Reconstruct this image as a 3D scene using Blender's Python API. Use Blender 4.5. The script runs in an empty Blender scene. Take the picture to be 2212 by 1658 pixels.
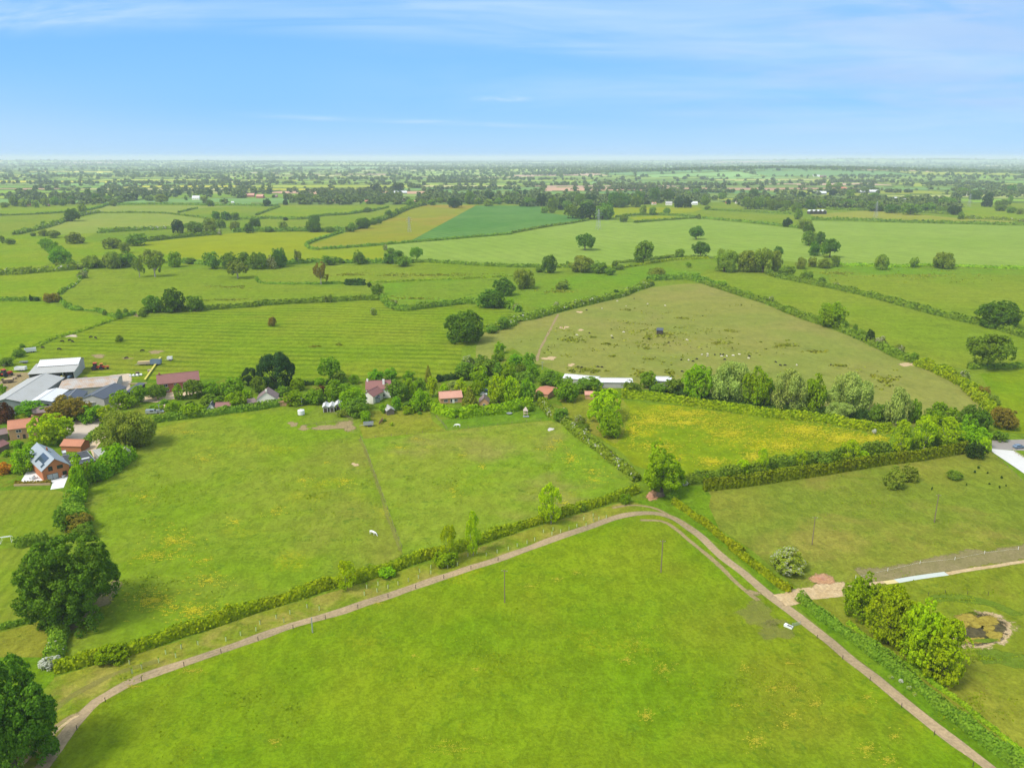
import bpy, bmesh, math, random
import numpy as np
from mathutils import Vector, Matrix

random.seed(7)
RNG = np.random.default_rng(11)
SC = bpy.context.scene
COL = SC.collection

# ------------------------------------------------------------------ camera
CAM_H = 110.0
FV = 1680.0                 # focal length in units of a 2211-wide picture
CX, CY = 1105.5, 829.0
PITCH = math.radians(16.2)
cam_d = bpy.data.cameras.new("camera")
cam = bpy.data.objects.new("camera", cam_d)
COL.objects.link(cam)
cam.location = (0, 0, CAM_H)
cam.rotation_euler = (math.radians(90) - PITCH, 0, 0)
cam_d.sensor_fit = 'HORIZONTAL'
cam_d.angle = 2 * math.atan(CX / FV)
cam_d.clip_start = 1.0
cam_d.clip_end = 120000.0
SC.camera = cam

# ------------------------------------------------------------------ light
SUN_EL, SUN_AZ = math.radians(52), math.radians(-126)     # azimuth from +Y towards +X
sun_dir = Vector((math.sin(SUN_AZ) * math.cos(SUN_EL), math.cos(SUN_AZ) * math.cos(SUN_EL), math.sin(SUN_EL)))
sl = bpy.data.lights.new("sun", 'SUN')
sl.energy = 2.0
sl.angle = math.radians(16)
sl.color = (1.0, 0.965, 0.90)
so = bpy.data.objects.new("sun", sl)
so.rotation_euler = sun_dir.to_track_quat('Z', 'Y').to_euler()
so.location = (0, 0, 500)
COL.objects.link(so)
SC.view_settings.view_transform = 'Standard'
SC.view_settings.look = 'None'
SC.view_settings.gamma = 1
SC.view_settings.use_curve_mapping = False
SC.view_settings.exposure = 0.88
SC.cycles.max_bounces = 5
SC.cycles.diffuse_bounces = 2
SC.cycles.glossy_bounces = 2
SC.cycles.transmission_bounces = 3
SC.cycles.transparent_max_bounces = 6
SC.cycles.volume_bounces = 2
SC.cycles.caustics_reflective = False
SC.cycles.caustics_refractive = False


class NT:
    """small node-tree helper"""
    def __init__(s, tree):
        s.t = tree
        s.n = tree.nodes
        s.l = tree.links

    def add(s, kind, **kw):
        n = s.n.new(kind)
        for k, v in kw.items():
            setattr(n, k, v)
        return n

    def put(s, sock, v):
        if v is None:
            return
        if isinstance(v, (int, float)):
            sock.default_value = v
        elif isinstance(v, (tuple, list)):
            if len(v) == 3 and hasattr(sock.default_value, '__len__') and len(sock.default_value) == 4:
                v = (*v, 1)
            sock.default_value = v
        else:
            s.l.new(v, sock)

    def math(s, op, a, b=None, c=None, clamp=False):
        n = s.add('ShaderNodeMath', operation=op, use_clamp=clamp)
        s.put(n.inputs[0], a); s.put(n.inputs[1], b)
        if c is not None:
            s.put(n.inputs[2], c)
        return n.outputs[0]

    def vmath(s, op, a, b=None):
        n = s.add('ShaderNodeVectorMath', operation=op)
        s.put(n.inputs[0], a); s.put(n.inputs[1], b)
        return n.outputs[0]

    def mix(s, f, a, b, mode='MIX'):
        n = s.add('ShaderNodeMix', data_type='RGBA', blend_type=mode)
        s.put(n.inputs[0], f); s.put(n.inputs[6], a); s.put(n.inputs[7], b)
        return n.outputs[2]

    def noise(s, vec, scale, detail=2, rough=.5, dist=0.0):
        n = s.add('ShaderNodeTexNoise')
        s.put(n.inputs['Vector'], vec)
        n.inputs['Scale'].default_value = scale
        n.inputs['Detail'].default_value = detail
        n.inputs['Roughness'].default_value = rough
        n.inputs['Distortion'].default_value = dist
        return n.outputs[0]

    def ss(s, v, a, b, lo=0.0, hi=1.0):
        n = s.add('ShaderNodeMapRange', interpolation_type='SMOOTHSTEP')
        s.put(n.inputs[0], v)
        n.inputs[1].default_value = a; n.inputs[2].default_value = b
        n.inputs[3].default_value = lo; n.inputs[4].default_value = hi
        return n.outputs[0]

    def mapping(s, vec, scale=(1, 1, 1), rot=(0, 0, 0), loc=(0, 0, 0)):
        n = s.add('ShaderNodeMapping')
        s.put(n.inputs[0], vec)
        n.inputs[1].default_value = loc; n.inputs[2].default_value = rot; n.inputs[3].default_value = scale
        return n.outputs[0]


# ------------------------------------------------------------------ sky
w = bpy.data.worlds.new("World")
SC.world = w
w.use_nodes = True
W = NT(w.node_tree)
W.n.clear()
wo = W.add('ShaderNodeOutputWorld')
bg = W.add('ShaderNodeBackground')
bg.inputs[1].default_value = 0.12
sky = W.add('ShaderNodeTexSky', sky_type='NISHITA')
sky.sun_disc = False
sky.sun_elevation = SUN_EL
sky.sun_rotation = SUN_AZ
sky.altitude = 100
sky.air_density = 1.0
sky.dust_density = 0.3
sky.ozone_density = 2.0
tc = W.add('ShaderNodeTexCoord')
sep = W.add('ShaderNodeSeparateXYZ')
W.l.new(tc.outputs['Generated'], sep.inputs[0])
dx, dy, dz = sep.outputs
yy = W.math('MAXIMUM', dy, 0.15)
u = W.math('DIVIDE', dx, yy)
v = W.math('DIVIDE', dz, yy)
# vivid pale blue of a clear late-spring day, whiter only at the very horizon
grade = W.ss(v, 0.0, 0.20)
grad = W.mix(W.ss(v, -0.01, 0.07), (1.85, 3.15, 4.6), (1.05, 2.58, 4.6))
grad = W.mix(W.ss(v, .06, .18), grad, (.86, 2.32, 4.55))
base0 = W.mix(.93, sky.outputs[0], grad)
# unseen cloud veil added above the framed sky for soft white ambient light
vn = W.noise(tc.outputs['Generated'], 2.0, 4, .6)
base = W.mix(W.math('MULTIPLY', W.ss(v, .30, 1.1), W.math('ADD', .7, W.math('MULTIPLY', vn, .4))), base0, (4.3, 4.55, 4.8))
cv = W.add('ShaderNodeCombineXYZ')
W.put(cv.inputs[0], u); W.put(cv.inputs[1], v)
cvec = cv.outputs[0]


def streak(a, b, c, width, u0, u1, amp, nsx, nsy):
    """soft cirrus band along v = a + b*u + c*u*u between u0 and u1"""
    line = W.math('ADD', W.math('ADD', W.math('MULTIPLY', u, b), a), W.math('MULTIPLY', W.math('MULTIPLY', u, u), c))
    d = W.math('ABSOLUTE', W.math('SUBTRACT', v, line))
    m = W.ss(d, 0.0, width, 1.0, 0.0)
    e = W.math('MULTIPLY', W.ss(u, u0, u0 + .12), W.ss(u, u1 - .25, u1, 1.0, 0.0))
    n = W.noise(W.mapping(cvec, (nsx, nsy, 1), (0, 0, -b)), 1.0, 5, .62, .6)
    n = W.ss(n, .26, .78)
    return W.math('MULTIPLY', W.math('MULTIPLY', m, e), W.math('MULTIPLY', n, amp))


parts = [
    streak(.146, -.052, -.02, .026, -.50, .75, .72, 2.2, 30),
    streak(.170, -.045, -.03, .018, -.46, .30, .6, 3, 40),
    streak(.128, -.055, -.02, .010, -.10, .45, .40, 6, 80),
    streak(.178, .03, 0, .030, -.90, -.30, 1.3, 5, 26),
    streak(.038, -.035, 0, .0045, -.36, .20, .75, 7, 90),
    streak(.052, .0, 0, .004, -.38, -.22, .45, 7, 90),
    streak(.028, .0, 0, .004, -.50, -.28, .45, 7, 90),
    W.math('MULTIPLY', W.math('MULTIPLY', W.ss(W.math('ABSOLUTE', W.math('ADD', u, .012)), .0, .045, 1, 0), W.ss(W.math('ABSOLUTE', W.math('SUBTRACT', v, .0685)), .0, .0045, 1, 0)), W.math('MULTIPLY', W.ss(W.noise(W.mapping(cvec, (26, 120, 1)), 1.0, 4, .6), .25, .7), 1.1)),
]
clm = parts[0]
for p in parts[1:]:
    clm = W.math('ADD', clm, p)
# lilac veil towards the right of the view
veiln = W.noise(W.mapping(cvec, (3.2, 22, 1), (0, 0, .08)), 1.0, 5, .6, .5)
veil = W.math('MULTIPLY', W.ss(veiln, .30, .66), W.math('MULTIPLY', W.ss(u, .02, .42), W.ss(v, .012, .07)))
veil2n = W.noise(W.mapping(cvec, (2.0, 14, 1), (0, 0, -.06), (3, 5, 0)), 1.0, 4, .6, .4)
veil2 = W.math('MULTIPLY', W.ss(veil2n, .40, .70), .45)
lft = W.math('MULTIPLY', W.math('MULTIPLY', W.ss(u, -.72, -.30, 1, 0), W.ss(v, .02, .12, 1, 0)), .45)
cl = W.math('ADD', clm, W.math('ADD', W.math('MULTIPLY', veil2, W.ss(u, -.3, .2)), lft), clamp=True)
sky1 = W.mix(W.math('MULTIPLY', veil, .85), base, (2.15, 3.05, 4.45))
sky2 = W.mix(cl, sky1, (2.6, 3.6, 4.6))
hor = W.ss(v, -0.002, 0.006, 1.0, 0.0)
sky3 = W.mix(W.math('MULTIPLY', hor, .55), sky2, (3.6, 4.2, 4.5))
W.l.new(sky3, bg.inputs[0])
W.l.new(bg.outputs[0], wo.inputs[0])


# ------------------------------------------------------------------ picture-to-ground helpers
cp, sp = math.cos(PITCH), math.sin(PITCH)
TILES = {'v': (0, 0, 1.0, 1.0)}
for i_ in range(4):
    for r_, yv in (('a', 560), ('b', 1060), ('c', 1560)):
        TILES[r_ + str(i_)] = (i_ * 960, yv, 960 / 2212)
for i_ in range(3):
    TILES['d' + str(i_)] = (i_ * 1280, 2060, 1280 / 2212)
TILES.update(z1=(0, 1300, 480 / 2212), z2=(0, 1540, 480 / 2212), z3=(440, 1320, 480 / 2212), z4=(900, 1320, 480 / 2212),
             z5=(1340, 1320, 480 / 2212), z6=(1780, 1240, 640 / 2212), z7=(0, 1780, 640 / 1711), z8=(3000, 2100, 840 / 2212))
KV = 2211 / 3840


def V(tile, x, y):
    if tile == 'v':
        return float(x), float(y)
    X0, Y0, s = TILES[tile]
    return (X0 + x * s) * KV, (Y0 + y * s) * KV


def tilek(tile):
    return 1.0 if tile == 'v' else TILES[tile][2] * KV


def hill(x, y):
    """height of the far country (numpy friendly); level out to 3.2 km"""
    x = np.asarray(x, float); y = np.asarray(y, float)
    h = 0 * x
    def g(cx, cy, sx, sy, a, rot=0.0):
        X, Y = x - cx, y - cy
        c, s = math.cos(rot), math.sin(rot)
        return a * np.exp(-((X * c + Y * s) / sx) ** 2 - ((-X * s + Y * c) / sy) ** 2)
    h = h + g(1650, 5200, 1100, 620, 44, .08) + g(600, 6800, 900, 500, 12) + g(2900, 5000, 900, 600, 16)
    h = h + g(-8000, 15500, 4200, 1500, 62) + g(-3200, 14000, 1800, 900, 30) + g(9500, 19000, 6500, 1800, 75)
    h = h + g(-2500, 9000, 1500, 500, 14)
    far = np.clip((y - 3300) / 2500, 0, 1)
    h = h + far * (5 * np.sin(x / 613 + 1.3) * np.sin(y / 911 + .4) + 4 * np.sin(x / 1450 - y / 1730))
    return h * np.clip((y - 3200) / 900, 0, 1)


def ray(vx, vy):
    X, Yp = (vx - CX) / FV, -(vy - CY) / FV
    return Vector((X, cp + Yp * sp, -sp + Yp * cp))


def at(tile, x, y, z=0.0):
    """the point at height z above the level ground that lies under a picture position"""
    vx, vy = V(tile, x, y)
    r = ray(vx, vy)
    if r.z > -0.0012:
        r.z = -0.0012
    t = (z - CAM_H) / r.z
    p = Vector((0, 0, CAM_H)) + r * t
    if p.y > 3200:
        t0 = 3000.0 / r.y
        for _ in range(900):
            q = Vector((0, 0, CAM_H)) + r * t0
            if q.z <= float(hill(q.x, q.y)) + z:
                return q
            t0 *= 1.003
        return q
    return p


def P(tile, s):
    """'x,y x,y ...' in a tile -> ground points"""
    out = []
    for t in s.split():
        if ':' in t:
            tile, t = t.split(':')
        a, b = t.split(',')
        out.append(at(tile, float(a), float(b)))
    return out


def depth_of(p):
    return p.y * cp - (p.z - CAM_H) * sp


# ------------------------------------------------------------------ object helpers
def tag(o, label=None, cat=None, group=None, kind=None):
    if label: o['label'] = label
    if cat: o['category'] = cat
    if group: o['group'] = group
    if kind: o['kind'] = kind
    return o


def empty(name, loc, rz=0.0):
    o = bpy.data.objects.new(name, None)
    COL.objects.link(o)
    o.location = loc
    o.rotation_euler = (0, 0, rz)
    o.empty_display_size = 1
    return o


def link(name, me, parent=None, loc=None):
    o = bpy.data.objects.new(name, me)
    COL.objects.link(o)
    if parent is not None: o.parent = parent
    if loc is not None: o.location = loc
    return o


def copy_tree(o, parent=None):
    c = o.copy()
    COL.objects.link(c)
    if parent is not None:
        c.parent = parent
    for ch in o.children:
        copy_tree(ch, c)
    return c


def np_mesh(name, verts, faces, mats, midx=None, smooth=False, colors=None):
    """verts (N,3), faces (M,k) all of one size"""
    me = bpy.data.meshes.new(name)
    verts = np.ascontiguousarray(verts, dtype=np.float32)
    faces = np.ascontiguousarray(faces, dtype=np.int32)
    n, (m, k) = len(verts), faces.shape
    me.vertices.add(n)
    me.vertices.foreach_set('co', verts.ravel())
    me.loops.add(m * k)
    me.loops.foreach_set('vertex_index', faces.ravel())
    me.polygons.add(m)
    me.polygons.foreach_set('loop_start', np.arange(0, m * k, k, dtype=np.int32))
    me.polygons.foreach_set('loop_total', np.full(m, k, dtype=np.int32))
    if midx is not None:
        me.polygons.foreach_set('material_index', np.ascontiguousarray(midx, dtype=np.int32))
    if smooth:
        me.polygons.foreach_set('use_smooth', np.ones(m, dtype=bool))
    for mt in (mats if isinstance(mats, (list, tuple)) else [mats]):
        me.materials.append(mt)
    me.update(calc_edges=True)
    if colors is not None:
        a = me.color_attributes.new('tone', 'FLOAT_COLOR', 'CORNER')
        c = np.repeat(np.asarray(colors, np.float32), k, axis=0)
        c = np.concatenate([c, np.ones((len(c), 1), np.float32)], 1)
        a.data.foreach_set('color', c.ravel())
    return me


def pyd(name, verts, faces, mat, parent=None, loc=None, smooth=False):
    me = bpy.data.meshes.new(name)
    me.from_pydata([tuple(v) for v in verts], [], faces)
    for m in (mat if isinstance(mat, (list, tuple)) else [mat]):
        me.materials.append(m)
    if smooth:
        for p in me.polygons: p.use_smooth = True
    me.update()
    return link(name, me, parent, loc)


class MB:
    """collects boxes, bars and tubes for ONE mesh"""
    def __init__(s):
        s.v, s.f = [], []

    def add(s, vs, fs):
        b = len(s.v)
        s.v += [tuple(x) for x in vs]
        s.f += [tuple(i + b for i in f) for f in fs]
        return s

    def box(s, x0, x1, y0, y1, z0, z1):
        vs = [(x, y, z) for z in (z0, z1) for y in (y0, y1) for x in (x0, x1)]
        return s.add(vs, [(0, 2, 3, 1), (4, 5, 7, 6), (0, 1, 5, 4), (1, 3, 7, 5), (3, 2, 6, 7), (2, 0, 4, 6)])

    def bar(s, a, b, r, r2=None, n=6):
        a, b = Vector(a), Vector(b)
        r2 = r if r2 is None else r2
        d = (b - a)
        q = d.to_track_quat('Z', 'Y')
        vs = []
        for p, rr in ((a, r), (b, r2)):
            for i in range(n):
                t = 2 * math.pi * i / n
                vs.append(p + q @ Vector((rr * math.cos(t), rr * math.sin(t), 0)))
        fs = [(i, (i + 1) % n, n + (i + 1) % n, n + i) for i in range(n)]
        fs += [tuple(range(n - 1, -1, -1)), tuple(range(n, 2 * n))]
        return s.add(vs, fs)

    def build(s, name, mat, parent=None, loc=None, smooth=False):
        return pyd(name, s.v, s.f, mat, parent, loc, smooth)


# ------------------------------------------------------------------ materials
def mat_new(name):
    m = bpy.data.materials.new(name)
    m.use_nodes = True
    t = NT(m.node_tree)
    t.n.clear()
    out = t.add('ShaderNodeOutputMaterial')
    return m, t, out


def plain(name, col, rough=.7, var=.12, scale=1.5, metal=0.0, spec=.3):
    m, t, out = mat_new(name)
    g = t.add('ShaderNodeNewGeometry')
    n = t.noise(g.outputs['Position'], scale, 4)
    c = t.mix(1.0, (*col, 1), t.math('ADD', t.math('MULTIPLY', n, var * 2), 1 - var), 'MULTIPLY')
    b = t.add('ShaderNodeBsdfPrincipled')
    t.put(b.inputs['Base Color'], c)
    b.inputs['Roughness'].default_value = rough
    b.inputs['Metallic'].default_value = metal
    b.inputs['Specular IOR Level'].default_value = spec
    t.l.new(b.outputs[0], out.inputs[0])
    return m


def grass(name, c1, c2, dark=None, sc=.018, tuft=.5, tuft_sc=.35, fine=.35, stripe=None, patch=None, yellow=0.0, seed=0.0):
    """pasture: two tones in broad drifts, darker tussocks, fine mottling, optional mowing or ridge lines"""
    gs = {'lush_meadow': (1.12, .99, .7), 'paddock_grass': (1.04, .98, .9), 'flowering_paddock_grass': (1.06, 1.0, 1.0), 'grazed_turf': (1.0, 1.01, .65), 'dry_paddock_grass': (.95, 1.05, .6)}.get(name, (1.10, 1.02, .6))
    gq = lambda c_: tuple(a * b for a, b in zip(c_, gs))
    dark = gq(dark) if dark else None
    c1, c2 = gq(c1), gq(c2)
    if patch: patch = (gq(patch[0]), *patch[1:])
    m, t, out = mat_new(name)
    g = t.add('ShaderNodeNewGeometry')
    pos = t.mapping(g.outputs['Position'], (1, 1, 0), (0, 0, 0), (seed, seed * 1.7, 0))
    n1 = t.ss(t.noise(pos, sc, 4, .6, .4), .36, .64)
    c = t.mix(n1, c1, c2)
    if patch:
        pc, psc, p0, p1, amt = patch
        pn = t.ss(t.noise(t.mapping(pos, (1, 1, 0), (0, 0, .5), (31, 7, 0)), psc, 4, .6, .3), p0, p1)
        c = t.mix(t.math('MULTIPLY', pn, amt), c, pc)
    n2 = t.noise(pos, sc * 7, 4, .65)
    c = t.mix(1.0, c, t.math('ADD', t.math('MULTIPLY', t.ss(n2, .25, .75), .18), .91), 'MULTIPLY')
    if stripe:
        ang, per, amt = stripe
        sv = t.mapping(pos, (1, 1, 0), (0, 0, ang))
        wv = t.add('ShaderNodeTexWave', wave_type='BANDS', bands_direction='Y')
        t.put(wv.inputs[0], sv)
        wv.inputs['Scale'].default_value = .314 / per
        wv.inputs['Distortion'].default_value = 5.5
        wv.inputs['Detail'].default_value = 3
        wv.inputs['Detail Scale'].default_value = .30
        br = t.ss(t.noise(pos, .03, 3), .35, .65, .35, 1.0)
        f = t.math('MULTIPLY', t.math('MULTIPLY', t.ss(wv.outputs[1], .35, .95), br), amt)
        c = t.mix(f, c, t.mix(1.0, c, (.50, .60, .55), 'MULTIPLY'))
    dk = dark or tuple(a * .45 for a in c1)
    tn = t.noise(pos, tuft_sc, 5, .7, .6)
    tm = t.math('MULTIPLY', t.ss(tn, .53, .64), t.math('MULTIPLY', t.ss(t.noise(pos, sc * 2.3, 2), .38, .6), tuft))
    c = t.mix(tm, c, dk)
    if yellow:
        yn = t.math('MULTIPLY', t.ss(t.noise(pos, .035, 4, .6), .50 if yellow > .9 else .56, .64 if yellow > .9 else .70), t.ss(t.noise(pos, .9, 4, .75), .44, .60))
        c = t.mix(t.math('MULTIPLY', yn, min(1.0, yellow * .85)), c, (.46, .37, .006))
    fn = t.ss(t.noise(pos, 1.1, 5, .8), .32, .68)
    c = t.mix(1.0, c, t.math('ADD', t.math('MULTIPLY', fn, fine * 1.1), 1 - fine * .6), 'MULTIPLY')
    fn2 = t.ss(t.noise(t.mapping(pos, (1, .6, 1)), .33, 4, .7, .8), .36, .66)
    c = t.mix(1.0, c, t.math('ADD', t.math('MULTIPLY', fn2, fine * .8), 1 - fine * .45), 'MULTIPLY')
    fk = t.noise(t.mapping(pos, (1, 1, 1), (0, 0, .4), (9, 3, 0)), 1.0, 4, .78, .5)
    cov = t.ss(t.noise(pos, .045, 3, .6), .40, .62, .25, 1.0)
    c = t.mix(t.math('MULTIPLY', t.math('MULTIPLY', t.ss(fk, .57, .66), cov), fine * 1.25), c, dk)
    c = t.mix(t.math('MULTIPLY', t.ss(fk, .43, .33), fine * .6), c, t.mix(1.0, c, (1.28, 1.22, 1.3), 'MULTIPLY'))
    b = t.add('ShaderNodeBsdfDiffuse')
    t.put(b.inputs[0], c)
    bp = t.add('ShaderNodeBump')
    bp.inputs['Strength'].default_value = .8
    bp.inputs['Distance'].default_value = .5
    t.put(bp.inputs['Height'], tn)
    t.l.new(bp.outputs[0], b.inputs['Normal'])
    t.l.new(b.outputs[0], out.inputs[0])
    return m


def leafmat(name, c1, c2, blossom=0.0, bcol=(.75, .74, .64), trans=.30, clump=1.6):
    """foliage: every leaf its own tone, light and dark sprays, optional blossom"""
    k_ = 1.0 if name in ('oak_leaves', 'dark_leaves', 'cypress_needles', 'tussock_grass', 'rush_clumps', 'far_hedge_leaves', 'far_tree_leaves') else 1.32
    c1 = (c1[0] * .95 * k_, c1[1] * .95 * k_, c1[2] * .5)
    c2 = (c2[0] * 1.36 * k_, c2[1] * 1.28 * k_, c2[2] * .6)
    m, t, out = mat_new(name)
    g = t.add('ShaderNodeNewGeometry')
    oi = t.add('ShaderNodeObjectInfo')
    rnd = g.outputs['Random Per Island']
    n = t.ss(t.noise(g.outputs['Position'], clump, 3, .6), .3, .7)
    f = t.math('ADD', t.math('MULTIPLY', rnd, .5), t.math('MULTIPLY', n, .5))
    c = t.mix(f, c1, c2)
    big = t.ss(t.noise(g.outputs['Position'], .07, 3, .6), .42, .66)
    c = t.mix(t.math('MULTIPLY', big, .38), c, t.mix(1.0, c, (1.22, .92, .9), 'MULTIPLY'))
    hs = t.add('ShaderNodeHueSaturation')
    t.put(hs.inputs['Hue'], t.math('ADD', t.math('MULTIPLY', oi.outputs['Random'], .026), .476))
    t.put(hs.inputs['Value'], t.math('ADD', t.math('MULTIPLY', oi.outputs['Random'], .3), .85))
    t.put(hs.inputs['Color'], c)
    c = hs.outputs[0]
    if blossom:
        r2 = t.math('FRACT', t.math('MULTIPLY', rnd, 37.7))
        bn = t.ss(t.noise(g.outputs['Position'], .25, 3, .6), .42, .62)
        bm_ = t.math('LESS_THAN', r2, t.math('MULTIPLY', bn, blossom))
        c = t.mix(bm_, c, bcol)
    d = t.add('ShaderNodeBsdfDiffuse')
    t.put(d.inputs[0], c)
    tr = t.add('ShaderNodeBsdfTranslucent')
    t.put(tr.inputs[0], t.mix(1.0, c, (1.0, 1.1, .6), 'MULTIPLY'))
    mx = t.add('ShaderNodeMixShader')
    mx.inputs[0].default_value = trans
    t.l.new(d.outputs[0], mx.inputs[1]); t.l.new(tr.outputs[0], mx.inputs[2])
    t.l.new(mx.outputs[0], out.inputs[0])
    return m


def roofmat(name, col, col2, per=.35, axis='X', rough=.6, stain=.4):
    """ribbed sheet or tile courses with weather stains"""
    m, t, out = mat_new(name)
    tcn = t.add('ShaderNodeTexCoord')
    ob = tcn.outputs['Object']
    n = t.ss(t.noise(ob, .25, 5, .65), .38, .66)
    c = t.mix(t.math('MULTIPLY', n, stain), col, col2)
    n2 = t.noise(ob, 2.2, 3, .7)
    c = t.mix(1.0, c, t.math('ADD', t.math('MULTIPLY', n2, .5), .75), 'MULTIPLY')
    wv = t.add('ShaderNodeTexWave', wave_type='BANDS', bands_direction=axis)
    t.put(wv.inputs[0], ob)
    wv.inputs['Scale'].default_value = .314 / per
    c = t.mix(t.math('MULTIPLY', wv.outputs[1], .16), c, (0, 0, 0))
    b = t.add('ShaderNodeBsdfPrincipled')
    t.put(b.inputs['Base Color'], c)
    b.inputs['Roughness'].default_value = rough
    t.l.new(b.outputs[0], out.inputs[0])
    return m


G = {}
G['base'] = grass('meadow_green', (.125, .215, .018), (.155, .225, .030), sc=.006, tuft=.3, seed=3)
G['bright'] = grass('lush_meadow', (.118, .228, .006), (.165, .250, .010), dark=(.055, .140, .010), sc=.014, tuft=.45,
                    patch=((.185, .205, .020), .008, .46, .66, .6), yellow=.30, fine=.34, seed=1)
G['bright2'] = grass('paddock_grass', (.150, .245, .010), (.185, .245, .022), dark=(.075, .15, .014), sc=.02, tuft=.6,
                     patch=((.20, .20, .035), .012, .48, .66, .55), yellow=.6, fine=.34, seed=21)
G['bright3'] = grass('flowering_paddock_grass', (.155, .255, .012), (.195, .250, .022), dark=(.08, .155, .014), sc=.022, tuft=.6,
                     patch=((.23, .22, .05), .018, .5, .64, .7), yellow=.4, fine=.34, seed=44)
G['butter'] = grass('flowering_meadow_grass', (.150, .235, .010), (.190, .240, .010), dark=(.09, .16, .015), sc=.02, tuft=.5, yellow=1.0, seed=8)
G['olive'] = grass('dry_paddock_grass', (.215, .205, .040), (.165, .195, .030), dark=(.10, .14, .025), sc=.018, tuft=.5,
                   patch=((.29, .215, .075), .03, .50, .68, .6), seed=14)
G['olive2'] = grass('rough_pasture_grass', (.165, .215, .022), (.205, .225, .038), dark=(.075, .135, .02), sc=.018, tuft=.6,
                    patch=((.27, .21, .07), .02, .52, .68, .5), seed=15)
G['mown'] = grass('mown_strip_grass', (.200, .225, .035), (.145, .215, .022), dark=(.09, .15, .02), sc=.05, tuft=.6,
                  patch=((.27, .25, .085), .09, .48, .64, .8), seed=17)
G['grazed'] = grass('grazed_turf', (.225, .225, .070), (.195, .225, .060), dark=(.13, .16, .045), sc=.010, tuft=.5, tuft_sc=.10, fine=.2,
                    patch=((.245, .22, .09), .012, .46, .68, .6), seed=5)
G['ridge'] = grass('ridged_pasture', (.145, .235, .014), (.185, .250, .022), dark=(.09, .16, .014), sc=.010, tuft=.3,
                   stripe=(.10, 9.5, .75), patch=((.20, .205, .045), .012, .5, .7, .5), seed=6)
G['left'] = grass('cut_pasture', (.150, .250, .012), (.190, .260, .020), dark=(.09, .17, .014), sc=.012, tuft=.25, stripe=(-.05, 11, .22), seed=7)
G['pale'] = grass('young_crop', (.185, .285, .065), (.205, .300, .080), dark=(.14, .22, .05), sc=.005, tuft=.15, fine=.12, stripe=(1.15, 18, .22), seed=9)
G['teal'] = grass('dense_crop', (.075, .190, .055), (.100, .215, .070), dark=(.04, .13, .04), sc=.006, tuft=.1, fine=.1, stripe=(1.0, 16, .5), seed=10)
G['mustard'] = grass('dry_grass_ley', (.205, .232, .022), (.195, .225, .030), dark=(.2, .16, .04), sc=.004, tuft=.3, fine=.12,
                     patch=((.25, .205, .05), .004, .47, .6, .8), seed=12)
G['mid'] = grass('permanent_pasture', (.150, .230, .020), (.180, .240, .030), dark=(.085, .145, .02), sc=.007, tuft=.45, tuft_sc=.08,
                 stripe=(.02, 14, .18), seed=13)
G['mid2'] = grass('damp_pasture', (.120, .235, .018), (.145, .225, .026), dark=(.065, .135, .02), sc=.010, tuft=.6, tuft_sc=.1, seed=16)
G['yellowgreen'] = grass('buttercup_ley', (.215, .260, .010), (.190, .255, .016), dark=(.15, .19, .01), sc=.004, tuft=.2, fine=.12, seed=18)
G['brown'] = grass('ploughed_soil', (.300, .175, .110), (.340, .215, .140), dark=(.22, .14, .09), sc=.006, tuft=.3, fine=.1, stripe=(.3, 14, .2), seed=19)
G['lawn'] = grass('mown_lawn', (.150, .230, .020), (.180, .230, .035), dark=(.10, .17, .02), sc=.03, tuft=.2, fine=.25, stripe=(1.3, 3.0, .35), seed=20)
G['fresh'] = grass('garden_paddock_grass', (.100, .200, .016), (.130, .225, .022), dark=(.06, .13, .01), sc=.04, tuft=.4, seed=52)
G['garden'] = grass('garden_grass', (.095, .185, .014), (.135, .215, .022), dark=(.06, .12, .01), sc=.05, tuft=.6, patch=((.20, .19, .05), .06, .52, .68, .6), seed=53)
G['verge'] = grass('long_verge_grass', (.100, .200, .010), (.130, .225, .014), dark=(.04, .11, .01), sc=.04, tuft=.7, seed=22)

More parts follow.
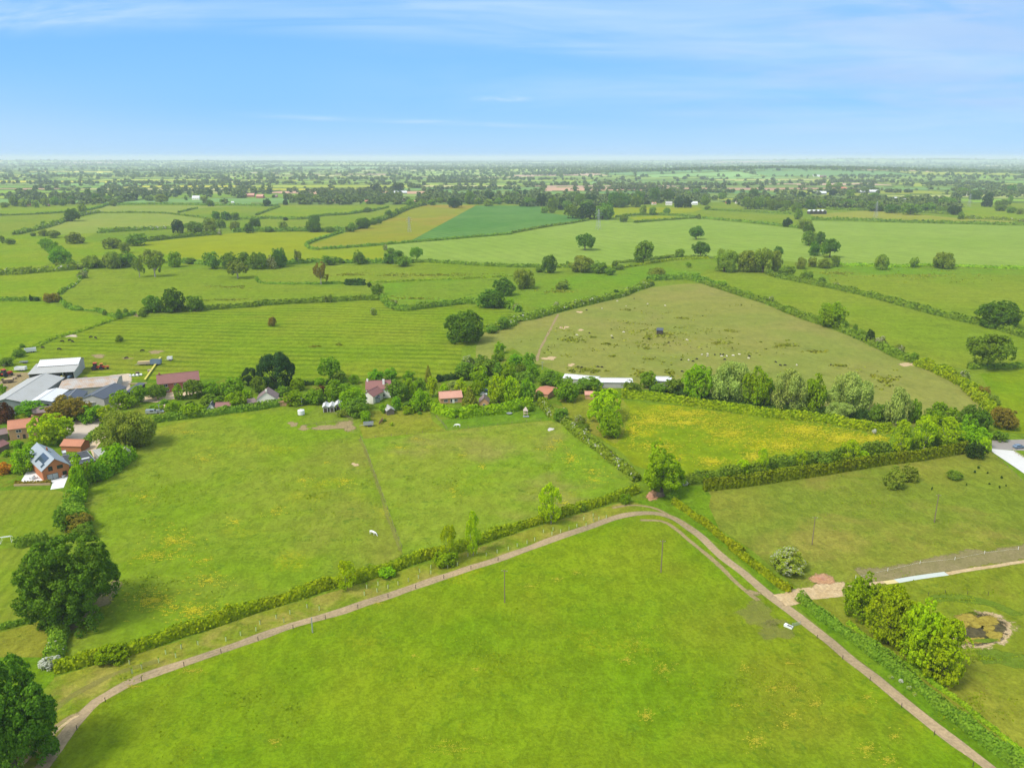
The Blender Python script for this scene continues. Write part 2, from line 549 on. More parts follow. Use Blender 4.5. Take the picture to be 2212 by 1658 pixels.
M = dict(
    track=plain('track_gravel', (.37, .225, .145), .95, .22, .9),
    sandy=plain('sandy_soil', (.62, .44, .27), .95, .16, .4),
    soil=plain('bare_soil', (.40, .285, .16), .95, .25, .3),
    clay=plain('red_clay', (.42, .22, .13), .95, .4, .6),
    gravel=plain('yard_gravel', (.52, .43, .33), .95, .10, .5),
    tangravel=plain('tan_gravel', (.60, .45, .28), .95, .08, .5),
    concrete=plain('pale_concrete', (.60, .58, .54), .85, .10, .4),
    whitepave=plain('white_paving', (.74, .73, .70), .8, .06, .7),
    asphalt=plain('worn_asphalt', (.28, .25, .22), .9, .12, .5),
    brick=plain('orange_brick', (.46, .17, .07), .85, .18, 3),
    redbrick=plain('red_brick', (.34, .13, .09), .85, .18, 3),
    buff=plain('buff_brick', (.52, .30, .15), .85, .15, 2),
    render=plain('cream_render', (.84, .79, .68), .8, .06, .8),
    whitewall=plain('white_render', (.88, .86, .80), .8, .05, .8),
    block=plain('grey_block', (.42, .41, .37), .9, .15, .8),
    cladding=roofmat('timber_cladding', (.16, .13, .10), (.22, .19, .15), .5),
    greywall=roofmat('grey_cladding', (.24, .27, .26), (.18, .20, .18), .5),
    glass=plain('dark_glass', (.03, .035, .04), .15, .1, 1, spec=.6),
    paleglass=plain('pale_glass', (.30, .33, .34), .15, .2, 2, spec=.6),
    white=plain('white_paint', (.78, .78, .76), .5, .04, 1),
    black=plain('black_paint', (.02, .02, .022), .5, .1, 1),
    dark=plain('dark_timber', (.07, .055, .04), .9, .2, 2),
    wood=plain('weathered_wood', (.20, .15, .10), .9, .25, 3),
    palewood=plain('pale_timber', (.50, .40, .27), .9, .15, 2),
    metal=plain('galvanised_metal', (.42, .44, .45), .45, .1, 1, metal=.4),
    pylon=plain('pylon_steel', (.36, .38, .38), .6, .05, .2),
    barnroof=roofmat('fibre_cement_sheet', (.46, .45, .41), (.38, .36, .30), .9),
    whiteroof=roofmat('white_roof_sheet', (.74, .74, .72), (.60, .59, .55), 1.1, rough=.5),
    rustroof=roofmat('rusty_roof_sheet', (.46, .42, .37), (.45, .27, .13), .8, stain=.85),
    darkroof=roofmat('slate_grey_roof_sheet', (.075, .085, .105), (.10, .11, .12), .9),
    zincroof=roofmat('standing_seam_zinc', (.34, .38, .41), (.38, .42, .44), .6, 'Y', .45),
    redroof=roofmat('dark_red_tile', (.27, .11, .09), (.21, .09, .075), .35, 'X'),
    orangeroof=roofmat('orange_clay_tile', (.52, .20, .10), (.40, .15, .08), .35, 'X'),
    pinkroof=roofmat('salmon_clay_tile', (.62, .31, .21), (.52, .25, .17), .35, 'X'),
    brownroof=roofmat('brown_tile', (.25, .17, .15), (.20, .15, .13), .35, 'X'),
    flatroof=roofmat('black_felt_roof', (.055, .055, .055), (.08, .075, .06), 2.0),
    solar=plain('solar_glass', (.03, .045, .07), .2, .15, 1, spec=.7),
    red=plain('red_machine_paint', (.55, .05, .02), .5, .15, 1),
    orange=plain('orange_machine_paint', (.70, .22, .03), .5, .1, 1),
    yellow=plain('yellow_machine_paint', (.75, .65, .12), .5, .1, 1),
    blue=plain('blue_grey_paint', (.16, .22, .30), .4, .1, 1),
    silver=plain('silver_car_paint', (.45, .46, .47), .3, .03, 1, metal=.5),
    tyre=plain('tyre_rubber', (.03, .03, .03), .9, .1, 2),
    bark=plain('bark', (.11, .085, .060), .95, .3, 3),
    palebark=plain('pale_bark', (.34, .31, .26), .95, .3, 3),
    wool=plain('cream_wool', (.68, .62, .50), .95, .08, 6),
    blackwool=plain('black_coat', (.025, .020, .018), .9, .2, 6),
    browncoat=plain('brown_coat', (.13, .065, .035), .8, .2, 4),
    whitecoat=plain('white_coat', (.78, .76, .72), .8, .05, 4),
    tube=plain('pale_tree_guard_plastic', (.50, .60, .26), .6, .05, 4),
    tarp=plain('pale_plastic_membrane', (.50, .53, .46), .95, .1, .8),
    straw=plain('straw_membrane', (.62, .50, .22), .9, .1, .8),
    water=plain('murky_pond_water', (.045, .038, .030), .12, .3, .6, spec=.6),
    algae=plain('pond_algae', (.30, .22, .035), .8, .35, 1.5),
    hay=plain('hay', (.60, .45, .20), .95, .2, 2),
    pinksheet=plain('pink_sheet', (.62, .48, .42), .8, .1, 1),
)
L = dict(
    oak=leafmat('oak_leaves', (0.040, 0.132, 0.022), (0.125, 0.275, 0.033)),
    round=leafmat('broad_leaves', (0.064, 0.191, 0.016), (0.167, 0.341, 0.029)),
    dark=leafmat('dark_leaves', (0.020, 0.064, 0.023), (0.055, 0.127, 0.036)),
    mid=leafmat('hedgerow_leaves', (0.064, 0.152, 0.029), (0.145, 0.254, 0.049)),
    pale=leafmat('pale_willow_leaves', (0.107, 0.188, 0.040), (0.195, 0.281, 0.073)),
    silver=leafmat('silver_willow_leaves', (0.127, 0.208, 0.094), (0.275, 0.366, 0.201)),
    lime=leafmat('young_lime_leaves', (.16, .29, .004), (.30, .45, .010), trans=.35),
    fresh=leafmat('fresh_green_leaves', (.10, .225, .006), (.20, .36, .016), trans=.3),
    conifer=leafmat('cypress_needles', (0.014, 0.049, 0.026), (0.039, 0.094, 0.044), trans=.05),
    spruce=leafmat('spruce_needles', (0.096, 0.136, 0.029), (0.174, 0.196, 0.043), trans=.05),
    blossom=leafmat('hawthorn_blossom', (0.096, 0.175, 0.045), (0.203, 0.275, 0.087), blossom=.55, bcol=(.55, .53, .36)),
    white=leafmat('white_may_blossom', (0.128, 0.207, 0.048), (0.232, 0.319, 0.087), blossom=1.6, bcol=(.66, .66, .56)),
    purple=leafmat('copper_leaves', (0.056, 0.029, 0.032), (0.116, 0.058, 0.049)),
    birch=leafmat('birch_leaves', (.13, .225, .006), (.25, .38, .012), trans=.3),
    cream=leafmat('cream_flecked_leaves', (.12, .19, .02), (.24, .30, .07), blossom=.45, bcol=(.52, .52, .36)),
    brown=leafmat('bronze_leaves', (0.136, 0.136, 0.032), (0.232, 0.217, 0.061)),
    rust=leafmat('rusty_orange_leaves', (0.403, 0.161, 0.027), (0.488, 0.317, 0.049)),
    hedge=leafmat('hedge_leaves', (.075, .150, .006), (.235, .32, .016), clump=.8),
    hedgeb=leafmat('flowering_hedge_leaves', (0.072, 0.160, 0.029), (0.181, 0.283, 0.049), blossom=.16, clump=.8, bcol=(.50, .50, .36)),
    leyland=leafmat('clipped_conifer', (.048, .080, .004), (.115, .145, .010), trans=.05, clump=.5),
    rough=leafmat('rough_weeds', (0.096, 0.223, 0.019), (0.189, 0.312, 0.032), clump=.5),
)


def softmat(name, c1, c2, sc=.5, bias=0.0, amax=1.0):
    """bare ground that breaks up into the grass along its rim"""
    m, t, out = mat_new(name)
    g = t.add('ShaderNodeNewGeometry')
    pos = g.outputs['Position']
    e = t.add('ShaderNodeAttribute'); e.attribute_name = 'tone'
    n = t.ss(t.noise(pos, sc, 5, .7, .4), .3, .7)
    c = t.mix(n, c1, c2)
    f = t.ss(t.noise(pos, 1.4, 4, .7), .3, .7)
    c = t.mix(1.0, c, t.math('ADD', t.math('MULTIPLY', f, .35), .8), 'MULTIPLY')
    n2 = t.ss(t.noise(pos, sc * .9, 6, .75, .6), .25, .75)
    a = t.math('ADD', t.math('MULTIPLY', e.outputs['Fac'], 1.35), t.math('MULTIPLY', n2, .9))
    al = t.math('MULTIPLY', t.ss(a, .95 - bias, 1.35 - bias), amax)
    d = t.add('ShaderNodeBsdfDiffuse'); t.put(d.inputs[0], c)
    tr = t.add('ShaderNodeBsdfTransparent')
    mx = t.add('ShaderNodeMixShader')
    t.l.new(al, mx.inputs[0]); t.l.new(tr.outputs[0], mx.inputs[1]); t.l.new(d.outputs[0], mx.inputs[2])
    t.l.new(mx.outputs[0], out.inputs[0])
    return m


S = dict(soil=softmat('trodden_soil', (.31, .24, .11), (.39, .29, .15), amax=.8), sandy=softmat('loose_sand', (.50, .35, .17), (.60, .45, .26), amax=.9),
         clay=softmat('broken_clay', (.36, .19, .09), (.50, .30, .16), .9), trail=softmat('worn_turf_trail', (.25, .215, .085), (.31, .25, .12), .25, -.1, .75),
         gravel=softmat('loose_gravel', (.48, .38, .27), (.56, .46, .34)), concrete=softmat('pale_dust', (.52, .48, .42), (.60, .56, .50)),
         water=softmat('pond_mud_water', (.05, .045, .025), (.12, .10, .045), .5, .3), algae=softmat('floating_algae', (.22, .16, .025), (.36, .29, .05), .6, -.1),
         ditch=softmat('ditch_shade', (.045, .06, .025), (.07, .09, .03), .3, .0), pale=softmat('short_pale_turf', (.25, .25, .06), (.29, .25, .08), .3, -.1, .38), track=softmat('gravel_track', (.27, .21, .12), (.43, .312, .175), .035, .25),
         rutgrass=softmat('rut_grass', (.22, .22, .07), (.28, .23, .10), .5, -.45, .5),
         weed=softmat('rank_weeds', (.12, .19, .015), (.17, .24, .02), .4, -.35, .8))

# ------------------------------------------------------------------ foliage
def unit(nv, rng):
    d = rng.normal(size=(nv, 3))
    return d / np.linalg.norm(d, axis=1, keepdims=True)


def leaf_quads(c, nrm, size, rng, elong=1.0, droop=0.0):
    """one quad per centre, facing nrm with jitter"""
    n = len(c)
    nrm = nrm + rng.normal(size=(n, 3)) * .55
    nrm /= np.linalg.norm(nrm, axis=1, keepdims=True) + 1e-9
    r = rng.normal(size=(n, 3))
    if droop:
        r = r * (1 - droop) + np.array([0, 0, 1.0]) * droop * 3
    a = np.cross(nrm, r); a /= np.linalg.norm(a, axis=1, keepdims=True) + 1e-9
    b = np.cross(nrm, a)
    s = (size * (.65 + .7 * rng.random(n)))[:, None] * .5
    a, b = a * s / math.sqrt(elong), b * s * math.sqrt(elong)
    vs = np.stack([c - a - b, c + a - b * .8, c + a * .9 + b, c - a * .8 + b * .9], 1).reshape(-1, 3)
    return vs, np.arange(n * 4).reshape(-1, 4)


def out_l(C, zc):
    o = C - np.array([0, 0, zc])
    return o / (np.linalg.norm(o, axis=1, keepdims=True) + 1e-6)


def crown_mesh(kind, n, leaf, seed, k):
    """a crown one unit wide and reaching from k to 1 in height"""
    rng = np.random.default_rng(seed)
    hh = (1 - k) / 2
    zc = k + hh
    elong, droop = 1.0, 0.0
    lob = dict(oak=(56, .155, .15), round=(60, .13, .14), open=(30, .15, .24), sparse=(44, .115, .14), shrub=(26, .19, .10), birch=(60, .115, .2),
               weep=(44, .13, .08), cypress=(40, .12, .06), spruce=(70, .09, .03))[kind]
    nl, lr, jit = lob
    if kind == 'open': nl = 22
    C, R = [], []
    for i in range(nl):
        d = unit(1, rng)[0]
        if d[2] < -.82: d[2] *= -.5
        rr = .5 - lr * .75 + rng.normal() * jit * .25
        if i % 5 == 0: rr *= .5
        x, y, z = d[0] * rr, d[1] * rr, d[2] * rr * 2 * hh
        if kind == 'cypress':
            z = zc + (rng.random() ** .8 - .5) * 2 * hh * .92
            f = 1 - max(0, (z - zc) / hh) ** 2 * .75
            f *= .75 + .25 * min(1, (z - k) / hh)
            a = rng.random() * 6.283
            x, y = math.cos(a) * .38 * f, math.sin(a) * .38 * f
            z -= zc
        if kind == 'spruce':
            t = i / nl
            z = (t - .5) * 2 * hh * .96
            a = i * 2.4
            f = (1 - t) ** .9 * .42
            x, y = math.cos(a) * f, math.sin(a) * f
        if kind in ('sparse', 'birch'):
            t = rng.random()
            z = (t - .5) * 2 * hh * .92
            f = (math.sin(math.pi * min(1, .15 + t * .80)) ** .7) * .44
            a = rng.random() * 6.283
            q = rng.random() ** .5
            x, y = math.cos(a) * f * q, math.sin(a) * f * q
        if kind == 'shrub' and z < 0: z *= .9
        C.append((x, y, z + zc)); R.append(lr * (.75 + .55 * rng.random()) * (1 - .55 * (kind == 'spruce') * (i / nl)))
    C, R = np.array(C), np.array(R)
    li = rng.choice(nl, n, p=R ** 2 / (R ** 2).sum())
    d = unit(n, rng)
    out = C[li] - np.array([0, 0, zc]); out /= np.linalg.norm(out, axis=1, keepdims=True) + 1e-6
    d = d + out * .55 + np.array([0, 0, .25]); d /= np.linalg.norm(d, axis=1, keepdims=True)
    rad = R[li] * (.75 + .3 * rng.random(n))
    zf = max(1.0, 1.6 * hh)
    if n > 3000 and kind not in ('cypress', 'spruce', 'weep'):
        ns = 11
        sd = unit(nl * ns, rng).reshape(nl, ns, 3) + out_l(C, zc)[:, None, :] * .6 + np.array([0, 0, .2])
        sd /= np.linalg.norm(sd, axis=2, keepdims=True)
        si = rng.integers(0, ns, n)
        cc = C[li] + sd[li, si] * (R[li] * .86)[:, None] * np.array([1, 1, zf])
        d = unit(n, rng) + sd[li, si] * .7 + np.array([0, 0, .45]); d /= np.linalg.norm(d, axis=1, keepdims=True)
        sr = R[li] * .34 * (.6 + .6 * rng.random(n))
        pos = cc + d * sr[:, None] * np.array([1, 1, zf])
    else:
        pos = C[li] + d * rad[:, None] * np.array([1, 1, zf])
    if kind == 'cypress':
        pos[:, 2] += (rng.random(n) ** 2) * .07 * (R[li] / lr); elong = 2.0; droop = .5
    if kind == 'weep':
        pos[:, 2] -= (rng.random(n) ** 2) * .14; elong = 2.2; droop = .7
    # a share of the leaves fills the inside so that the crown is not hollow
    m = rng.random(n) < (.05 if kind in ('open', 'sparse') else .10)
    q = unit(int(m.sum()), rng) * (rng.random(int(m.sum())) ** .5 * .36)[:, None]
    if kind not in ('spruce', 'cypress'):
        pos[m] = q * np.array([1, 1, 2 * hh]) + np.array([0, 0, zc])
    rr_ = np.percentile(np.hypot(pos[:, 0], pos[:, 1]), 98.5)
    pos[:, :2] *= .5 / rr_
    z0_, z1_ = np.percentile(pos[:, 2], [1, 99.5])
    pos[:, 2] = k + (pos[:, 2] - z0_) * (1 - k) / (z1_ - z0_)
    pos[:, 2] = np.clip(pos[:, 2], k * .5, 1.03)
    vs, fs = leaf_quads(pos, d, leaf, rng, elong, droop)
    return np_mesh(kind + '_crown', vs, fs, L['oak'])


def trunk_mesh(k, seed, w=.035, multi=1, top=.75):
    rng = random.Random(seed)
    mb = MB()
    for j in range(multi):
        ox, oy = (0, 0) if multi == 1 else (rng.uniform(-.1, .1), rng.uniform(-.1, .1))
        fork = max(.12, k * 1.1)
        mb.bar((ox * .3, oy * .3, -.01), (ox, oy, fork), w, w * .7, 7)
        for i in range(6 if multi == 1 else 3):
            a = rng.random() * 6.28
            rr = rng.uniform(.14, .34)
            z1 = rng.uniform(fork + .12, top)
            mid = (ox + math.cos(a) * rr * .5, oy + math.sin(a) * rr * .5, (fork + z1) / 2 + .03)
            mb.bar((ox, oy, fork - .02), mid, w * .5, w * .32, 5)
            mb.bar(mid, (ox + math.cos(a) * rr, oy + math.sin(a) * rr, z1), w * .32, w * .12, 5)
        mb.bar((ox, oy, fork - .02), (ox, oy, top), w * .65, w * .15, 6)
    me = bpy.data.meshes.new('trunk')
    me.from_pydata(mb.v, [], mb.f)
    me.materials.append(M['bark'])
    me.update()
    return me


LOD = {'x': (42000, .0165), 'h': (13000, .026), 'm': (4200, .045), 'l': (1300, .080), 't': (420, .14)}
_pc = {}


def proto(kind, lod, k, var):
    key = (kind, lod, round(k, 1), var)
    if key not in _pc:
        n, s = LOD[lod]
        f = dict(open=.75, sparse=.62, spruce=.8).get(kind, 1)
        cr = crown_mesh(kind, int(n * f), s * (.85 if kind in ('sparse',) else 1), hash_i(key), k)
        tr = trunk_mesh(k, hash_i(key) + 1, .020 if kind in ('sparse', 'spruce') else .035, 1)
        _pc[key] = (cr, tr)
    return _pc[key]


def hash_i(key):
    s = 0
    for ch in str(key):
        s = (s * 131 + ord(ch)) % 1000003
    return s


# species: (crown shape, crown base, leaf material, bark)
SPEC = {
    'oak': ('oak', .05, 'oak'), 'oakT': ('oak', .22, 'oak'), 'oakO': ('open', .24, 'fresh'),
    'round': ('round', .05, 'round'), 'roundT': ('round', .26, 'round'), 'mid': ('oak', .04, 'mid'), 'midT': ('oak', .25, 'mid'),
    'dark': ('round', .04, 'dark'), 'pale': ('weep', .06, 'pale'), 'paleT': ('open', .25, 'pale'),
    'silver': ('weep', .08, 'silver'), 'lime': ('round', .10, 'lime'), 'limeS': ('sparse', .10, 'lime'), 'limeO': ('open', .14, 'lime'),
    'fresh': ('round', .05, 'fresh'), 'freshS': ('sparse', .08, 'fresh'), 'freshO': ('open', .10, 'fresh'),
    'weep': ('weep', .08, 'fresh'), 'cypress': ('cypress', .04, 'conifer'), 'spruce': ('spruce', .05, 'spruce'),
    'shrub': ('shrub', .02, 'mid'), 'pshrub': ('shrub', .02, 'pale'), 'fshrub': ('shrub', .02, 'fresh'), 'blossom': ('shrub', .04, 'blossom'),
    'white': ('shrub', .04, 'white'), 'birch': ('birch', .03, 'birch'), 'pblossom': ('shrub', .02, 'cream'), 'purple': ('round', .06, 'purple'), 'brown': ('oak', .06, 'brown'), 'rust': ('shrub', .02, 'rust'),
    'greyT': ('open', .16, 'brown'), 'lshrub': ('shrub', .02, 'lime'), 'dshrub': ('shrub', .02, 'dark'),
}
ADJ = {
    'oak': 'dark green domed oak', 'oakT': 'dark oak on a short trunk', 'oakO': 'open crowned fresh green tree', 'round': 'rounded mid green tree',
    'roundT': 'round green tree on a bare trunk', 'mid': 'bushy olive green tree', 'midT': 'olive green tree with a bare trunk', 'dark': 'very dark rounded tree',
    'pale': 'pale grey green willow', 'paleT': 'pale open tree on a trunk', 'silver': 'silvery green willow', 'lime': 'dense bright lime green tree',
    'limeS': 'slender thin leaved lime green tree', 'limeO': 'loose lime green tree', 'fresh': 'fresh green rounded tree', 'freshS': 'upright feathery green tree',
    'freshO': 'loose fresh green tree', 'weep': 'drooping fresh green tree', 'cypress': 'blackish green cypress', 'spruce': 'tapering brownish spruce',
    'shrub': 'low olive green bush', 'pshrub': 'pale grey green bush', 'fshrub': 'bright green bush', 'blossom': 'cream flowering hawthorn',
    'white': 'white flowering may bush', 'birch': 'upright light green birch', 'pblossom': 'cream flecked bush', 'purple': 'dark purple leaved tree', 'brown': 'brownish bronze leaved tree', 'rust': 'rusty orange bush',
    'greyT': 'gaunt grey brown tree', 'lshrub': 'lime green bush', 'dshrub': 'dark low bush',
}
BUSH = {'pblossom', 'shrub', 'pshrub', 'fshrub', 'blossom', 'white', 'rust', 'lshrub', 'dshrub'}
_u = 'first second third fourth fifth sixth seventh eighth ninth'.split()
_t = 'tenth eleventh twelfth thirteenth fourteenth fifteenth sixteenth seventeenth eighteenth nineteenth'.split()
ORD = ['']+[q + ' ' for q in _u[1:] + _t + ['twentieth'] + ['twenty-' + q for q in _u] + ['thirtieth'] + ['thirty-' + q for q in _u]]
N_TREES = 0


def fit(tile, x0, y0, x1, y1, k, ground):
    """position, width and height of a crown whose outline fills a picture box"""
    vx0, vy0 = V(tile, x0, y0); vx1, vy1 = V(tile, x1, y1)
    vx = (vx0 + vx1) / 2
    if ground:
        p = at('v', vx, vy1)
        d = depth_of(p)
        Wd = (vx1 - vx0) * d / FV
        # far edge of the crown top: raise until the outline's top is met
        th = math.atan2(CAM_H, math.hypot(p.x, p.y))
        H = (vy1 - vy0) * d / FV / math.cos(th) * .97
        return p, Wd, H
    ym = (vy0 + vy1) / 2
    hc = 4.0
    for _ in range(8):
        p = at('v', vx, ym, hc)
        d = depth_of(p)
        s = d / FV
        Wd = (vx1 - vx0) * s
        th = math.atan2(CAM_H - hc, math.hypot(p.x, p.y))
        half = (vy1 - vy0) / 2 * s
        a2 = (half ** 2 - (Wd / 2 * math.sin(th)) ** 2) / math.cos(th) ** 2
        a = max(.28 * Wd, math.sqrt(max(a2, 0)))
        H = 2 * a / (1 - k)
        hc = H - a
    return Vector((p.x, p.y, p.z - hc)), Wd * .98, H * .95


def tree(kind, p, Wd, H, label, group=None, name=None, lod=None):
    global N_TREES
    shape, k, lm = SPEC[kind]
    px = Wd / depth_of(p) * FV * .463
    lod = lod or ('x' if px > 62 else 'h' if px > 26 else 'm' if px > 11 else 'l' if px > 5 else 't')
    cr, tr = proto(shape, lod, k, N_TREES % (3 if lod in 'hmlt' else 1) if lod != 'x' else N_TREES % 2)
    N_TREES += 1
    bush = kind in BUSH
    nm = name or ('bush' if bush else 'tree')
    root = empty(nm, p, random.random() * 6.28)
    root.scale = (Wd, Wd, H)
    c = link('crown' if not bush else 'foliage', cr, root)
    c.material_slots[0].link = 'OBJECT'
    c.material_slots[0].material = L[lm]
    t = link('trunk' if not bush else 'stem', tr, root)
    if kind in ('limeS', 'silver', 'paleT', 'greyT'):
        t.material_slots[0].link = 'OBJECT'
        t.material_slots[0].material = M['palebark']
    tag(root, label, nm, group)
    return root


def trees(tile, where, group, data):
    """data: 'kind x0 y0 x1 y1; ...' boxes in a tile; labels count from the barn side of the scene"""
    items = []
    for it in data.split(';'):
        it = it.split()
        if not it: continue
        tl = tile
        if ':' in it[0]:
            tl, it[0] = it[0].split(':')
        kd = it[0]; b = [float(q) for q in it[1:5]]
        items.append((V(tl, (b[0] + b[2]) / 2, b[3]), kd, tl, b))
    items.sort(key=lambda q: q[0][0])
    cnt = {}
    tot = {}
    for q in items: tot[q[1]] = tot.get(q[1], 0) + 1
    for q in items:
        kd, tl, b = q[1:]
        i = cnt.get(kd, 0); cnt[kd] = i + 1
        a = ADJ[kd]
        if tot[kd] == 1:
            lab = a + ' ' + where
        elif i == 0:
            lab = a + ', first from the barns, ' + where
        else:
            lab = a + ', ' + ORD[i] + 'from the barns, ' + where
        p, Wd, H = fit(tl, *b, SPEC[kd][1], kd.endswith('T'))
        if kd not in BUSH and ('garden' in group or 'village' in group):
            Wd, H = Wd * 1.13, H * 1.10
        tree(kd, p, Wd, H, lab, group)


# ------------------------------------------------------------------ hedges
def smooth_path(pts, step):
    P2 = [Vector((p.x, p.y, p.z)) for p in pts]
    if len(P2) == 2:
        seg = P2
    out = []
    n = len(P2)
    for i in range(n - 1):
        p0 = P2[max(i - 1, 0)]; p1 = P2[i]; p2 = P2[i + 1]; p3 = P2[min(i + 2, n - 1)]
        m = max(1, int((p2 - p1).length / step))
        for j in range(m):
            t = j / m
            out.append(.5 * ((2 * p1) + (p2 - p0) * t + (2 * p0 - 5 * p1 + 4 * p2 - p3) * t * t + (3 * p1 - p0 - 3 * p2 + p3) * t ** 3))
    out.append(P2[-1])
    return out


def frames(path):
    n = len(path)
    A = np.array([(p.x, p.y, p.z) for p in path])
    T = np.gradient(A, axis=0)
    T[:, 2] = 0
    T /= np.linalg.norm(T, axis=1, keepdims=True) + 1e-9
    N = np.stack([-T[:, 1], T[:, 0], 0 * T[:, 0]], 1)
    return A, T, N


def noise1(n, per, rng):
    m = max(3, int(n / per) + 3)
    k = rng.random(m)
    x = np.linspace(0, m - 1.001, n)
    i = x.astype(int); f = x - i
    f = f * f * (3 - 2 * f)
    return k[i] * (1 - f) + k[i + 1] * f


def hedge(label, tile, s, h=2.2, wd=2.6, lm='hedge', wild=.3, group='hedges between the fields', dens=1.0, name='hedge', gaps=0.0, shift=True):
    pts = P(tile, s) if isinstance(s, str) else s
    rng = np.random.default_rng(hash_i(label))
    pts = [Vector((p.x, p.y + (wd * .5 if shift else 0), p.z)) for p in pts]
    dmin = np.mean([depth_of(p) for p in pts])
    step = max(.8, dmin * .004) if wild > .08 else .33
    path = smooth_path(pts, step)
    A, T, N = frames(path)
    n = len(A)
    if n < 3:
        return
    hs = h * (1 + wild * (noise1(n, 6 / step if step < 3 else 2, rng) - .4) * 1.4 + wild * .5 * (noise1(n, 2, rng) - .5))
    ws = wd * .5 * (1 + wild * (noise1(n, 5 / step if step < 3 else 2, rng) - .5))
    if wild < .08:
        rb_ = np.sin(np.arange(n) * step * 2 * math.pi / 1.5)
        ws = ws * (1 + .22 * rb_); hs = hs * (1 + .05 * rb_)
    if gaps:
        g = noise1(n, 7, rng)
        hs = hs * np.where(g < gaps, .25, 1.0); ws = ws * np.where(g < gaps, .4, 1.0)
    sq = .62 if wild < .12 else .85
    K = 8
    ang = np.linspace(0, math.pi, K)
    ca, sa = np.cos(ang), np.sin(ang)
    ca = np.sign(ca) * np.abs(ca) ** sq; sa = np.abs(sa) ** sq
    core = .84
    ring = A[:, None, :] + N[:, None, :] * (ca[None, :, None] * ws[:, None, None] * core)
    ring[:, :, 2] += sa[None, :] * hs[:, None] * core - .05
    ring += rng.normal(size=ring.shape) * np.array([1, 1, .6]) * (.05 * wd) * (wild > .12)
    ring[0] = A[0] + (ring[0] - A[0]) * .3; ring[-1] = A[-1] + (ring[-1] - A[-1]) * .3
    vs = ring.reshape(-1, 3)
    i = np.arange(n - 1)[:, None] * K + np.arange(K - 1)[None, :]
    i = i.ravel()
    f = np.stack([i, i + 1, i + K + 1, i + K], 1)
    # leaves
    d = depth_of(Vector(A[n // 2]))
    ls = max(.36, min(2.6, d * .0021))
    Ln = float(np.sum(np.linalg.norm(np.diff(A, axis=0), axis=1)))
    area = Ln * (2 * h + wd) * .85
    cnt = int(min(60000, area / (ls * ls) * 1.5 * dens))
    fi = rng.random(cnt) * (n - 1.001)
    a_i = fi.astype(int); fr = (fi - a_i)[:, None]
    ctr = A[a_i] * (1 - fr) + A[a_i + 1] * fr
    th = rng.random(cnt) * math.pi
    cw = np.sign(np.cos(th)) * np.abs(np.cos(th)) ** sq; sw = np.abs(np.sin(th)) ** sq
    rr = .88 + .22 * rng.random(cnt)
    pos = ctr + N[a_i] * (cw * ws[a_i] * rr)[:, None]
    pos[:, 2] += sw * hs[a_i] * rr
    nr = N[a_i] * np.cos(th)[:, None] + np.array([0, 0, 1.0]) * np.sin(th)[:, None]
    v2, f2 = leaf_quads(pos, nr, ls, rng)
    vs = np.concatenate([vs, v2]); f2 = f2 + n * K
    o0 = A[0].copy()
    me = np_mesh(name, vs - o0, np.concatenate([f, f2]), L[lm])
    o = link(name, me, None, tuple(o0))
    tag(o, label, 'hedge', group)
    return o


# ------------------------------------------------------------------ flat ground pieces
PLACED = []


def layer(pts):
    """height of a sheet: 4 mm above the highest earlier sheet it may lie over"""
    xs = [p[0] for p in pts]; ys = [p[1] for p in pts]
    b = (min(xs), max(xs), min(ys), max(ys))
    k = 1
    for q, kk in PLACED:
        if kk >= k and q[0] < b[1] and q[1] > b[0] and q[2] < b[3] and q[3] > b[2]:
            k = kk + 1
    PLACED.append((b, k))
    return .004 * k


def field(name, tile, s, mat, kind='structure'):
    pts = P(tile, s) if isinstance(s, str) else s
    z = layer(pts)
    bm = bmesh.new()
    vs = [bm.verts.new((p.x, p.y, z)) for p in pts]
    f = bm.faces.new(vs)
    bmesh.ops.triangulate(bm, faces=[f])
    for f in bm.faces:
        if f.normal.z < 0: f.normal_flip()
    me = bpy.data.meshes.new(name)
    bm.to_mesh(me); bm.free()
    me.materials.append(mat)
    o = link(name, me)
    return tag(o, kind=kind)


def soft_blob(name, tile, x, y, rx, ry, mat, n=30, jit=.18, kind='structure'):
    rg = random.Random(int(x) * 3 + int(y))
    ph = [rg.random() * 6.28 for _ in range(4)]
    c = at(tile, x, y)
    z = layer([at(tile, x + rx * 1.4, y), at(tile, x - rx * 1.4, y), at(tile, x, y - ry * 1.4), at(tile, x, y + ry * 1.4)])
    vs = [(c.x, c.y, z)]; tone = [1.0]
    for k, (f, e) in enumerate(((.55, 1.0), (1.25, 0.0))):
        for i in range(n):
            a = 2 * math.pi * i / n
            r = f * (1 + jit * (math.sin(2 * a + ph[0]) * .5 + math.sin(3 * a + ph[1]) * .4 + math.sin(5 * a + ph[2]) * .3))
            p = at(tile, x + rx * r * math.cos(a), y + ry * r * math.sin(a))
            vs.append((p.x, p.y, z)); tone.append(e)
    fs = [(0, 1 + (i + 1) % n, 1 + i) for i in range(n)] + [(1 + i, 1 + (i + 1) % n, 1 + n + (i + 1) % n, 1 + n + i) for i in range(n)]
    o = pyd(name, vs, fs, mat)
    me = o.data
    at_ = me.color_attributes.new('tone', 'FLOAT_COLOR', 'POINT')
    for i, e in enumerate(tone): at_.data[i].color = (e, e, e, 1)
    for p in me.polygons:
        if p.normal.z < 0: p.flip()
    return tag(o, kind=kind)


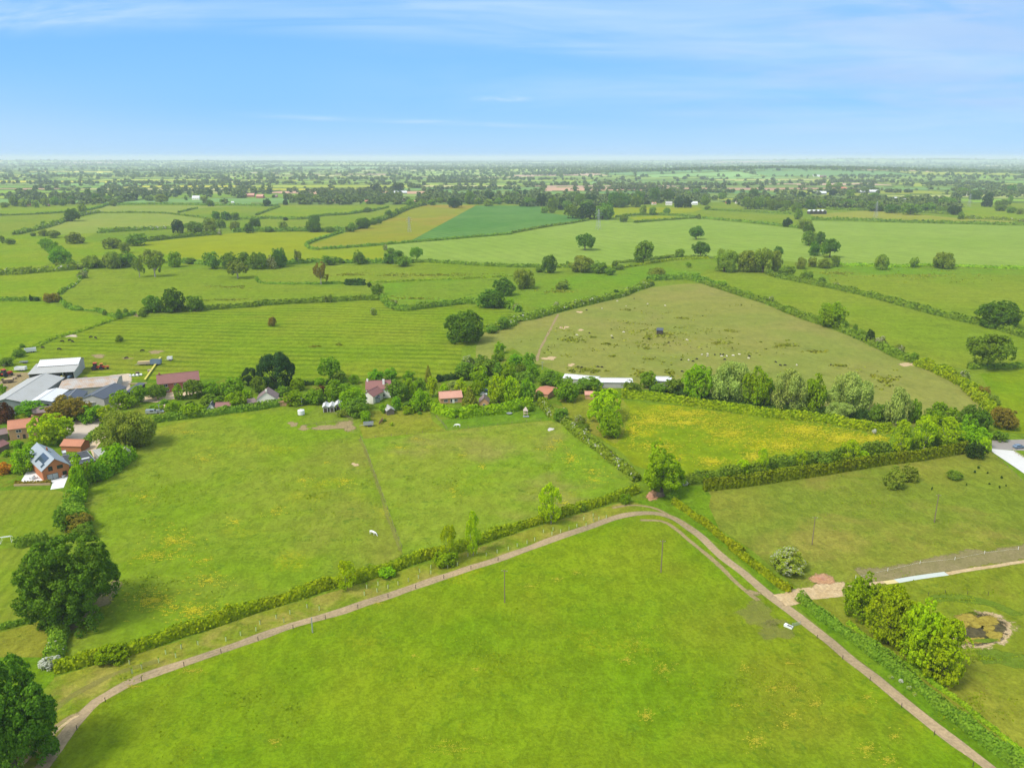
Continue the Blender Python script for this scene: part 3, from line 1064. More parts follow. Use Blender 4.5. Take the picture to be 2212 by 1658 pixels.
def soft_strip(name, tile, s, width, mat, wob=.2, kind='structure', fade=.35):
    pts = P(tile, s) if isinstance(s, str) else s
    path = smooth_path(pts, 2.0)
    A, T, N = frames(path)
    rng = np.random.default_rng(len(path))
    z = layer(path)
    wl = width * .5 * (1 + wob * (noise1(len(A), 3, rng) - .5) * 2)
    wr = width * .5 * (1 + wob * (noise1(len(A), 3, rng) - .5) * 2)
    cols = [A + N * (wl * 1.15)[:, None], A + N * (wl * (1 - fade))[:, None], A - N * (wr * (1 - fade))[:, None], A - N * (wr * 1.15)[:, None]]
    vs = np.stack(cols, 1).reshape(-1, 3); vs[:, 2] = z
    i = (np.arange(len(A) - 1)[:, None] * 4 + np.arange(3)[None, :]).ravel()
    f = np.stack([i + 1, i + 5, i + 4, i], 1)
    o = link(name, np_mesh(name, vs, f, mat))
    at_ = o.data.color_attributes.new('tone', 'FLOAT_COLOR', 'POINT')
    e = np.tile(np.array([0, 1, 1, 0], np.float32), len(A)); e[:4] = 0; e[-4:] = 0
    at_.data.foreach_set('color', np.repeat(e, 4))
    return tag(o, kind=kind)


def blob(name, tile, x, y, rx, ry, mat, seed=0, n=26, jit=.22, kind='structure'):
    """an irregular patch whose outline is given by a picture centre and radii"""
    rg = random.Random(seed + int(x) + int(y))
    ph = [rg.random() * 6.28 for _ in range(4)]
    pts = []
    for i in range(n):
        a = 2 * math.pi * i / n
        r = 1 + jit * (math.sin(2 * a + ph[0]) * .5 + math.sin(3 * a + ph[1]) * .4 + math.sin(5 * a + ph[2]) * .3 + math.sin(9 * a + ph[3]) * .18)
        pts.append(at(tile, x + rx * r * math.cos(a), y + ry * r * math.sin(a)))
    return field(name, 'v', pts, mat, kind)


def strip(name, tile, s, width, mat, wob=.06, kind='structure'):
    pts = P(tile, s) if isinstance(s, str) else s
    path = smooth_path(pts, 2.5)
    A, T, N = frames(path)
    rng = np.random.default_rng(len(path))
    z = layer(path)
    wl = width * .5 * (1 + wob * (noise1(len(A), 3, rng) - .5) * 2)
    wr = width * .5 * (1 + wob * (noise1(len(A), 3, rng) - .5) * 2)
    a = A + N * wl[:, None]; b = A - N * wr[:, None]
    vs = np.stack([a, b], 1).reshape(-1, 3); vs[:, 2] = z
    i = np.arange(len(A) - 1) * 2
    f = np.stack([i + 1, i + 3, i + 2, i], 1)
    o = link(name, np_mesh(name, vs, f, mat))
    return tag(o, kind=kind)


# ------------------------------------------------------------------ buildings
def window(parent, x, z, w_, h_, y=0.0, face='f', glass='glass', frame='white', name='window'):
    """frame with a pane; on the front (f) at y or on a side (r) at x=y"""
    mb = MB()
    t, pr = .09, .06
    def bx(a0, a1, c0, c1, m_, proud):
        if face == 'f': m_.box(a0, a1, y - proud, y + .02, c0, c1)
        else: m_.box(y - .02, y + proud, a0, a1, c0, c1)
    bx(x - w_ / 2, x + w_ / 2, z - t, z, mb, pr + .05)
    bx(x - w_ / 2, x + w_ / 2, z + h_ - t, z + h_, mb, pr)
    for xx in (x - w_ / 2, x + w_ / 2 - t):
        bx(xx, xx + t, z + .002, z + h_ - t - .002, mb, pr)
    if w_ > 1.1:
        bx(x - t / 2, x + t / 2, z + .002, z + h_ - t - .002, mb, pr)
    fr = mb.build(name, M[frame], parent)
    pb = MB(); bx(x - w_ / 2 + t, x + w_ / 2 - t, z + .003, z + h_ - t - .003, pb, .03)
    pb.build('pane', M[glass], fr)
    return fr


def house(name, label, cat, tile, A, B, C, he, hr, ridge, wall, roof, wins=(), chim=(), ov=.35, group=None, open_front=False,
          hip=False, doors=(), skylights=(), bays=0, frame='white'):
    """A, B: front eave corners and C: rear corner (or depth in metres), picture positions at eave height.
    ridge: 'x' along the front, 'y' away from the viewer, 'mono' rising to the back, 'flat'"""
    a, b = at(tile, *A, he), at(tile, *B, he)
    a.z = b.z = 0
    ux = (b - a); Ln = ux.length; ux.normalize()
    uy = Vector((-ux.y, ux.x, 0))
    if isinstance(C, (int, float)):
        D = float(C)
    else:
        c = at(tile, *C, he); c.z = 0
        D = (c - b).dot(uy)
    root = empty(name, a, math.atan2(ux.y, ux.x))
    tag(root, label, cat, group)
    mb = MB()
    t = .25
    if ridge == 'flat':
        mb.box(0, Ln, 0, t, -.1, he) if not open_front else None
        mb.box(0, Ln, D - t, D, -.1, he); mb.box(0, t, t, D - t, -.1, he); mb.box(Ln - t, Ln, t, D - t, -.1, he)
        wo_ = mb.build('wall', M[wall], root)
        rb = MB(); rb.box(-.15, Ln + .15, -.15, D + .15, he + .002, he + .18)
        ro = rb.build('roof', M[roof], root)
        kb = MB()
        for q in ((-.15, Ln + .15, -.15, .02), (-.15, Ln + .15, D - .02, D + .15), (-.15, .02, .025, D - .025), (Ln - .02, Ln + .15, .025, D - .025)):
            kb.box(*q, he + .182, he + .34)
        kb.build('parapet', M['metal'], ro)
    else:
        def wallpoly(p, q, zs_top_mid=None, hp=he, hq=he):
            """vertical slab from p to q"""
            p, q = Vector((*p, 0)), Vector((*q, 0))
            d = (q - p).normalized(); nrm = Vector((-d.y, d.x, 0)) * t
            base = [p, q]; prof = [(p, hp), (q, hq)] if zs_top_mid is None else [(p, hp), ((p + q) / 2, zs_top_mid), (q, hq)]
            outer = [p + Vector((0, 0, -.1)), q + Vector((0, 0, -.1))] + [x + Vector((0, 0, z)) for x, z in reversed(prof)]
            n = len(outer)
            inner = [x + nrm for x in outer]
            fs = [tuple(range(n)), tuple(range(2 * n - 1, n - 1, -1))] + [(i, n + i, n + (i + 1) % n, (i + 1) % n) for i in range(n)]
            mb.add(outer + inner, [tuple(reversed(f)) for f in fs])
        if ridge == 'x':
            if not open_front: wallpoly((0, 0), (Ln, 0))
            wallpoly((Ln, .001), (Ln, D - .001), None if hip else hr); wallpoly((Ln, D), (0, D)); wallpoly((0, D - .001), (0, .001), None if hip else hr)
        elif ridge == 'y':
            if not open_front: wallpoly((0, 0), (Ln, 0), None if hip else hr)
            wallpoly((Ln, .001), (Ln, D - .001)); wallpoly((Ln, D), (0, D), None if hip else hr); wallpoly((0, D - .001), (0, .001))
        else:
            if not open_front: wallpoly((0, 0), (Ln, 0))
            wallpoly((Ln, .001), (Ln, D - .001), None, he, hr); wallpoly((Ln, D), (0, D), None, hr, hr); wallpoly((0, D - .001), (0, .001), None, hr, he)
        wo_ = mb.build('wall', M[wall], root)
        rb = MB(); th = .14
        def slab(q):
            top = [Vector(x) + Vector((0, 0, th + .01)) for x in q]; bot = [Vector(x) + Vector((0, 0, .01)) for x in q]
            n = len(q)
            rb.add(bot + top, [tuple(range(n - 1, -1, -1)), tuple(range(n, 2 * n))] + [(i, (i + 1) % n, n + (i + 1) % n, n + i) for i in range(n)])
        if ridge == 'x':
            dz = (hr - he) / (D / 2) * ov
            hi_ = min(D / 2, Ln * .35) if hip else -ov
            slab([(-ov, -ov, he - dz), (Ln + ov, -ov, he - dz), (Ln - hi_, D / 2, hr), (hi_, D / 2, hr)])
            slab([(Ln + ov, D + ov, he - dz), (-ov, D + ov, he - dz), (hi_, D / 2, hr), (Ln - hi_, D / 2, hr)])
            if hip:
                slab([(Ln + ov, -ov, he - dz), (Ln + ov, D + ov, he - dz), (Ln - hi_, D / 2, hr)])
                slab([(-ov, D + ov, he - dz), (-ov, -ov, he - dz), (hi_, D / 2, hr)])
            rc = [(-ov if not hip else hi_, D / 2, hr + th + .03), (Ln + ov if not hip else Ln - hi_, D / 2, hr + th + .03)]
        elif ridge == 'y':
            dz = (hr - he) / (Ln / 2) * ov
            slab([(-ov, D + ov, he - dz), (-ov, -ov, he - dz), (Ln / 2, -ov, hr), (Ln / 2, D + ov, hr)])
            slab([(Ln + ov, -ov, he - dz), (Ln + ov, D + ov, he - dz), (Ln / 2, D + ov, hr), (Ln / 2, -ov, hr)])
            rc = [(Ln / 2, -ov, hr + th + .03), (Ln / 2, D + ov, hr + th + .03)]
        else:
            dz = (hr - he) / D * ov
            slab([(-ov, -ov, he - dz), (Ln + ov, -ov, he - dz), (Ln + ov, D + ov, hr + dz), (-ov, D + ov, hr + dz)])
            rc = None
        ro = rb.build('roof', M[roof], root)
        if rc:
            MB().bar(rc[0], rc[1], .14, n=6).build('ridge_cap', M['barnroof' if roof in ('barnroof', 'darkroof', 'whiteroof') else roof], ro)
        for (fx, fy, w_, h_) in skylights:      # fractions along the roof's right or front slope
            if ridge == 'y':
                x = Ln / 2 + fx * Ln / 2; z = hr - abs(fx) * (hr - he)
                sgn = 1 if fx > 0 else -1
                sl_ = (hr - he) / (Ln / 2)
                y0 = fy * D
                q = [(x - sgn * h_ / 2, y0 - w_ / 2), (x + sgn * h_ / 2, y0 - w_ / 2), (x + sgn * h_ / 2, y0 + w_ / 2), (x - sgn * h_ / 2, y0 + w_ / 2)]
                zz = lambda xx: hr - abs(xx - Ln / 2) * sl_ + th
                vs = [(px, py, zz(px) + .02) for px, py in q] + [(px, py, zz(px) + .12) for px, py in q]
                pyd('skylight' if h_ < 2 else 'solar_panel', vs, [(3, 2, 1, 0), (4, 5, 6, 7), (0, 1, 5, 4), (1, 2, 6, 5), (2, 3, 7, 6), (3, 0, 4, 7)], M['solar'], ro)
    for (x, y, zt, sz) in chim:
        zb = (he + hr) / 2 - .6
        cbx = MB().box(x * Ln - sz / 2, x * Ln + sz / 2, y * D - sz / 2, y * D + sz / 2, zb, zt)
        co = cbx.build('chimney', M[wall], ro)
        cpb = MB(); cpb.bar((x * Ln, y * D, zt), (x * Ln, y * D, zt + .35), .13, .11, 8); cpb.build('chimney_pot', M['orangeroof'], co)
    for wv in wins:
        fx, z, w_, h_ = wv[:4]
        fc = wv[4] if len(wv) > 4 else 'f'
        gl = wv[5] if len(wv) > 5 else 'glass'
        if fc == 'f': window(root, fx * Ln, z, w_, h_, 0.0, 'f', gl, frame)
        else: window(root, fx * D, z, w_, h_, Ln, 'r', gl, frame)
    for dv in doors:
        fx, w_, h_, mt = dv
        db = MB().box(fx * Ln - w_ / 2, fx * Ln + w_ / 2, -.06, .02, 0, h_)
        do = db.build('door', M[mt], root)
        MB().box(fx * Ln + w_ * .3, fx * Ln + w_ * .3 + .08, -.12, -.062, h_ * .45, h_ * .45 + .12).build('handle', M['metal'], do)
    if bays:
        pb = MB()
        for i in range(bays + 1):
            x = .15 + (Ln - .3) * i / bays
            mb2 = MB().box(x - .15, x + .15, .02, .32, 0, he - .02).build('post', M['metal'], root)
        fl = MB().box(.3, Ln - .3, .4, D - .3, .001, .06).build('floor_slab', M['soil'], root)
    return root, Ln, D


# ------------------------------------------------------------------ small things
def skin(name, verts, edges, radii, mat, sub=1):
    me = bpy.data.meshes.new(name)
    me.from_pydata(verts, edges, [])
    o = bpy.data.objects.new(name, me)
    COL.objects.link(o)
    o.modifiers.new('s', 'SKIN')
    if me.skin_vertices:
        for i, r in enumerate(radii):
            me.skin_vertices[0].data[i].radius = (r, r)
        me.skin_vertices[0].data[0].use_root = True
    md = o.modifiers.new('u', 'SUBSURF'); md.levels = sub; md.render_levels = sub
    dg = bpy.context.evaluated_depsgraph_get()
    m2 = bpy.data.meshes.new_from_object(o.evaluated_get(dg))
    bpy.data.objects.remove(o)
    m2.name = name
    m2.materials.clear(); m2.materials.append(mat)
    for p in m2.polygons: p.use_smooth = True
    return m2


def quadruped(name, mat, Lb, Hs, rb, graze=True, neck=.35, lying=False):
    """body length Lb, shoulder height Hs, trunk radius rb; faces +X"""
    z = Hs - rb
    hx = Lb * .5
    lr = rb * .2
    v = [(-hx * .1, 0, z), (hx * .72, 0, z + rb * .08), (-hx * .85, 0, z + rb * .1)]
    r = [rb * 1.02, rb * .92, rb * .88]
    e = [(0, 1), (0, 2)]
    nb = len(v)
    if graze:
        v += [(hx + neck * .6, 0, z - Hs * .12), (hx + neck * 1.1, 0, Hs * .18), (hx + neck * 1.3, 0, Hs * .05)]
    else:
        v += [(hx + neck * .6, 0, z + neck * .7), (hx + neck, 0, z + neck * 1.1), (hx + neck * 1.6, 0, z + neck * .8)]
    r += [rb * .5, rb * .34, rb * .2]
    e += [(1, nb), (nb, nb + 1), (nb + 1, nb + 2)]
    for sx, xo in ((1, hx * .72), (-1, -hx * .85)):
        for sy in (-1, 1):
            k = len(v)
            yo = sy * rb * .55
            if lying:
                v += [(xo, yo, z * .5), (xo + .1 * sx * Hs, yo * 1.4, lr), (xo + .25 * Hs, yo * 1.5, lr)]
            else:
                v += [(xo, yo, z - rb * .55), (xo - sx * .03 * Hs - (.06 * Hs if sx < 0 else 0), yo, z * .45), (xo, yo, lr * .6)]
            r += [rb * .34, lr, lr * .8]
            e += [(1 if sx > 0 else 2, k), (k, k + 1), (k + 1, k + 2)]
    k = len(v)
    v += [(-hx * 1.05, 0, z + rb * .3), (-hx * 1.15, 0, z - Hs * .2)]
    r += [rb * .16, rb * .1]
    e += [(2, k), (k, k + 1)]
    return skin(name, v, e, r, mat)


def car(label, p, rz, paint, group='parked cars', van=False, name=None):
    root = empty('van' if van else 'car', p, rz)
    tag(root, label, 'van' if van else 'car', group)
    Lc, Wc = (5.0, 1.95) if van else (4.3, 1.8)
    prof = [(-Lc / 2, .35), (Lc / 2, .35), (Lc / 2, .75), (Lc * .30, .95), (Lc * .12, 1.42), (-Lc * .30, 1.45), (-Lc * .46, .98), (-Lc / 2, .9)]
    if van:
        prof = [(-Lc / 2, .35), (Lc / 2, .35), (Lc / 2, .85), (Lc * .36, 1.15), (Lc * .22, 1.95), (-Lc / 2 + .05, 2.0), (-Lc / 2, 1.0)]
    n = len(prof)
    vs = []
    for y in (-Wc / 2, Wc / 2):
        for x, z in prof:
            vs.append((x, y * (.86 if z > 1.3 else 1), z))
    fs = [tuple(range(n - 1, -1, -1)), tuple(range(n, 2 * n))] + [(i, (i + 1) % n, n + (i + 1) % n, n + i) for i in range(n)]
    pyd('body', vs, [tuple(reversed(f)) for f in fs], M[paint], root)
    wmb = MB()
    wz0, wz1 = (1.15, 1.8) if van else (1.0, 1.36)
    wmb.box(-Lc * (.1 if van else .36), Lc * (.2 if van else .16), -Wc / 2 * .93 - .03, Wc / 2 * .93 + .03, wz0, wz1)
    wmb.build('windows' if 0 else 'window', M['glass'], root)
    ws = pyd('windscreen', [(Lc * .29, -.7, .99), (Lc * .29, .7, .99), (Lc * .14, .62, 1.40), (Lc * .14, -.62, 1.40)] if not van else
             [(Lc * .35, -.8, 1.22), (Lc * .35, .8, 1.22), (Lc * .25, .75, 1.88), (Lc * .25, -.75, 1.88)], [(0, 1, 2, 3)], M['glass'], root)
    ws.location = (.03, 0, .02)
    for sx in (-.31, .31):
        for sy in (-1, 1):
            MB().bar((sx * Lc, sy * Wc / 2 * .98, .33), (sx * Lc, sy * (Wc / 2 - .22), .33), .33, n=12).build('wheel', M['tyre'], root)
    return root


def post_fence(label, tile, s, gap, h=1.2, mat='wood', wires=2, group='field fences', mode='post', rail=False, r=.07):
    pts = P(tile, s) if isinstance(s, str) else s
    path = smooth_path(pts, 1.0)
    root = empty('fence', path[0])
    tag(root, label, 'fence', group)
    o0 = path[0]
    acc, last = 0, None
    posts = []
    for i, p in enumerate(path):
        if i: acc += (p - path[i - 1]).length
        if last is None or acc - last >= gap:
            posts.append(p - o0); last = acc
    posts = posts[:98]
    pm = None
    for q in posts:
        if pm is None:
            pb = MB().bar((0, 0, -.2), (0, 0, h), r, r * .9, 6).build('post', M[mat], root)
            pm = pb
        else:
            pb = pm.copy(); COL.objects.link(pb); pb.parent = root
        pb.location = (q.x, q.y, 0)
    wb = MB()
    for j in range(wires):
        z = h * (.45 + .5 * j / max(1, wires - 1))
        for a, b in zip(posts, posts[1:]):
            wb.bar((a.x, a.y, z), (b.x, b.y, z), .05 if rail else .012, n=4)
    if wires:
        wb.build('rail' if rail else 'wire', M[mat], root)
    return root


def pole(label, tile, x, y, ytop, group='utility poles in the fields', cross=True, mat='wood', name='utility_pole', r=.16):
    p = at(tile, x, y)
    d = depth_of(p)
    th = math.atan2(CAM_H, math.hypot(p.x, p.y))
    H = (y - ytop) * tilek(tile) * d / FV / math.cos(th)
    root = empty(name, p, random.uniform(-.3, .3))
    tag(root, label, name.replace('_', ' '), group)
    MB().bar((0, 0, -.3), (0, 0, H), r, r * .7, 8).build('post', M[mat], root)
    if cross:
        MB().box(-.75, .75, -.06, .06, H - .5, H - .38).build('crossarm', M[mat], root)
        for sx in (-.65, 0, .65):
            MB().bar((sx, 0, H - .379), (sx, 0, H - .2), .06, .04, 6).build('insulator', M['metal'], root)
    return root, H


def pylon(label, tile, x, y, ytop):
    p = at(tile, x, y)
    H = (y - ytop) * tilek(tile) * depth_of(p) / FV
    root = empty('pylon', p, .5)
    tag(root, label, 'pylon', 'power line pylons')
    mb = MB()
    b, t, rr = H * .10, H * .022, .10 + H * .002
    lv = [0, .2, .38, .54, .68, .80, .90, 1.0]
    def hw(f): return b * (1 - f) ** 1.3 + t * (1 - (1 - f) ** 1.3) if f < 1 else .05
    for f0, f1 in zip(lv, lv[1:]):
        w0, w1 = hw(f0), hw(f1)
        c0 = [(sx * w0, sy * w0, f0 * H) for sx, sy in ((-1, -1), (1, -1), (1, 1), (-1, 1))]
        c1 = [(sx * w1, sy * w1, f1 * H) for sx, sy in ((-1, -1), (1, -1), (1, 1), (-1, 1))]
        for i in range(4):
            mb.bar(c0[i], c1[i], rr, n=4)
            mb.bar(c0[i], c1[(i + 1) % 4], rr * .55, n=4)
            mb.bar(c1[i], c1[(i + 1) % 4], rr * .55, n=4)
    mb.build('lattice_mast', M['pylon'], root)
    for f, wd in ((.66, .17), (.78, .21), (.90, .15)):
        a = MB()
        a.bar((-wd * H, 0, f * H), (wd * H, 0, f * H), rr * .7, n=4)
        a.bar((-wd * H, 0, f * H), (0, 0, (f + .05) * H), rr * .6, n=4); a.bar((wd * H, 0, f * H), (0, 0, (f + .05) * H), rr * .6, n=4)
        ao = a.build('crossarm', M['pylon'], root)
        for sx in (-1, 1):
            MB().bar((sx * wd * H, 0, f * H), (sx * wd * H, 0, (f - .035) * H), .2, n=4).build('insulator', M['metal'], ao)
    return root

# ================================================================== THE PLACE
# ------------------------------------------------------------------ ground sheet and far country
def base_ground():
    ys = [-300, 0, 300, 900, 1800, 2600, 3200] + list(np.arange(3300, 9000, 150)) + list(np.arange(9000, 24000, 400)) + [25000, 28000, 32000, 38000]
    nx = 90
    vs, fs = [], []
    for y in ys:
        for i in range(nx + 1):
            x = (i / nx * 2 - 1) * max(1200, y * 1.05)
            vs.append((x, y, float(hill(x, y)) - (1.2 if y > 2600 else 0)))
    W1 = nx + 1
    for j in range(len(ys) - 1):
        for i in range(nx):
            a = j * W1 + i
            fs.append((a, a + 1, a + W1 + 1, a + W1))
    o = link('ground', np_mesh('ground', np.array(vs), np.array(fs), G['base']))
    tag(o, kind='structure')


base_ground()


def far_country():
    """patchwork of fields from 1.9 km to the skyline, its hedgerows, woods and trees"""
    rng = np.random.default_rng(5)
    pal = [(.150, .240, .022), (.130, .215, .025), (.170, .250, .040), (.110, .190, .030), (.190, .250, .030), (.160, .225, .050),
           (.09, .17, .045), (.225, .26, .03), (.24, .26, .07), (.135, .23, .06)]
    rare = [(.36, .22, .14), (.34, .25, .15), (.30, .21, .14), (.36, .34, .03), (.33, .31, .12)]
    vs, fs, cols = [], [], []
    hv, hf, hc = [], [], []
    treepts = []
    y = 2000.0
    prev = None
    row = 0
    while y < 30000:
        c = 175 + y * .034
        y2 = y + c
        nx = int(2 * .80 * y2 / (c * 2.1)) + 1
        off = rng.random() * c
        xs = [-.80 * y2 - off + c * 2.1 * (i + .35 * (rng.random() - .5)) for i in range(nx + 2)]
        amp = c * .28
        def yl(x, yb, s): return yb + amp * math.sin(x / (c * 2.3) + s) * .6 + amp * .4 * math.sin(x / (c * .9) + s * 2)
        s0, s1 = row * 1.7, (row + 1) * 1.7
        for i in range(len(xs) - 1):
            xa, xb = xs[i], xs[i + 1]
            tilt = (rng.random() - .5) * c * .3
            nsub = 4
            colr = pal[rng.integers(len(pal))] if rng.random() > .13 else rare[rng.integers(len(rare))]
            sc_ = .85 + .3 * rng.random()
            colr = tuple(q * sc_ * (1.2 + min(.5, (y - 2000) / 8000)) + min(.06, max(0, (y - 3000) / 80000)) for q in colr)  # haze painted in: field colours grow brighter and whiter with distance
            wood = rng.random() < (.10 if y < 7000 else .16)
            b0 = len(vs)
            for a in range(nsub + 1):
                for b in range(nsub + 1):
                    x = xa + (xb - xa) * b / nsub
                    y0_, y1_ = yl(x, y, s0), yl(x, y2, s1)
                    yy_ = y0_ + (y1_ - y0_) * a / nsub
                    x += tilt * a / nsub if 0 < b < nsub or True else 0
                    vs.append((x, yy_, float(hill(x, yy_)) + .3))
            for a in range(nsub):
                for b in range(nsub):
                    k = b0 + a * (nsub + 1) + b
                    fs.append((k, k + 1, k + nsub + 2, k + nsub + 1)); cols.append(colr)
            # hedge along the front and one side
            hh = 3.0 + y * .00035
            for (p, q) in (((xa, yl(xa, y, s0)), (xb, yl(xb, y, s0))), ((xa, yl(xa, y, s0)), (xa + tilt, yl(xa, y2, s1)))):
                Lh = math.hypot(q[0] - p[0], q[1] - p[1])
                m = max(2, int(Lh / (25 + y * .004)))
                for j in range(m):
                    if rng.random() < .10: continue
                    def pt(t):
                        X = p[0] + (q[0] - p[0]) * t
                        Y = yl(X, y, s0) if p[1] != q[1] and abs(q[0] - p[0]) > abs(q[1] - p[1]) else p[1] + (q[1] - p[1]) * t
                        return X, Y
                    (X0, Y0), (X1, Y1) = pt(j / m), pt((j + 1) / m)
                    h_ = hh * (.6 + .8 * rng.random()); wd_ = 2.2 + y * .0004
                    dx_, dy_ = X1 - X0, Y1 - Y0
                    l_ = math.hypot(dx_, dy_) + 1e-6
                    nx_, ny_ = -dy_ / l_ * wd_, dx_ / l_ * wd_
                    z0, z1 = float(hill(X0, Y0)), float(hill(X1, Y1))
                    k = len(hv)
                    hv += [(X0 - nx_, Y0 - ny_, z0), (X0 - nx_ * .5, Y0 - ny_ * .5, z0 + h_), (X0 + nx_ * .5, Y0 + ny_ * .5, z0 + h_), (X0 + nx_, Y0 + ny_, z0),
                           (X1 - nx_, Y1 - ny_, z1), (X1 - nx_ * .5, Y1 - ny_ * .5, z1 + h_), (X1 + nx_ * .5, Y1 + ny_ * .5, z1 + h_), (X1 + nx_, Y1 + ny_, z1)]
                    hf += [(k, k + 4, k + 5, k + 1), (k + 1, k + 5, k + 6, k + 2), (k + 2, k + 6, k + 7, k + 3)]
                    nt = rng.poisson(1.1 if y < 3500 else .75) * (rng.random() < .7)
                    for _ in range(nt):
                        t = rng.random()
                        treepts.append((X0 + dx_ * t + rng.normal() * 2, Y0 + dy_ * t + rng.normal() * 2, 5.5 + 9 * rng.random() ** 1.8 + y * .0007))
            if wood:
                cx_, cy_ = (xa + xb) / 2, (y + y2) / 2
                n = int(50 + 40 * rng.random())
                for _ in range(n):
                    treepts.append((cx_ + rng.normal() * c * .32, cy_ + rng.normal() * c * .10, 7 + 5 * rng.random() + y * .0006))
        y = y2
        row += 1
    # wooded crest and village belts
    for (cx_, cy_, sx, sy, n) in ((1550, 5250, 800, 110, 1100), (2900, 5000, 700, 110, 420), (1000, 6300, 900, 160, 420), (3300, 4300, 700, 60, 200),
                                  (-1500, 3500, 500, 60, 160), (600, 3300, 500, 45, 130), (-600, 4200, 600, 60, 200), (2600, 7200, 2200, 250, 700),
                                  (-2600, 4600, 900, 80, 260), (-5500, 13500, 3500, 500, 600), (4500, 8500, 2200, 300, 700), (100, 9500, 2500, 300, 500)):
        for _ in range(n):
            x, y = cx_ + rng.normal() * sx, cy_ + rng.normal() * sy
            treepts.append((x, y, 7 + 5 * rng.random() + y * .0006))
    for (tl, x0, x1, y0, y1, n) in (('a2', 60, 900, 420, 500, 90), ('a2', 850, 1700, 400, 480, 70), ('a3', 0, 900, 440, 515, 90), ('a3', 900, 1650, 440, 530, 80), ('a2', 1950, 2212, 420, 505, 45),
                                  ('a0', 60, 900, 400, 480, 60), ('a1', 250, 1250, 400, 480, 110), ('a1', 1400, 2212, 400, 470, 80), ('a2', 0, 250, 380, 480, 30), ('a0', 900, 2212, 330, 420, 70), ('a3', 1600, 2212, 320, 420, 60)):
        for _ in range(int(n * 2.2)):
            p = at(tl, x0 + (x1 - x0) * rng.random(), y0 + (y1 - y0) * rng.random())
            treepts.append((p.x, p.y, 7 + 7 * rng.random()))
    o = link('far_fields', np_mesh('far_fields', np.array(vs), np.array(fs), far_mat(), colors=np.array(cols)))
    tag(o, kind='structure')
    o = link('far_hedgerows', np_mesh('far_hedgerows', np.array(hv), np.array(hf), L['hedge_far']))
    tag(o, 'distant hedgerows dividing the patchwork of fields towards the skyline', 'hedgerows', kind='stuff')
    # tree blobs: leafy clumps near, coarser ones further off
    T = np.array([t for t in treepts if t[1] > 1350 and abs(t[0]) < .72 * t[1] + 60])
    rng.shuffle(T)
    near = T[T[:, 1] < 4300]; far = T[T[:, 1] >= 4300]
    def scatter(pts, nl, tmpl_n, name):
        base = crown_mesh('oak', tmpl_n, nl, 77, .05)
        v0 = np.zeros(len(base.vertices) * 3, np.float32); base.vertices.foreach_get('co', v0)
        v0 = v0.reshape(-1, 3)
        n = len(pts)
        ang = rng.random(n) * 6.283
        c_, s_ = np.cos(ang), np.sin(ang)
        X = v0[None, :, 0] * c_[:, None] - v0[None, :, 1] * s_[:, None]
        Y = v0[None, :, 0] * s_[:, None] + v0[None, :, 1] * c_[:, None]
        r = pts[:, 2][:, None] * (1 + .5 * rng.random(n))[:, None]
        hgt = pts[:, 2][:, None] * (.9 + .35 * rng.random(n))[:, None]
        gx, gy = pts[:, 0], pts[:, 1]
        gz = hill(gx, gy)
        vv = np.stack([gx[:, None] + X * r * 1.15, gy[:, None] + Y * r * 1.15, gz[:, None] + v0[None, :, 2] * hgt], -1).reshape(-1, 3)
        ff = np.arange(len(vv)).reshape(-1, 4)
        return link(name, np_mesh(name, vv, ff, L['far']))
    a = scatter(near, .24, 90, 'far_trees')
    tag(a, 'scattered trees and copses on the plain beyond the village belt', 'trees', kind='stuff')
    b = scatter(far, .42, 26, 'distant_woodland')
    tag(b, 'hazy woods and hedgerow trees on the farthest plain and ridge', 'woodland', kind='stuff')


def far_mat():
    m, t, out = mat_new('patchwork_fields')
    at_ = t.add('ShaderNodeAttribute'); at_.attribute_name = 'tone'
    g = t.add('ShaderNodeNewGeometry')
    n = t.noise(g.outputs['Position'], .004, 5, .7)
    c = t.mix(1.0, at_.outputs[0], t.math('ADD', t.math('MULTIPLY', n, .7), .65), 'MULTIPLY')
    b = t.add('ShaderNodeBsdfDiffuse'); t.put(b.inputs[0], c)
    t.l.new(b.outputs[0], out.inputs[0])
    return m


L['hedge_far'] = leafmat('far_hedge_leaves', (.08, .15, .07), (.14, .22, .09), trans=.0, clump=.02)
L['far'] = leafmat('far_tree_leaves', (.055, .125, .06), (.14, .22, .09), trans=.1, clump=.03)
far_country()

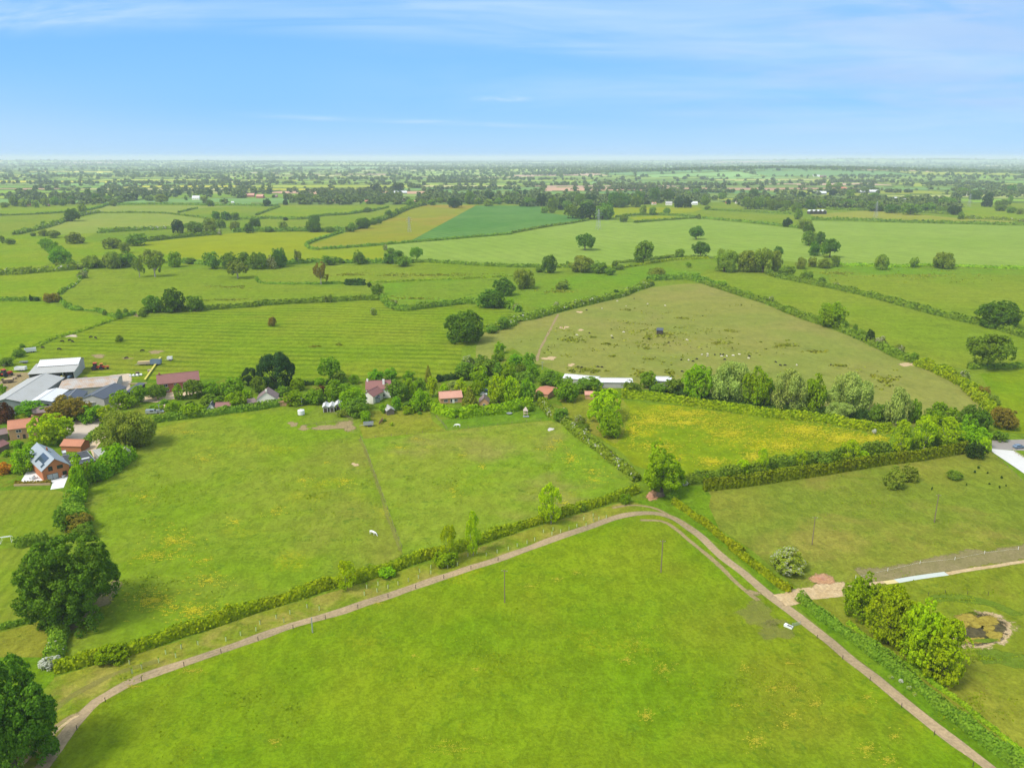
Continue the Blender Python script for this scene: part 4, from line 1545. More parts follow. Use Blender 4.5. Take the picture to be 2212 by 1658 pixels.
# ------------------------------------------------------------------ near fields
# beyond the middle distance
field('pasture', 'v', "-60,520 120,515 200,500 330,470 470,462 700,455 900,446 1250,444 1700,452 2270,470 2270,400 -60,400", G['mid'])
for pts_, mt_ in (
    ("a0:-80,500 a0:560,500 a0:850,490 a0:740,530 a0:545,555 a0:0,575 a0:-80,575", 'left'),
    ("a0:-80,575 a0:0,575 a0:545,555 a0:600,600 a0:450,660 a0:130,740 a0:-80,745", 'mid'),
    ("a0:850,555 a0:1500,560 a0:1800,605 a0:1740,670 a0:1480,690 a0:950,715 a0:830,725 a0:300,745 a0:450,665", 'pale2'),
    ("a0:850,490 a0:2212,490 a0:1700,510 a0:1540,550 a0:1200,550 a0:780,545", 'pale2'),
    ("a1:0,570 a1:210,495 a1:900,495 a1:940,540 a1:570,580 a1:430,605 a1:90,600", 'left'),
    ("a1:430,605 a1:570,580 a1:940,540 a1:1130,500 a1:1290,480 a1:1100,600 a1:1000,640 a1:780,700 a1:0,700 a1:20,612 a1:90,600", 'mid'),
    ("a1:0,710 a1:740,715 a1:600,770 a1:440,830 a1:470,865 a1:600,865 a1:1080,830 a1:1110,860 a1:1100,950 a1:300,960 a0:1600,950 a0:1130,820 a0:1900,735", 'yellowgreen'),
    ("a1:1300,520 a1:1480,480 a1:1900,485 a1:1700,600 a1:1330,795 a1:1080,820 a1:600,850 a1:480,850 a1:460,830 a1:640,765 a1:820,705", 'mustard'),
    ("a1:1900,487 a2:240,490 a2:260,545 a2:450,570 a2:640,605 a2:300,670 a2:0,725 a1:1700,775 a1:1330,795", 'teal'),
    ("a1:1090,830 a1:1400,805 a1:1700,780 a2:0,735 a2:300,680 a2:650,620 a2:850,605 a2:1080,640 a2:1300,620 a2:1600,600 a2:2212,660 a3:280,690 a3:400,800 a3:520,1000 a3:100,960 a2:1700,940 a2:1300,950 a2:900,1000 a2:0,1010 a1:1400,960 a1:1250,920", 'pale'),
    ("a3:380,620 a3:1700,650 a3:2260,665 a3:2260,1035 a3:1500,1010 a3:600,1000 a3:520,900 a3:410,700", 'pale'),
    ("a3:380,605 a3:370,560 a3:900,530 a3:1700,600 a3:2260,630 a3:2260,655 a3:1700,640 a3:1100,625", 'mustard2'),
    ("a3:1680,495 a3:1960,500 a3:2260,560 a3:2260,620 a3:1700,595", 'left'),
    ("a3:1050,365 a3:1550,375 a3:1580,400 a3:1180,395", 'mustard2'),
    ("a2:870,500 a2:1100,500 a2:1600,500 a2:1650,520 a2:1500,560 a2:1250,565 a2:880,585", 'yellowgreen'),
    ("a2:1010,590 a2:1250,575 a2:1540,590 a2:1100,630", 'yellowgreen'),
    ("a2:1700,530 a2:2212,555 a3:300,580 a3:290,680 a2:2212,645 a2:1620,590 a2:1440,555", 'mid'),
):
    G.setdefault('pale2', grass('pale_ley', (.190, .260, .060), (.215, .265, .070), dark=(.13, .2, .04), sc=.006, tuft=.2, fine=.12, stripe=(.2, 20, .15), seed=30))
    G.setdefault('mustard2', grass('ripening_ley', (.235, .255, .060), (.215, .250, .05), dark=(.16, .2, .04), sc=.004, tuft=.2, fine=.1, stripe=(.1, 16, .15), seed=32))
    field('crop_field' if mt_ in ('pale', 'teal', 'mustard') else 'pasture', 'v', pts_, G[mt_])
for pts_ in ("a1:1340,395 a1:1560,380 a1:1850,362 a1:2212,350 a2:80,350 a2:90,400 a1:1900,405 a1:1780,418 a1:1330,415",
             "a2:370,338 a2:730,340 a2:1090,350 a2:1090,372 a2:700,378 a2:390,376", "a2:1420,345 a2:1650,345 a2:1640,372 a2:1430,374",
             "a2:1790,325 a2:2000,318 a2:2212,322 a2:2212,350 a2:2060,365 a2:1800,372", "a3:-10,315 a3:75,315 a3:100,345 a3:0,348"):
    field('ploughed_field', 'v', pts_, G['brown'])
field('oilseed_field', 'a0', "-60,235 50,235 50,285 -60,285", G['yellowgreen'])
# middle distance
field('pasture', 'v', "a0:-80,745 a0:300,745 a0:830,725 a0:700,780 a0:900,800 a0:1130,820 a0:1600,950 a1:300,960 a1:1100,960 a1:1400,965 a2:0,1010 a2:900,1000 a2:900,1040 a1:1300,990 a1:0,985 a0:1150,1020 a0:650,1040 a0:0,1095 a0:-80,1100", G['left'])
field('pasture', 'v', "a0:-80,1100 a0:650,1045 a0:700,1060 b0:640,0 b0:490,120 b0:390,165 b0:-80,170", G['bright4'] if 'bright4' in G else G['left'])
field('pasture', 'v', "a0:720,1080 a0:780,1040 a1:0,1040 a1:500,1000 a1:2212,1010 a2:200,1060 a2:0,1120 a1:1850,1110 a1:980,1150 a1:450,1170 a1:1000,1244 b1:1090,130 b0:2212,205 b0:1300,240 b0:1160,290 b0:600,240 b0:500,150 b0:640,0", G['mid'])
field('rough_pasture', 'v', "a1:1090,1160 a1:1850,1115 a2:0,1050 a2:860,1070 a2:1150,1110 a2:1050,1180 b2:1000,90 b2:800,160 b2:420,240 b2:0,180 b1:1780,180 b1:1500,220 b1:1250,245 b1:1130,150", G['mid2'])
field('rough_pasture', 'v', "a2:900,1045 a2:1700,940 a2:1700,1040 a3:600,1010 a3:2260,1040 b3:2260,460 b3:1800,360 b3:1200,210 b3:300,0 a2:1560,1110 a2:1100,1115 a2:880,1060", G['olive3'] if 'olive3' in G else G['mid2'])
field('pasture', 'v', "a3:520,1100 a3:1100,1080 a3:2260,1090 b3:2260,400 b3:1900,370 b3:1200,200 b3:600,50 a3:560,1190", G['mid'])
field('pasture', 'v', "a2:1560,1110 a2:1700,1040 a2:1900,1030 a3:-100,1040 a3:100,1110 a3:300,1150 b3:300,0 b3:900,130 b3:1500,290 b3:2260,480 b3:2260,745 b3:1750,750 b3:1330,700 b3:1150,650 b3:600,400 b3:200,270 b2:2212,185 b2:1900,90 b2:1640,0", G['mid3'] if 'mid3' in G else G['mid'])
field('grazed_pasture', 'v', "b2:-240,420 b2:0,350 b2:300,290 b2:600,215 b2:950,130 b2:1200,40 b2:1500,10 b2:1640,10 b2:2000,130 b3:0,190 b3:400,350 b3:850,515 b3:1300,700 b3:1650,860 b3:1850,1060 b3:1900,1244 b3:1000,1244 b3:0,1000 b2:2212,1100 b2:940,900 b2:200,850 b1:1900,700 b1:1900,560", G['grazed'])
field('pasture', 'v', "b0:-80,175 b0:390,165 b0:600,240 b0:1000,300 b0:800,390 b0:600,450 b0:200,600 b0:-80,740", G['left'])
field('ridged_pasture', 'v', "b0:200,600 b0:600,460 b0:1030,320 b0:1210,300 b1:0,205 b1:1100,150 b1:1200,230 b1:1300,245 b1:1780,190 b1:2212,250 b1:2240,380 b1:1980,430 b1:1780,560 b1:1760,830 b1:400,870 b1:0,900 b0:1850,900 b0:700,830 b0:250,760 b0:-80,900 b0:-80,720", G['ridge'])
field('pasture', 'v', "b3:1830,790 b3:2260,745 c3:2260,160 c3:1950,130 b3:2000,1050 b3:1900,900", G['bright'])
# village ground
field('garden_ground', 'v', "b0:-80,900 b0:700,850 b0:1850,830 b1:0,830 b1:1760,820 b2:0,560 b2:200,700 b2:700,870 b2:1500,960 b2:2212,1110 c3:1080,150 c3:600,90 b2:940,1000 b2:450,1100 b2:250,1040 b1:1750,1150 b1:560,1050 b0:1310,1215 c0:850,550 c0:640,780 c0:0,1000 c0:-80,0", G['garden'] if 'garden' in G else G['verge'])
# the same fields carried on past the edges of the view
field('pasture', 'v', "a3:2255,663 a3:3300,690 a3:3300,1072 a3:2255,1036", G['pale'])
field('pasture', 'v', "a3:2255,1040 a3:3300,1075 b3:3300,820 b3:2255,480", G['mid'])
field('pasture', 'v', "b3:2255,500 b3:3300,830 c3:3300,160 c3:2255,165", G['bright'])
field('paddock', 'v', "c3:2270,560 c3:3300,300 d2:3300,-120 d2:2270,60", G['olive'])
field('paddock', 'v', "d2:2270,110 d2:3300,-70 d2:3300,2300 d2:2270,1520", G['olive2'])
field('pasture', 'v', "b0:-1000,170 b0:-75,170 b0:-75,740 b0:-1000,1100", G['left'])
field('lawn', 'v', "c0:-900,650 c0:-75,650 c0:-75,1150 d0:-75,540 d0:-900,700", G['lawn'])
# near fields
field('meadow', 'v', "c0:760,600 c0:1120,330 c0:1320,70 b1:0,1100 b1:560,1040 c1:380,50 c1:900,160 c1:1110,720 c1:1270,1190 c1:1200,1244 d0:2100,230 d0:1500,420 d0:900,630 d0:370,720 d0:420,500 d0:560,440 d0:760,190 d0:720,0 c0:900,1100 c0:730,900 c0:735,640", G['bright2'])
field('meadow', 'v', "c1:900,160 c1:1400,130 c2:0,70 c2:350,35 c2:460,90 c2:700,260 c2:900,430 c2:1060,580 c2:600,790 c2:0,1000 c1:1700,1100 c1:1270,1190 c1:1110,720", G['bright3'])
field('flowering_meadow', 'v', "b2:960,1020 b2:1500,1070 b2:2212,1175 c3:0,10 c3:400,60 c3:850,150 c3:1060,190 c3:900,330 c3:300,430 c2:2212,480 c2:1500,560 c2:1300,500 c2:1060,430 c2:930,300 c2:720,170 b2:640,1150 b2:400,1000 b2:640,960", G['butter'])
field('rough_grass', 'v', "b2:400,1000 b2:640,960 b2:960,1010 b2:1020,1100 c2:1010,0 c2:960,180 c2:900,240 c2:700,160 c2:560,60 b2:520,1200", G['olive2'])
field('small_paddock', 'v', "b1:1520,1190 c1:1640,130 c1:930,200 c1:890,80 b1:1000,1110 b1:1500,1100", G['olive2'])
field('small_paddock', 'v', "c1:1640,130 b1:1600,1190 b1:1760,1170 b2:0,1120 b2:180,1060 b2:240,1060 b2:400,1230 c2:340,40 c2:0,65", G['fresh'] if 'fresh' in G else G['verge'])
field('paddock', 'v', "c2:1500,620 c2:1660,640 c2:2212,590 c3:0,585 c3:500,510 c3:1000,430 c3:1720,320 c3:1930,310 c3:2280,620 d2:2280,100 d2:1750,170 d2:1250,250 d2:1040,260 d2:780,280 c2:2060,1150 c2:1750,950 c2:1500,760 c2:1390,740", G['olive'])
field('paddock', 'v', "d2:760,330 d2:900,290 d2:1250,240 d2:1750,160 d2:2280,90 d2:2280,1500 d2:1500,880 d2:1150,620 d2:870,430", G['olive2'])
field('verge', 'v', "c2:1350,700 c2:1480,600 c2:1660,610 c2:1720,690 c2:1700,780 c2:1800,1000 c2:2130,1250 d2:650,310 d2:590,300 d2:300,0 c2:1700,1060 c2:1500,900 c2:1300,820 c2:1000,790 c2:1020,740", G['verge'])
field('verge', 'v', "d2:720,350 d2:800,345 d2:1080,590 d2:1500,900 d2:2212,1450 d2:2050,1450 d2:1600,1080 d2:1000,600", G['verge'])
field('meadow', 'v', "v:60,1700 d0:280,1415 d0:440,1200 d0:620,990 d0:840,870 d0:1160,755 d0:1700,570 d0:2212,410 d1:600,210 d1:1200,20 c2:400,1060 c2:850,905 c2:1150,850 c2:1280,860 c2:1500,960 c2:1700,1130 d2:200,20 d2:600,345 d2:1000,650 d2:1400,970 d2:1700,1210 d2:2000,1440 v:2300,1760 v:1100,1800", G['bright'])
field('mown_verge', 'v', "d0:-60,1500 d0:60,1250 d0:200,1000 d0:350,830 d0:720,720 d0:1100,615 d0:1700,405 d0:2212,260 d1:400,135 d1:850,5 c2:0,1030 c2:470,880 c2:1000,735 c2:1250,790 c2:1350,850 c2:1130,835 c2:850,890 c2:400,1045 c2:0,1190 d1:600,195 d0:2212,395 d0:1700,555 d0:1160,740 d0:840,855 d0:620,985 d0:430,1195 d0:270,1415 d0:200,1500", G['mown'])
field('lawn', 'v', "c0:-80,650 c0:120,640 c0:480,640 c0:640,680 c0:560,900 c0:430,1020 c0:100,1090 c0:-80,1100", G['lawn'])
field('lawn', 'v', "c0:-80,1150 c0:300,1130 d0:130,150 d0:330,430 d0:0,530 d0:-80,540", G['lawn'])
field('rough_grass', 'v', "d0:-80,560 d0:330,450 d0:560,440 d0:420,500 d0:380,700 d0:200,760 d0:-80,700", G['olive2'])
field('rough_grass', 'v', "d0:-80,700 d0:380,700 d0:350,840 d0:200,1000 d0:60,1250 d0:-60,1500 d0:-300,1500", G['verge'])

# ------------------------------------------------------------------ tracks, drives and bare ground
TRACK = "d0:-60,1960 d0:40,1790 d0:130,1640 d0:190,1530 d0:270,1415 d0:350,1310 d0:430,1200 d0:520,1090 d0:620,990 d0:720,930 d0:840,862 d0:1000,802 d0:1160,748 d0:1330,690 d0:1500,632 d0:1700,562 d0:1900,492 d0:2212,402 d1:250,318 d1:400,270 d1:600,200 d1:800,135 d1:1000,72 c2:0,1195 c2:200,1125 c2:400,1050 c2:600,980 c2:700,948 c2:850,893 c2:1000,855 c2:1150,840 c2:1280,848 c2:1400,885 c2:1500,945 c2:1600,1020 c2:1700,1110 d2:200,0 d2:300,85 d2:400,160 d2:500,245 d2:600,325 d2:700,400 d2:800,480 d2:900,560 d2:1000,640 d2:1100,720 d2:1250,835 d2:1400,960 d2:1550,1080 d2:1700,1200 d2:1850,1310 d2:2000,1425 d2:2200,1580 d2:2500,1812 d2:2900,2120"
soft_strip('gravel_track', 'v', TRACK, 2.75, S['track'], .16, fade=.14)
soft_strip('worn_path', 'v', "c2:850,800 c2:1000,772 c2:1150,780 c2:1260,808 c2:1370,868 c2:1480,925 c2:1590,1000", 1.3, S['soil'])
soft_strip('worn_path', 'v', "c2:1080,900 c2:1290,908 c2:1400,965 c2:1500,1050 c2:1600,1130 c2:1720,1230 d2:250,120 d2:330,200 d2:400,262 d2:510,350", 1.6, S['soil'])
soft_strip('worn_path', 'd2', "380,250 460,285 550,300", 2.6, S['soil'])
soft_strip('worn_path', 'd0', "40,1440 200,1290 330,1170 450,1090 580,1030", 1.2, S['soil'])
soft_strip('worn_path', 'd0', "100,1440 250,1290 360,1180 460,1100 560,1050", .9, S['sandy'])
soft_strip('worn_path', 'v', "d0:180,1230 d0:330,1060 d0:470,950 d0:700,830 d0:860,770 d0:1060,715", 2.0, S['pale'])
soft_strip('side_track', 'd2', "600,335 690,318 760,300 850,280 960,270 1080,258", 5.6, S['sandy'], .15, fade=.15)
soft_blob('earth_patch', 'd2', 950, 240, 120, 34, S['sandy'])
soft_blob('earth_patch', 'd2', 900, 190, 66, 34, S['sandy'])
soft_blob('earth_patch', 'd2', 905, 195, 84, 38, S['clay'])
soft_blob('earth_patch', 'c2', 1215, 690, 60, 44, S['clay'])
soft_strip('worn_trail', 'd2', "1150,190 1250,175 1500,130 1750,90 2000,50 2400,-10 3200,-130", 10.0, S['trail'], .3, fade=.5)
soft_strip('worn_trail', 'd2', "1060,250 1300,215 1500,190 1720,158 2000,112 2400,50 3200,-75", 1.6, S['sandy'], .3)
strip('plastic_membrane', 'd2', "1385,207 1480,190 1600,172 1710,158", 1.9, M['tarp'], .05)
strip('straw_membrane', 'd2', "1310,218 1385,207", 1.7, M['straw'], .05)
soft_blob('worn_ground', 'd2', 480, 420, 150, 80, S['pale'], jit=.4)
soft_blob('worn_ground', 'd2', 600, 540, 120, 60, S['pale'], jit=.4)
soft_blob('worn_ground', 'd2', 620, 470, 60, 26, S['pale'], jit=.4)
soft_strip('farm_drive', 'v', "b0:1035,790 b0:1040,860 b0:1020,930 b0:980,1010 b0:930,1080 b0:870,1150 b0:800,1200 c0:700,60 c0:640,130", 9.5, S['gravel'], .2, fade=.2)
soft_strip('farm_drive', 'v', "b0:-60,960 b0:60,870 b0:180,810 b0:250,770", 16, S['soil'], .2)
field('yard', 'v', "z2:1180,290 z2:1700,170 z2:1720,300 z2:1560,430 z2:1400,620 z2:1140,640 z2:1130,420", M['gravel'])
strip('house_drive', 'z2', "1900,330 1760,420 1620,540 1540,640 1500,700", 5.5, M['tangravel'], .1)
field('house_drive', 'z2', "1430,690 1560,640 1700,690 1720,880 1640,860 1560,680", M['tangravel'])
field('front_drive', 'z3', "380,830 470,760 800,700 1470,680 1480,770 1060,810 840,830 820,960 760,1060 540,1080 560,1010 680,980 770,880 440,860", M['tangravel'])
field('patio', 'z2', "360,1225 560,890 660,880 760,1210 1000,1150 1180,1130 1100,1330 870,1365 910,1245 730,1265 730,1240 420,1250", M['whitepave'])
field('road', 'c3', "1935,210 2260,200 2260,300 1935,285", M['asphalt'])
field('concrete_drive', 'c3', "1935,285 2120,300 2280,400 2280,545 2130,440 1935,310", M['concrete'])
for (tl, x, y, rx, ry, mt) in (('c1', 320, 70, 45, 22, 'soil'), ('c1', 410, 105, 50, 22, 'soil'), ('c1', 780, 85, 95, 45, 'soil'), ('c1', 640, 100, 200, 18, 'soil'),
                               ('c1', 855, 420, 34, 15, 'sandy'), ('b0', 1345, 600, 70, 16, 'soil'), ('b0', 850, 635, 70, 16, 'soil'),
                               ('b0', 600, 460, 65, 14, 'gravel'), ('b2', 320, 655, 60, 18, 'sandy'), ('b2', 585, 255, 28, 10, 'sandy'), ('b2', 450, 388, 48, 12, 'sandy'),
                               ('b2', 595, 410, 30, 8, 'sandy'), ('b2', 510, 712, 30, 14, 'sandy'), ('b3', 1215, 708, 85, 20, 'sandy'), ('d0', 745, 215, 26, 18, 'soil'),
                               ('c2', 335, 116, 32, 13, 'concrete'), ('b0', 1100, 655, 45, 9, 'soil'), ('b0', 1180, 280, 30, 18, 'soil')):
    soft_blob('bare_patch', tl, x, y, rx, ry, S[mt], jit=.4)
soft_strip('worn_path', 'b2', "400,270 350,370 290,480 230,610 215,680", 1.6, S['soil'], .5)
soft_strip('worn_ground', 'd0', "770,205 720,260 640,350 560,430 460,490 380,520", 5.0, S['soil'], .5)
soft_blob('worn_ground', 'd0', 640, 330, 110, 60, S['trail'])
soft_strip('worn_ground', 'c1', "890,190 940,290 990,430 1040,570 1085,700 1130,850 1175,960 1215,1060 1255,1180", 1.8, S['pale'], .5, fade=.9)
# pond beside the birches
soft_blob('pond_bank', 'd2', 1925, 528, 232, 132, S['sandy'], jit=.06)
soft_blob('pond', 'd2', 1922, 520, 168, 90, S['water'], jit=.10)
for q in ((1850, 465, 120, 50), (1960, 465, 100, 40), (2020, 560, 60, 40), (1890, 590, 100, 26), (1800, 500, 50, 40), (1985, 515, 50, 26), (1900, 500, 40, 16)):
    soft_blob('pond_weed', 'd2', *q, S['algae'])
soft_blob('reed_bed', 'd2', 1960, 592, 100, 20, S['weed'])
soft_strip('weedy_bank', 'd2', "1850,690 1950,705 2100,710 2300,720", 7, S['weed'], .4)
soft_strip('weedy_bank', 'd2', "1600,330 1750,315 1950,335 2100,390 2200,450", 5, S['weed'], .4)
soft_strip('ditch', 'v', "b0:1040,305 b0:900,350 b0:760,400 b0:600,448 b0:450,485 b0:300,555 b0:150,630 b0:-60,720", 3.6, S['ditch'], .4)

# ------------------------------------------------------------------ hedges
HG = 'hedges around the near fields'
HM = 'hedgerows of the middle distance'
hedge('long bushy hedge following the gravel track from the lower oak to the red earth', 'v',
      "d0:330,815 d0:520,765 d0:720,710 d0:850,685 d0:1080,605 d0:1300,530 d0:1500,465 d0:1700,398 d0:1900,333 d0:2100,272 d0:2212,245 d1:250,178 d1:400,122 d1:550,72 d1:700,38 c2:0,1015 c2:130,970 c2:300,920 c2:470,865 c2:650,815 c2:850,755 c2:1000,705 c2:1090,670", 2.6, 2.9, group=HG, wild=.42)
hedge('narrow hedge between track bend and dry paddock, ending at the sandy side track', 'v', "c2:1400,765 c2:1500,835 c2:1600,905 c2:1700,975 c2:1800,1060 c2:1900,1140 c2:2000,1210 d2:320,5 d2:450,110 d2:560,195 d2:640,255 d2:715,292", 1.9, 2.2, group=HG)
hedge('knobbly hedge running beside the track below the sandy side track', 'd2', "775,345 900,448 1080,582 1200,665 1350,775 1500,885 1650,1012 1800,1135 1950,1262 2150,1402 2300,1520 2600,1750 3000,2060", 2.2, 3.0, wild=.5, group=HG, lm='mid')
hedge('low bramble line between the birch row and the knobbly track hedge', 'd2', "1080,490 1200,590 1400,730 1560,830 1700,935 1900,1085 2212,1330 2600,1640", .9, 1.2, wild=.7, group=HG, lm='rough')
hedge('clipped conifer hedge with ribbed sides below the flowering meadow', 'v', "c2:1660,655 c2:1900,632 c2:2212,592 c3:0,588 c3:300,545 c3:600,498 c3:1000,432 c3:1320,392 c3:1725,322", 4.2, 2.0, 'leyland', .06, group=HG, dens=1.2)
hedge('dark overgrown hedge just behind the clipped conifer hedge', 'v', "c2:1480,600 c2:1650,592 c2:1800,560 c2:2000,528 c2:2212,488 c3:0,468 c3:300,425 c3:600,388 c3:900,335 c3:1100,305 c3:1400,272 c3:1700,235", 3.6, 3.4, 'mid', .5, group=HG)
hedge('thick hedge running from the village to the big tree by the earth heap', 'v', "b2:250,1045 b2:360,1165 c2:430,40 c2:560,150 c2:700,255 c2:850,375 c2:950,455 c2:1080,570", 2.8, 4.2, 'hedgeb', .4, group=HG, shift=False)
hedge('broad trimmed hedge along the top of the yellow flowering meadow', 'v', "b2:950,1003 b2:1200,1022 b2:1500,1062 b2:1800,1105 b2:2212,1168 b3:300,1195 b3:600,1232 c3:850,130 c3:1080,150", 3.6, 4.4, 'hedge', .14, group=HG)
hedge('trimmed hedge along the head of the big meadow beside the cottages', 'v', "b0:1310,1215 b0:1500,1192 b0:1800,1160 b0:2000,1132 b0:2212,1108 b1:200,1070 b1:400,1048 b1:570,1030", 3.2, 3.2, 'mid', .14, group=HG)
hedge('bright garden hedge at the corner of the pink roofed bungalow', 'b1', "1510,1110 1600,1150 1720,1182", 3.6, 4, 'fresh', .3, group=HG)
hedge('tall bright hedge between the small paddock and the lime green tree', 'v', "b1:1750,1178 b1:2000,1150 b1:2212,1125 b2:110,1090 b2:180,1085", 4.2, 4.5, 'fresh', .25, group=HG)
hedge('tangled tall hedge from the grey shed to the glazed gable house', 'c0', "1080,380 980,450 880,530 790,590", 4.4, 7.0, 'round', .5, group=HG)
hedge('bright hedge between the glazed gable house garden and the big meadow', 'c0', "650,420 665,520 680,640 690,760", 3.6, 4.2, 'fresh', .3, group=HG, shift=False)
hedge('scrubby hedge above the lone dark oak', 'c0', "640,780 650,870 680,960 720,1030", 4.0, 7.0, 'mid', .6, group=HG, shift=False)
hedge('short thick hedge below the lone dark oak', 'd0', "390,470 385,560 370,640 345,720", 2.8, 4.2, 'hedgeb', .4, group=HG, shift=False)
hedge('thin hedge running from beneath the lone dark oak to the picture edge', 'd0', "-80,540 0,525 150,485 330,440", 1.2, 1.6, 'mid', .4, group=HG)
hedge('hedge behind the white goal frame', 'c0', "110,1165 250,1125 400,1085", 2.6, 3.0, 'mid', .4, group=HG)
hedge('curving clipped hedge between yard and tan driveway', 'z2', "1790,320 1620,420 1480,560 1400,650 1280,690 1080,680", 1.8, 3.0, 'mid', .15, group=HG)
hedge('dark hedge behind the small cottages under the ridged pasture', 'b1', "400,890 560,885 700,880", 1.8, 2.0, 'dark', .2, group=HG)
hedge('dark straight hedge at the top of the bungalow gardens', 'b1', "1560,860 1750,838 1900,830", 3.0, 3, 'dark', .15, group=HG)
hedge('low garden hedge in front of the red roofed farmhouse', 'z3', "1010,840 1150,820 1350,810 1500,790", 1.8, 3, 'mid', .3, group=HG)
hedge('hedge beside the farmhouse drive', 'z3', "560,1000 700,940 820,880", 1.6, 2.4, 'mid', .3, group=HG)
hedge('dark undergrowth beneath the row of silver willows', 'v', "b2:1200,940 b2:1500,985 b2:1900,1060 b2:2212,1110 b3:300,1135 b3:700,1180 b3:1200,1225", 3.0, 5, 'dark', .5, group=HG)

hedge('flower flecked hedge rising from the round oak along the grazed pasture', 'v', "b1:2000,440 b1:2212,375 b2:0,348 b2:150,325 b2:300,285 b2:450,240 b2:600,205 b2:800,160 b2:950,125 b2:1050,80 b2:1200,30 a2:1100,1200", 4.0, 6, 'hedgeb', .5, group=HM)
hedge('dark hedge capping the top corner of the grazed pasture', 'v', "a2:1180,1140 a2:1400,1128 a2:1560,1135 a2:1700,1170 a2:1850,1215", 5, 6, 'mid', .4, group=HM)
hedge('long diagonal hedge down the far side of the grazed pasture to the sandy gap', 'v', "a2:1600,1140 b2:1750,40 b2:2000,120 b2:2212,188 b3:200,272 b3:400,348 b3:600,405 b3:850,515 b3:1000,585 b3:1150,665 b3:1300,700", 3.6, 5, 'mid', .45, group=HM)
hedge('hedge continuing from the sandy gap to the pale shrubs', 'b3', "1330,725 1500,795 1650,865 1760,930 1850,1010 1950,1110 2030,1230", 4, 6.5, 'hedge', .5, group=HM)
hedge('upper diagonal hedge parallel to the grazed pasture, ending behind the dark oak', 'v', "a3:0,1080 a3:100,1115 a3:300,1155 a3:500,1195 b3:300,0 b3:600,62 b3:900,132 b3:1200,212 b3:1500,292 b3:1800,362 b3:2000,405 b3:2260,490 b3:3000,730", 4, 5.5, 'mid', .35, group=HM)
hedge('short dark hedge beside the spreading oak near the picture edge', 'b3', "1740,752 1900,748 2260,742", 2.6, 3, 'mid', .3, group=HM)
hedge('hedge below the pale crop, from the bare oak to the pond bushes', 'v', "a1:1350,985 a1:1500,982 a1:1800,1000 a1:2212,1022 a2:200,1022 a2:500,1028 a2:900,1050", 3.2, 4, 'mid', .3, group=HM)
hedge('scrub hedge joining the grey willows beneath the yellow green ley', 'v', "a0:1560,985 a0:1750,1000 a0:2212,1020 a1:0,1030 a1:400,990 a1:700,985 a1:1000,988 a1:1350,988", 4, 6, 'mid', .6, group=HM)
hedge('upper hedge under the lone crop field oaks', 'a2', "900,990 1100,972 1300,948 1400,938 1700,945", 2.6, 4, 'mid', .4, group=HM)
hedge('lower hedge parallel to the one under the crop field oaks', 'a2', "950,1030 1100,1005 1300,975 1450,955 1700,950", 2, 3, 'hedge', .3, group=HM)
hedge('pale flowering hedge along the pasture near the picture edge', 'a0', "-80,1095 0,1090 150,1085 300,1070 500,1055 650,1040", 5, 9, 'hedgeb', .7, group=HM)
hedge('hedge at the foot of the grey willows', 'a0', "690,1025 900,1022 1150,1018", 3, 6, 'mid', .4, group=HM)
hedge('flowering thorn line down to the ditch corner', 'v', "a0:740,1050 a0:700,1100 a0:670,1150 a0:600,1200 b0:560,60 b0:500,110", 2.4, 3.2, 'hedgeb', .6, group=HM, gaps=.25)
hedge('hedge above the cut pasture by the grey bush', 'b0', "-80,165 0,162 200,162 340,160", 3, 4, 'mid', .3, group=HM)
hedge('thorny hedge from the ditch to the field gateway', 'b0', "500,150 600,230 700,245 850,258 930,290 1030,305 1160,278", 2.4, 3.4, 'mid', .5, group=HM, gaps=.3)
hedge('long clipped hedge above the ridged pasture', 'v', "b0:1210,300 b0:1250,265 b0:1500,250 b0:1800,238 b0:2212,212 b1:0,205 b1:300,186 b1:580,172 b1:900,155 b1:1080,150", 3.6, 4.4, 'mid', .18, group=HM)
hedge('curving hedge at the corner of the ridged pasture', 'b1', "1090,150 1130,195 1200,235 1300,246 1500,222 1780,188", 4, 5, 'mid', .3, group=HM)
hedge('hedge beneath the clump of three oaks', 'v', "b1:1800,182 b1:1950,190 b1:2212,232 b2:60,262", 3.6, 5, 'mid', .4, group=HM)
hedge('low brambly hedge curving through the mid pasture', 'v', "a0:2212,1120 a1:40,1160 a1:200,1168 a1:450,1170 a1:760,1162", 1.6, 2.5, 'mid', .4, group=HM)
hedge('dense squared block of hedge beside the small round tree', 'a1', "770,1175 850,1178 940,1178", 5, 6, 'dark', .15, group=HM)
hedge('rushy bank line across the damp pasture', 'v', "a1:980,1155 a1:1200,1148 a1:1500,1135 a1:1850,1120 a1:2212,1100", 1.2, 2.5, 'rough', .6, group=HM, gaps=.2)
hedge('sweeping hedge around the pointed end of the mustard field', 'v', "a1:2212,735 a1:1700,778 a1:1400,802 a1:1080,830 a1:900,845 a1:600,866 a1:490,868 a1:450,848 a1:440,825 a1:520,790 a1:620,758 a1:740,722", 3, 4, 'mid', .15, group=HM, shift=False)
hedge('tree lined hedge climbing beside the mustard field to the village', 'a1', "780,718 900,680 1000,645 1150,595 1300,525 1460,482", 6, 8, 'mid', .5, group=HM)
hedge('hedge between the teal crop and the pale crop', 'a2', "0,727 300,672 500,645 660,615", 3, 4, 'mid', .15, group=HM)
hedge('thick bushy hedge under the round trees above the yellow green ley', 'v', "a0:2000,722 a0:2212,715 a1:200,715 a1:400,712 a1:800,712", 6, 7, 'mid', .4, group=HM)
hedge('thin hedge above the yellow green ley near the pale bushes', 'a0', "1080,808 1300,795 1500,772 1750,750 1900,738", 5, 7, 'mid', .35, group=HM)
hedge('flowering hedge under the pale ley', 'a0', "840,728 1000,716 1200,705 1480,690 1750,668", 5, 7, 'hedgeb', .5, group=HM)
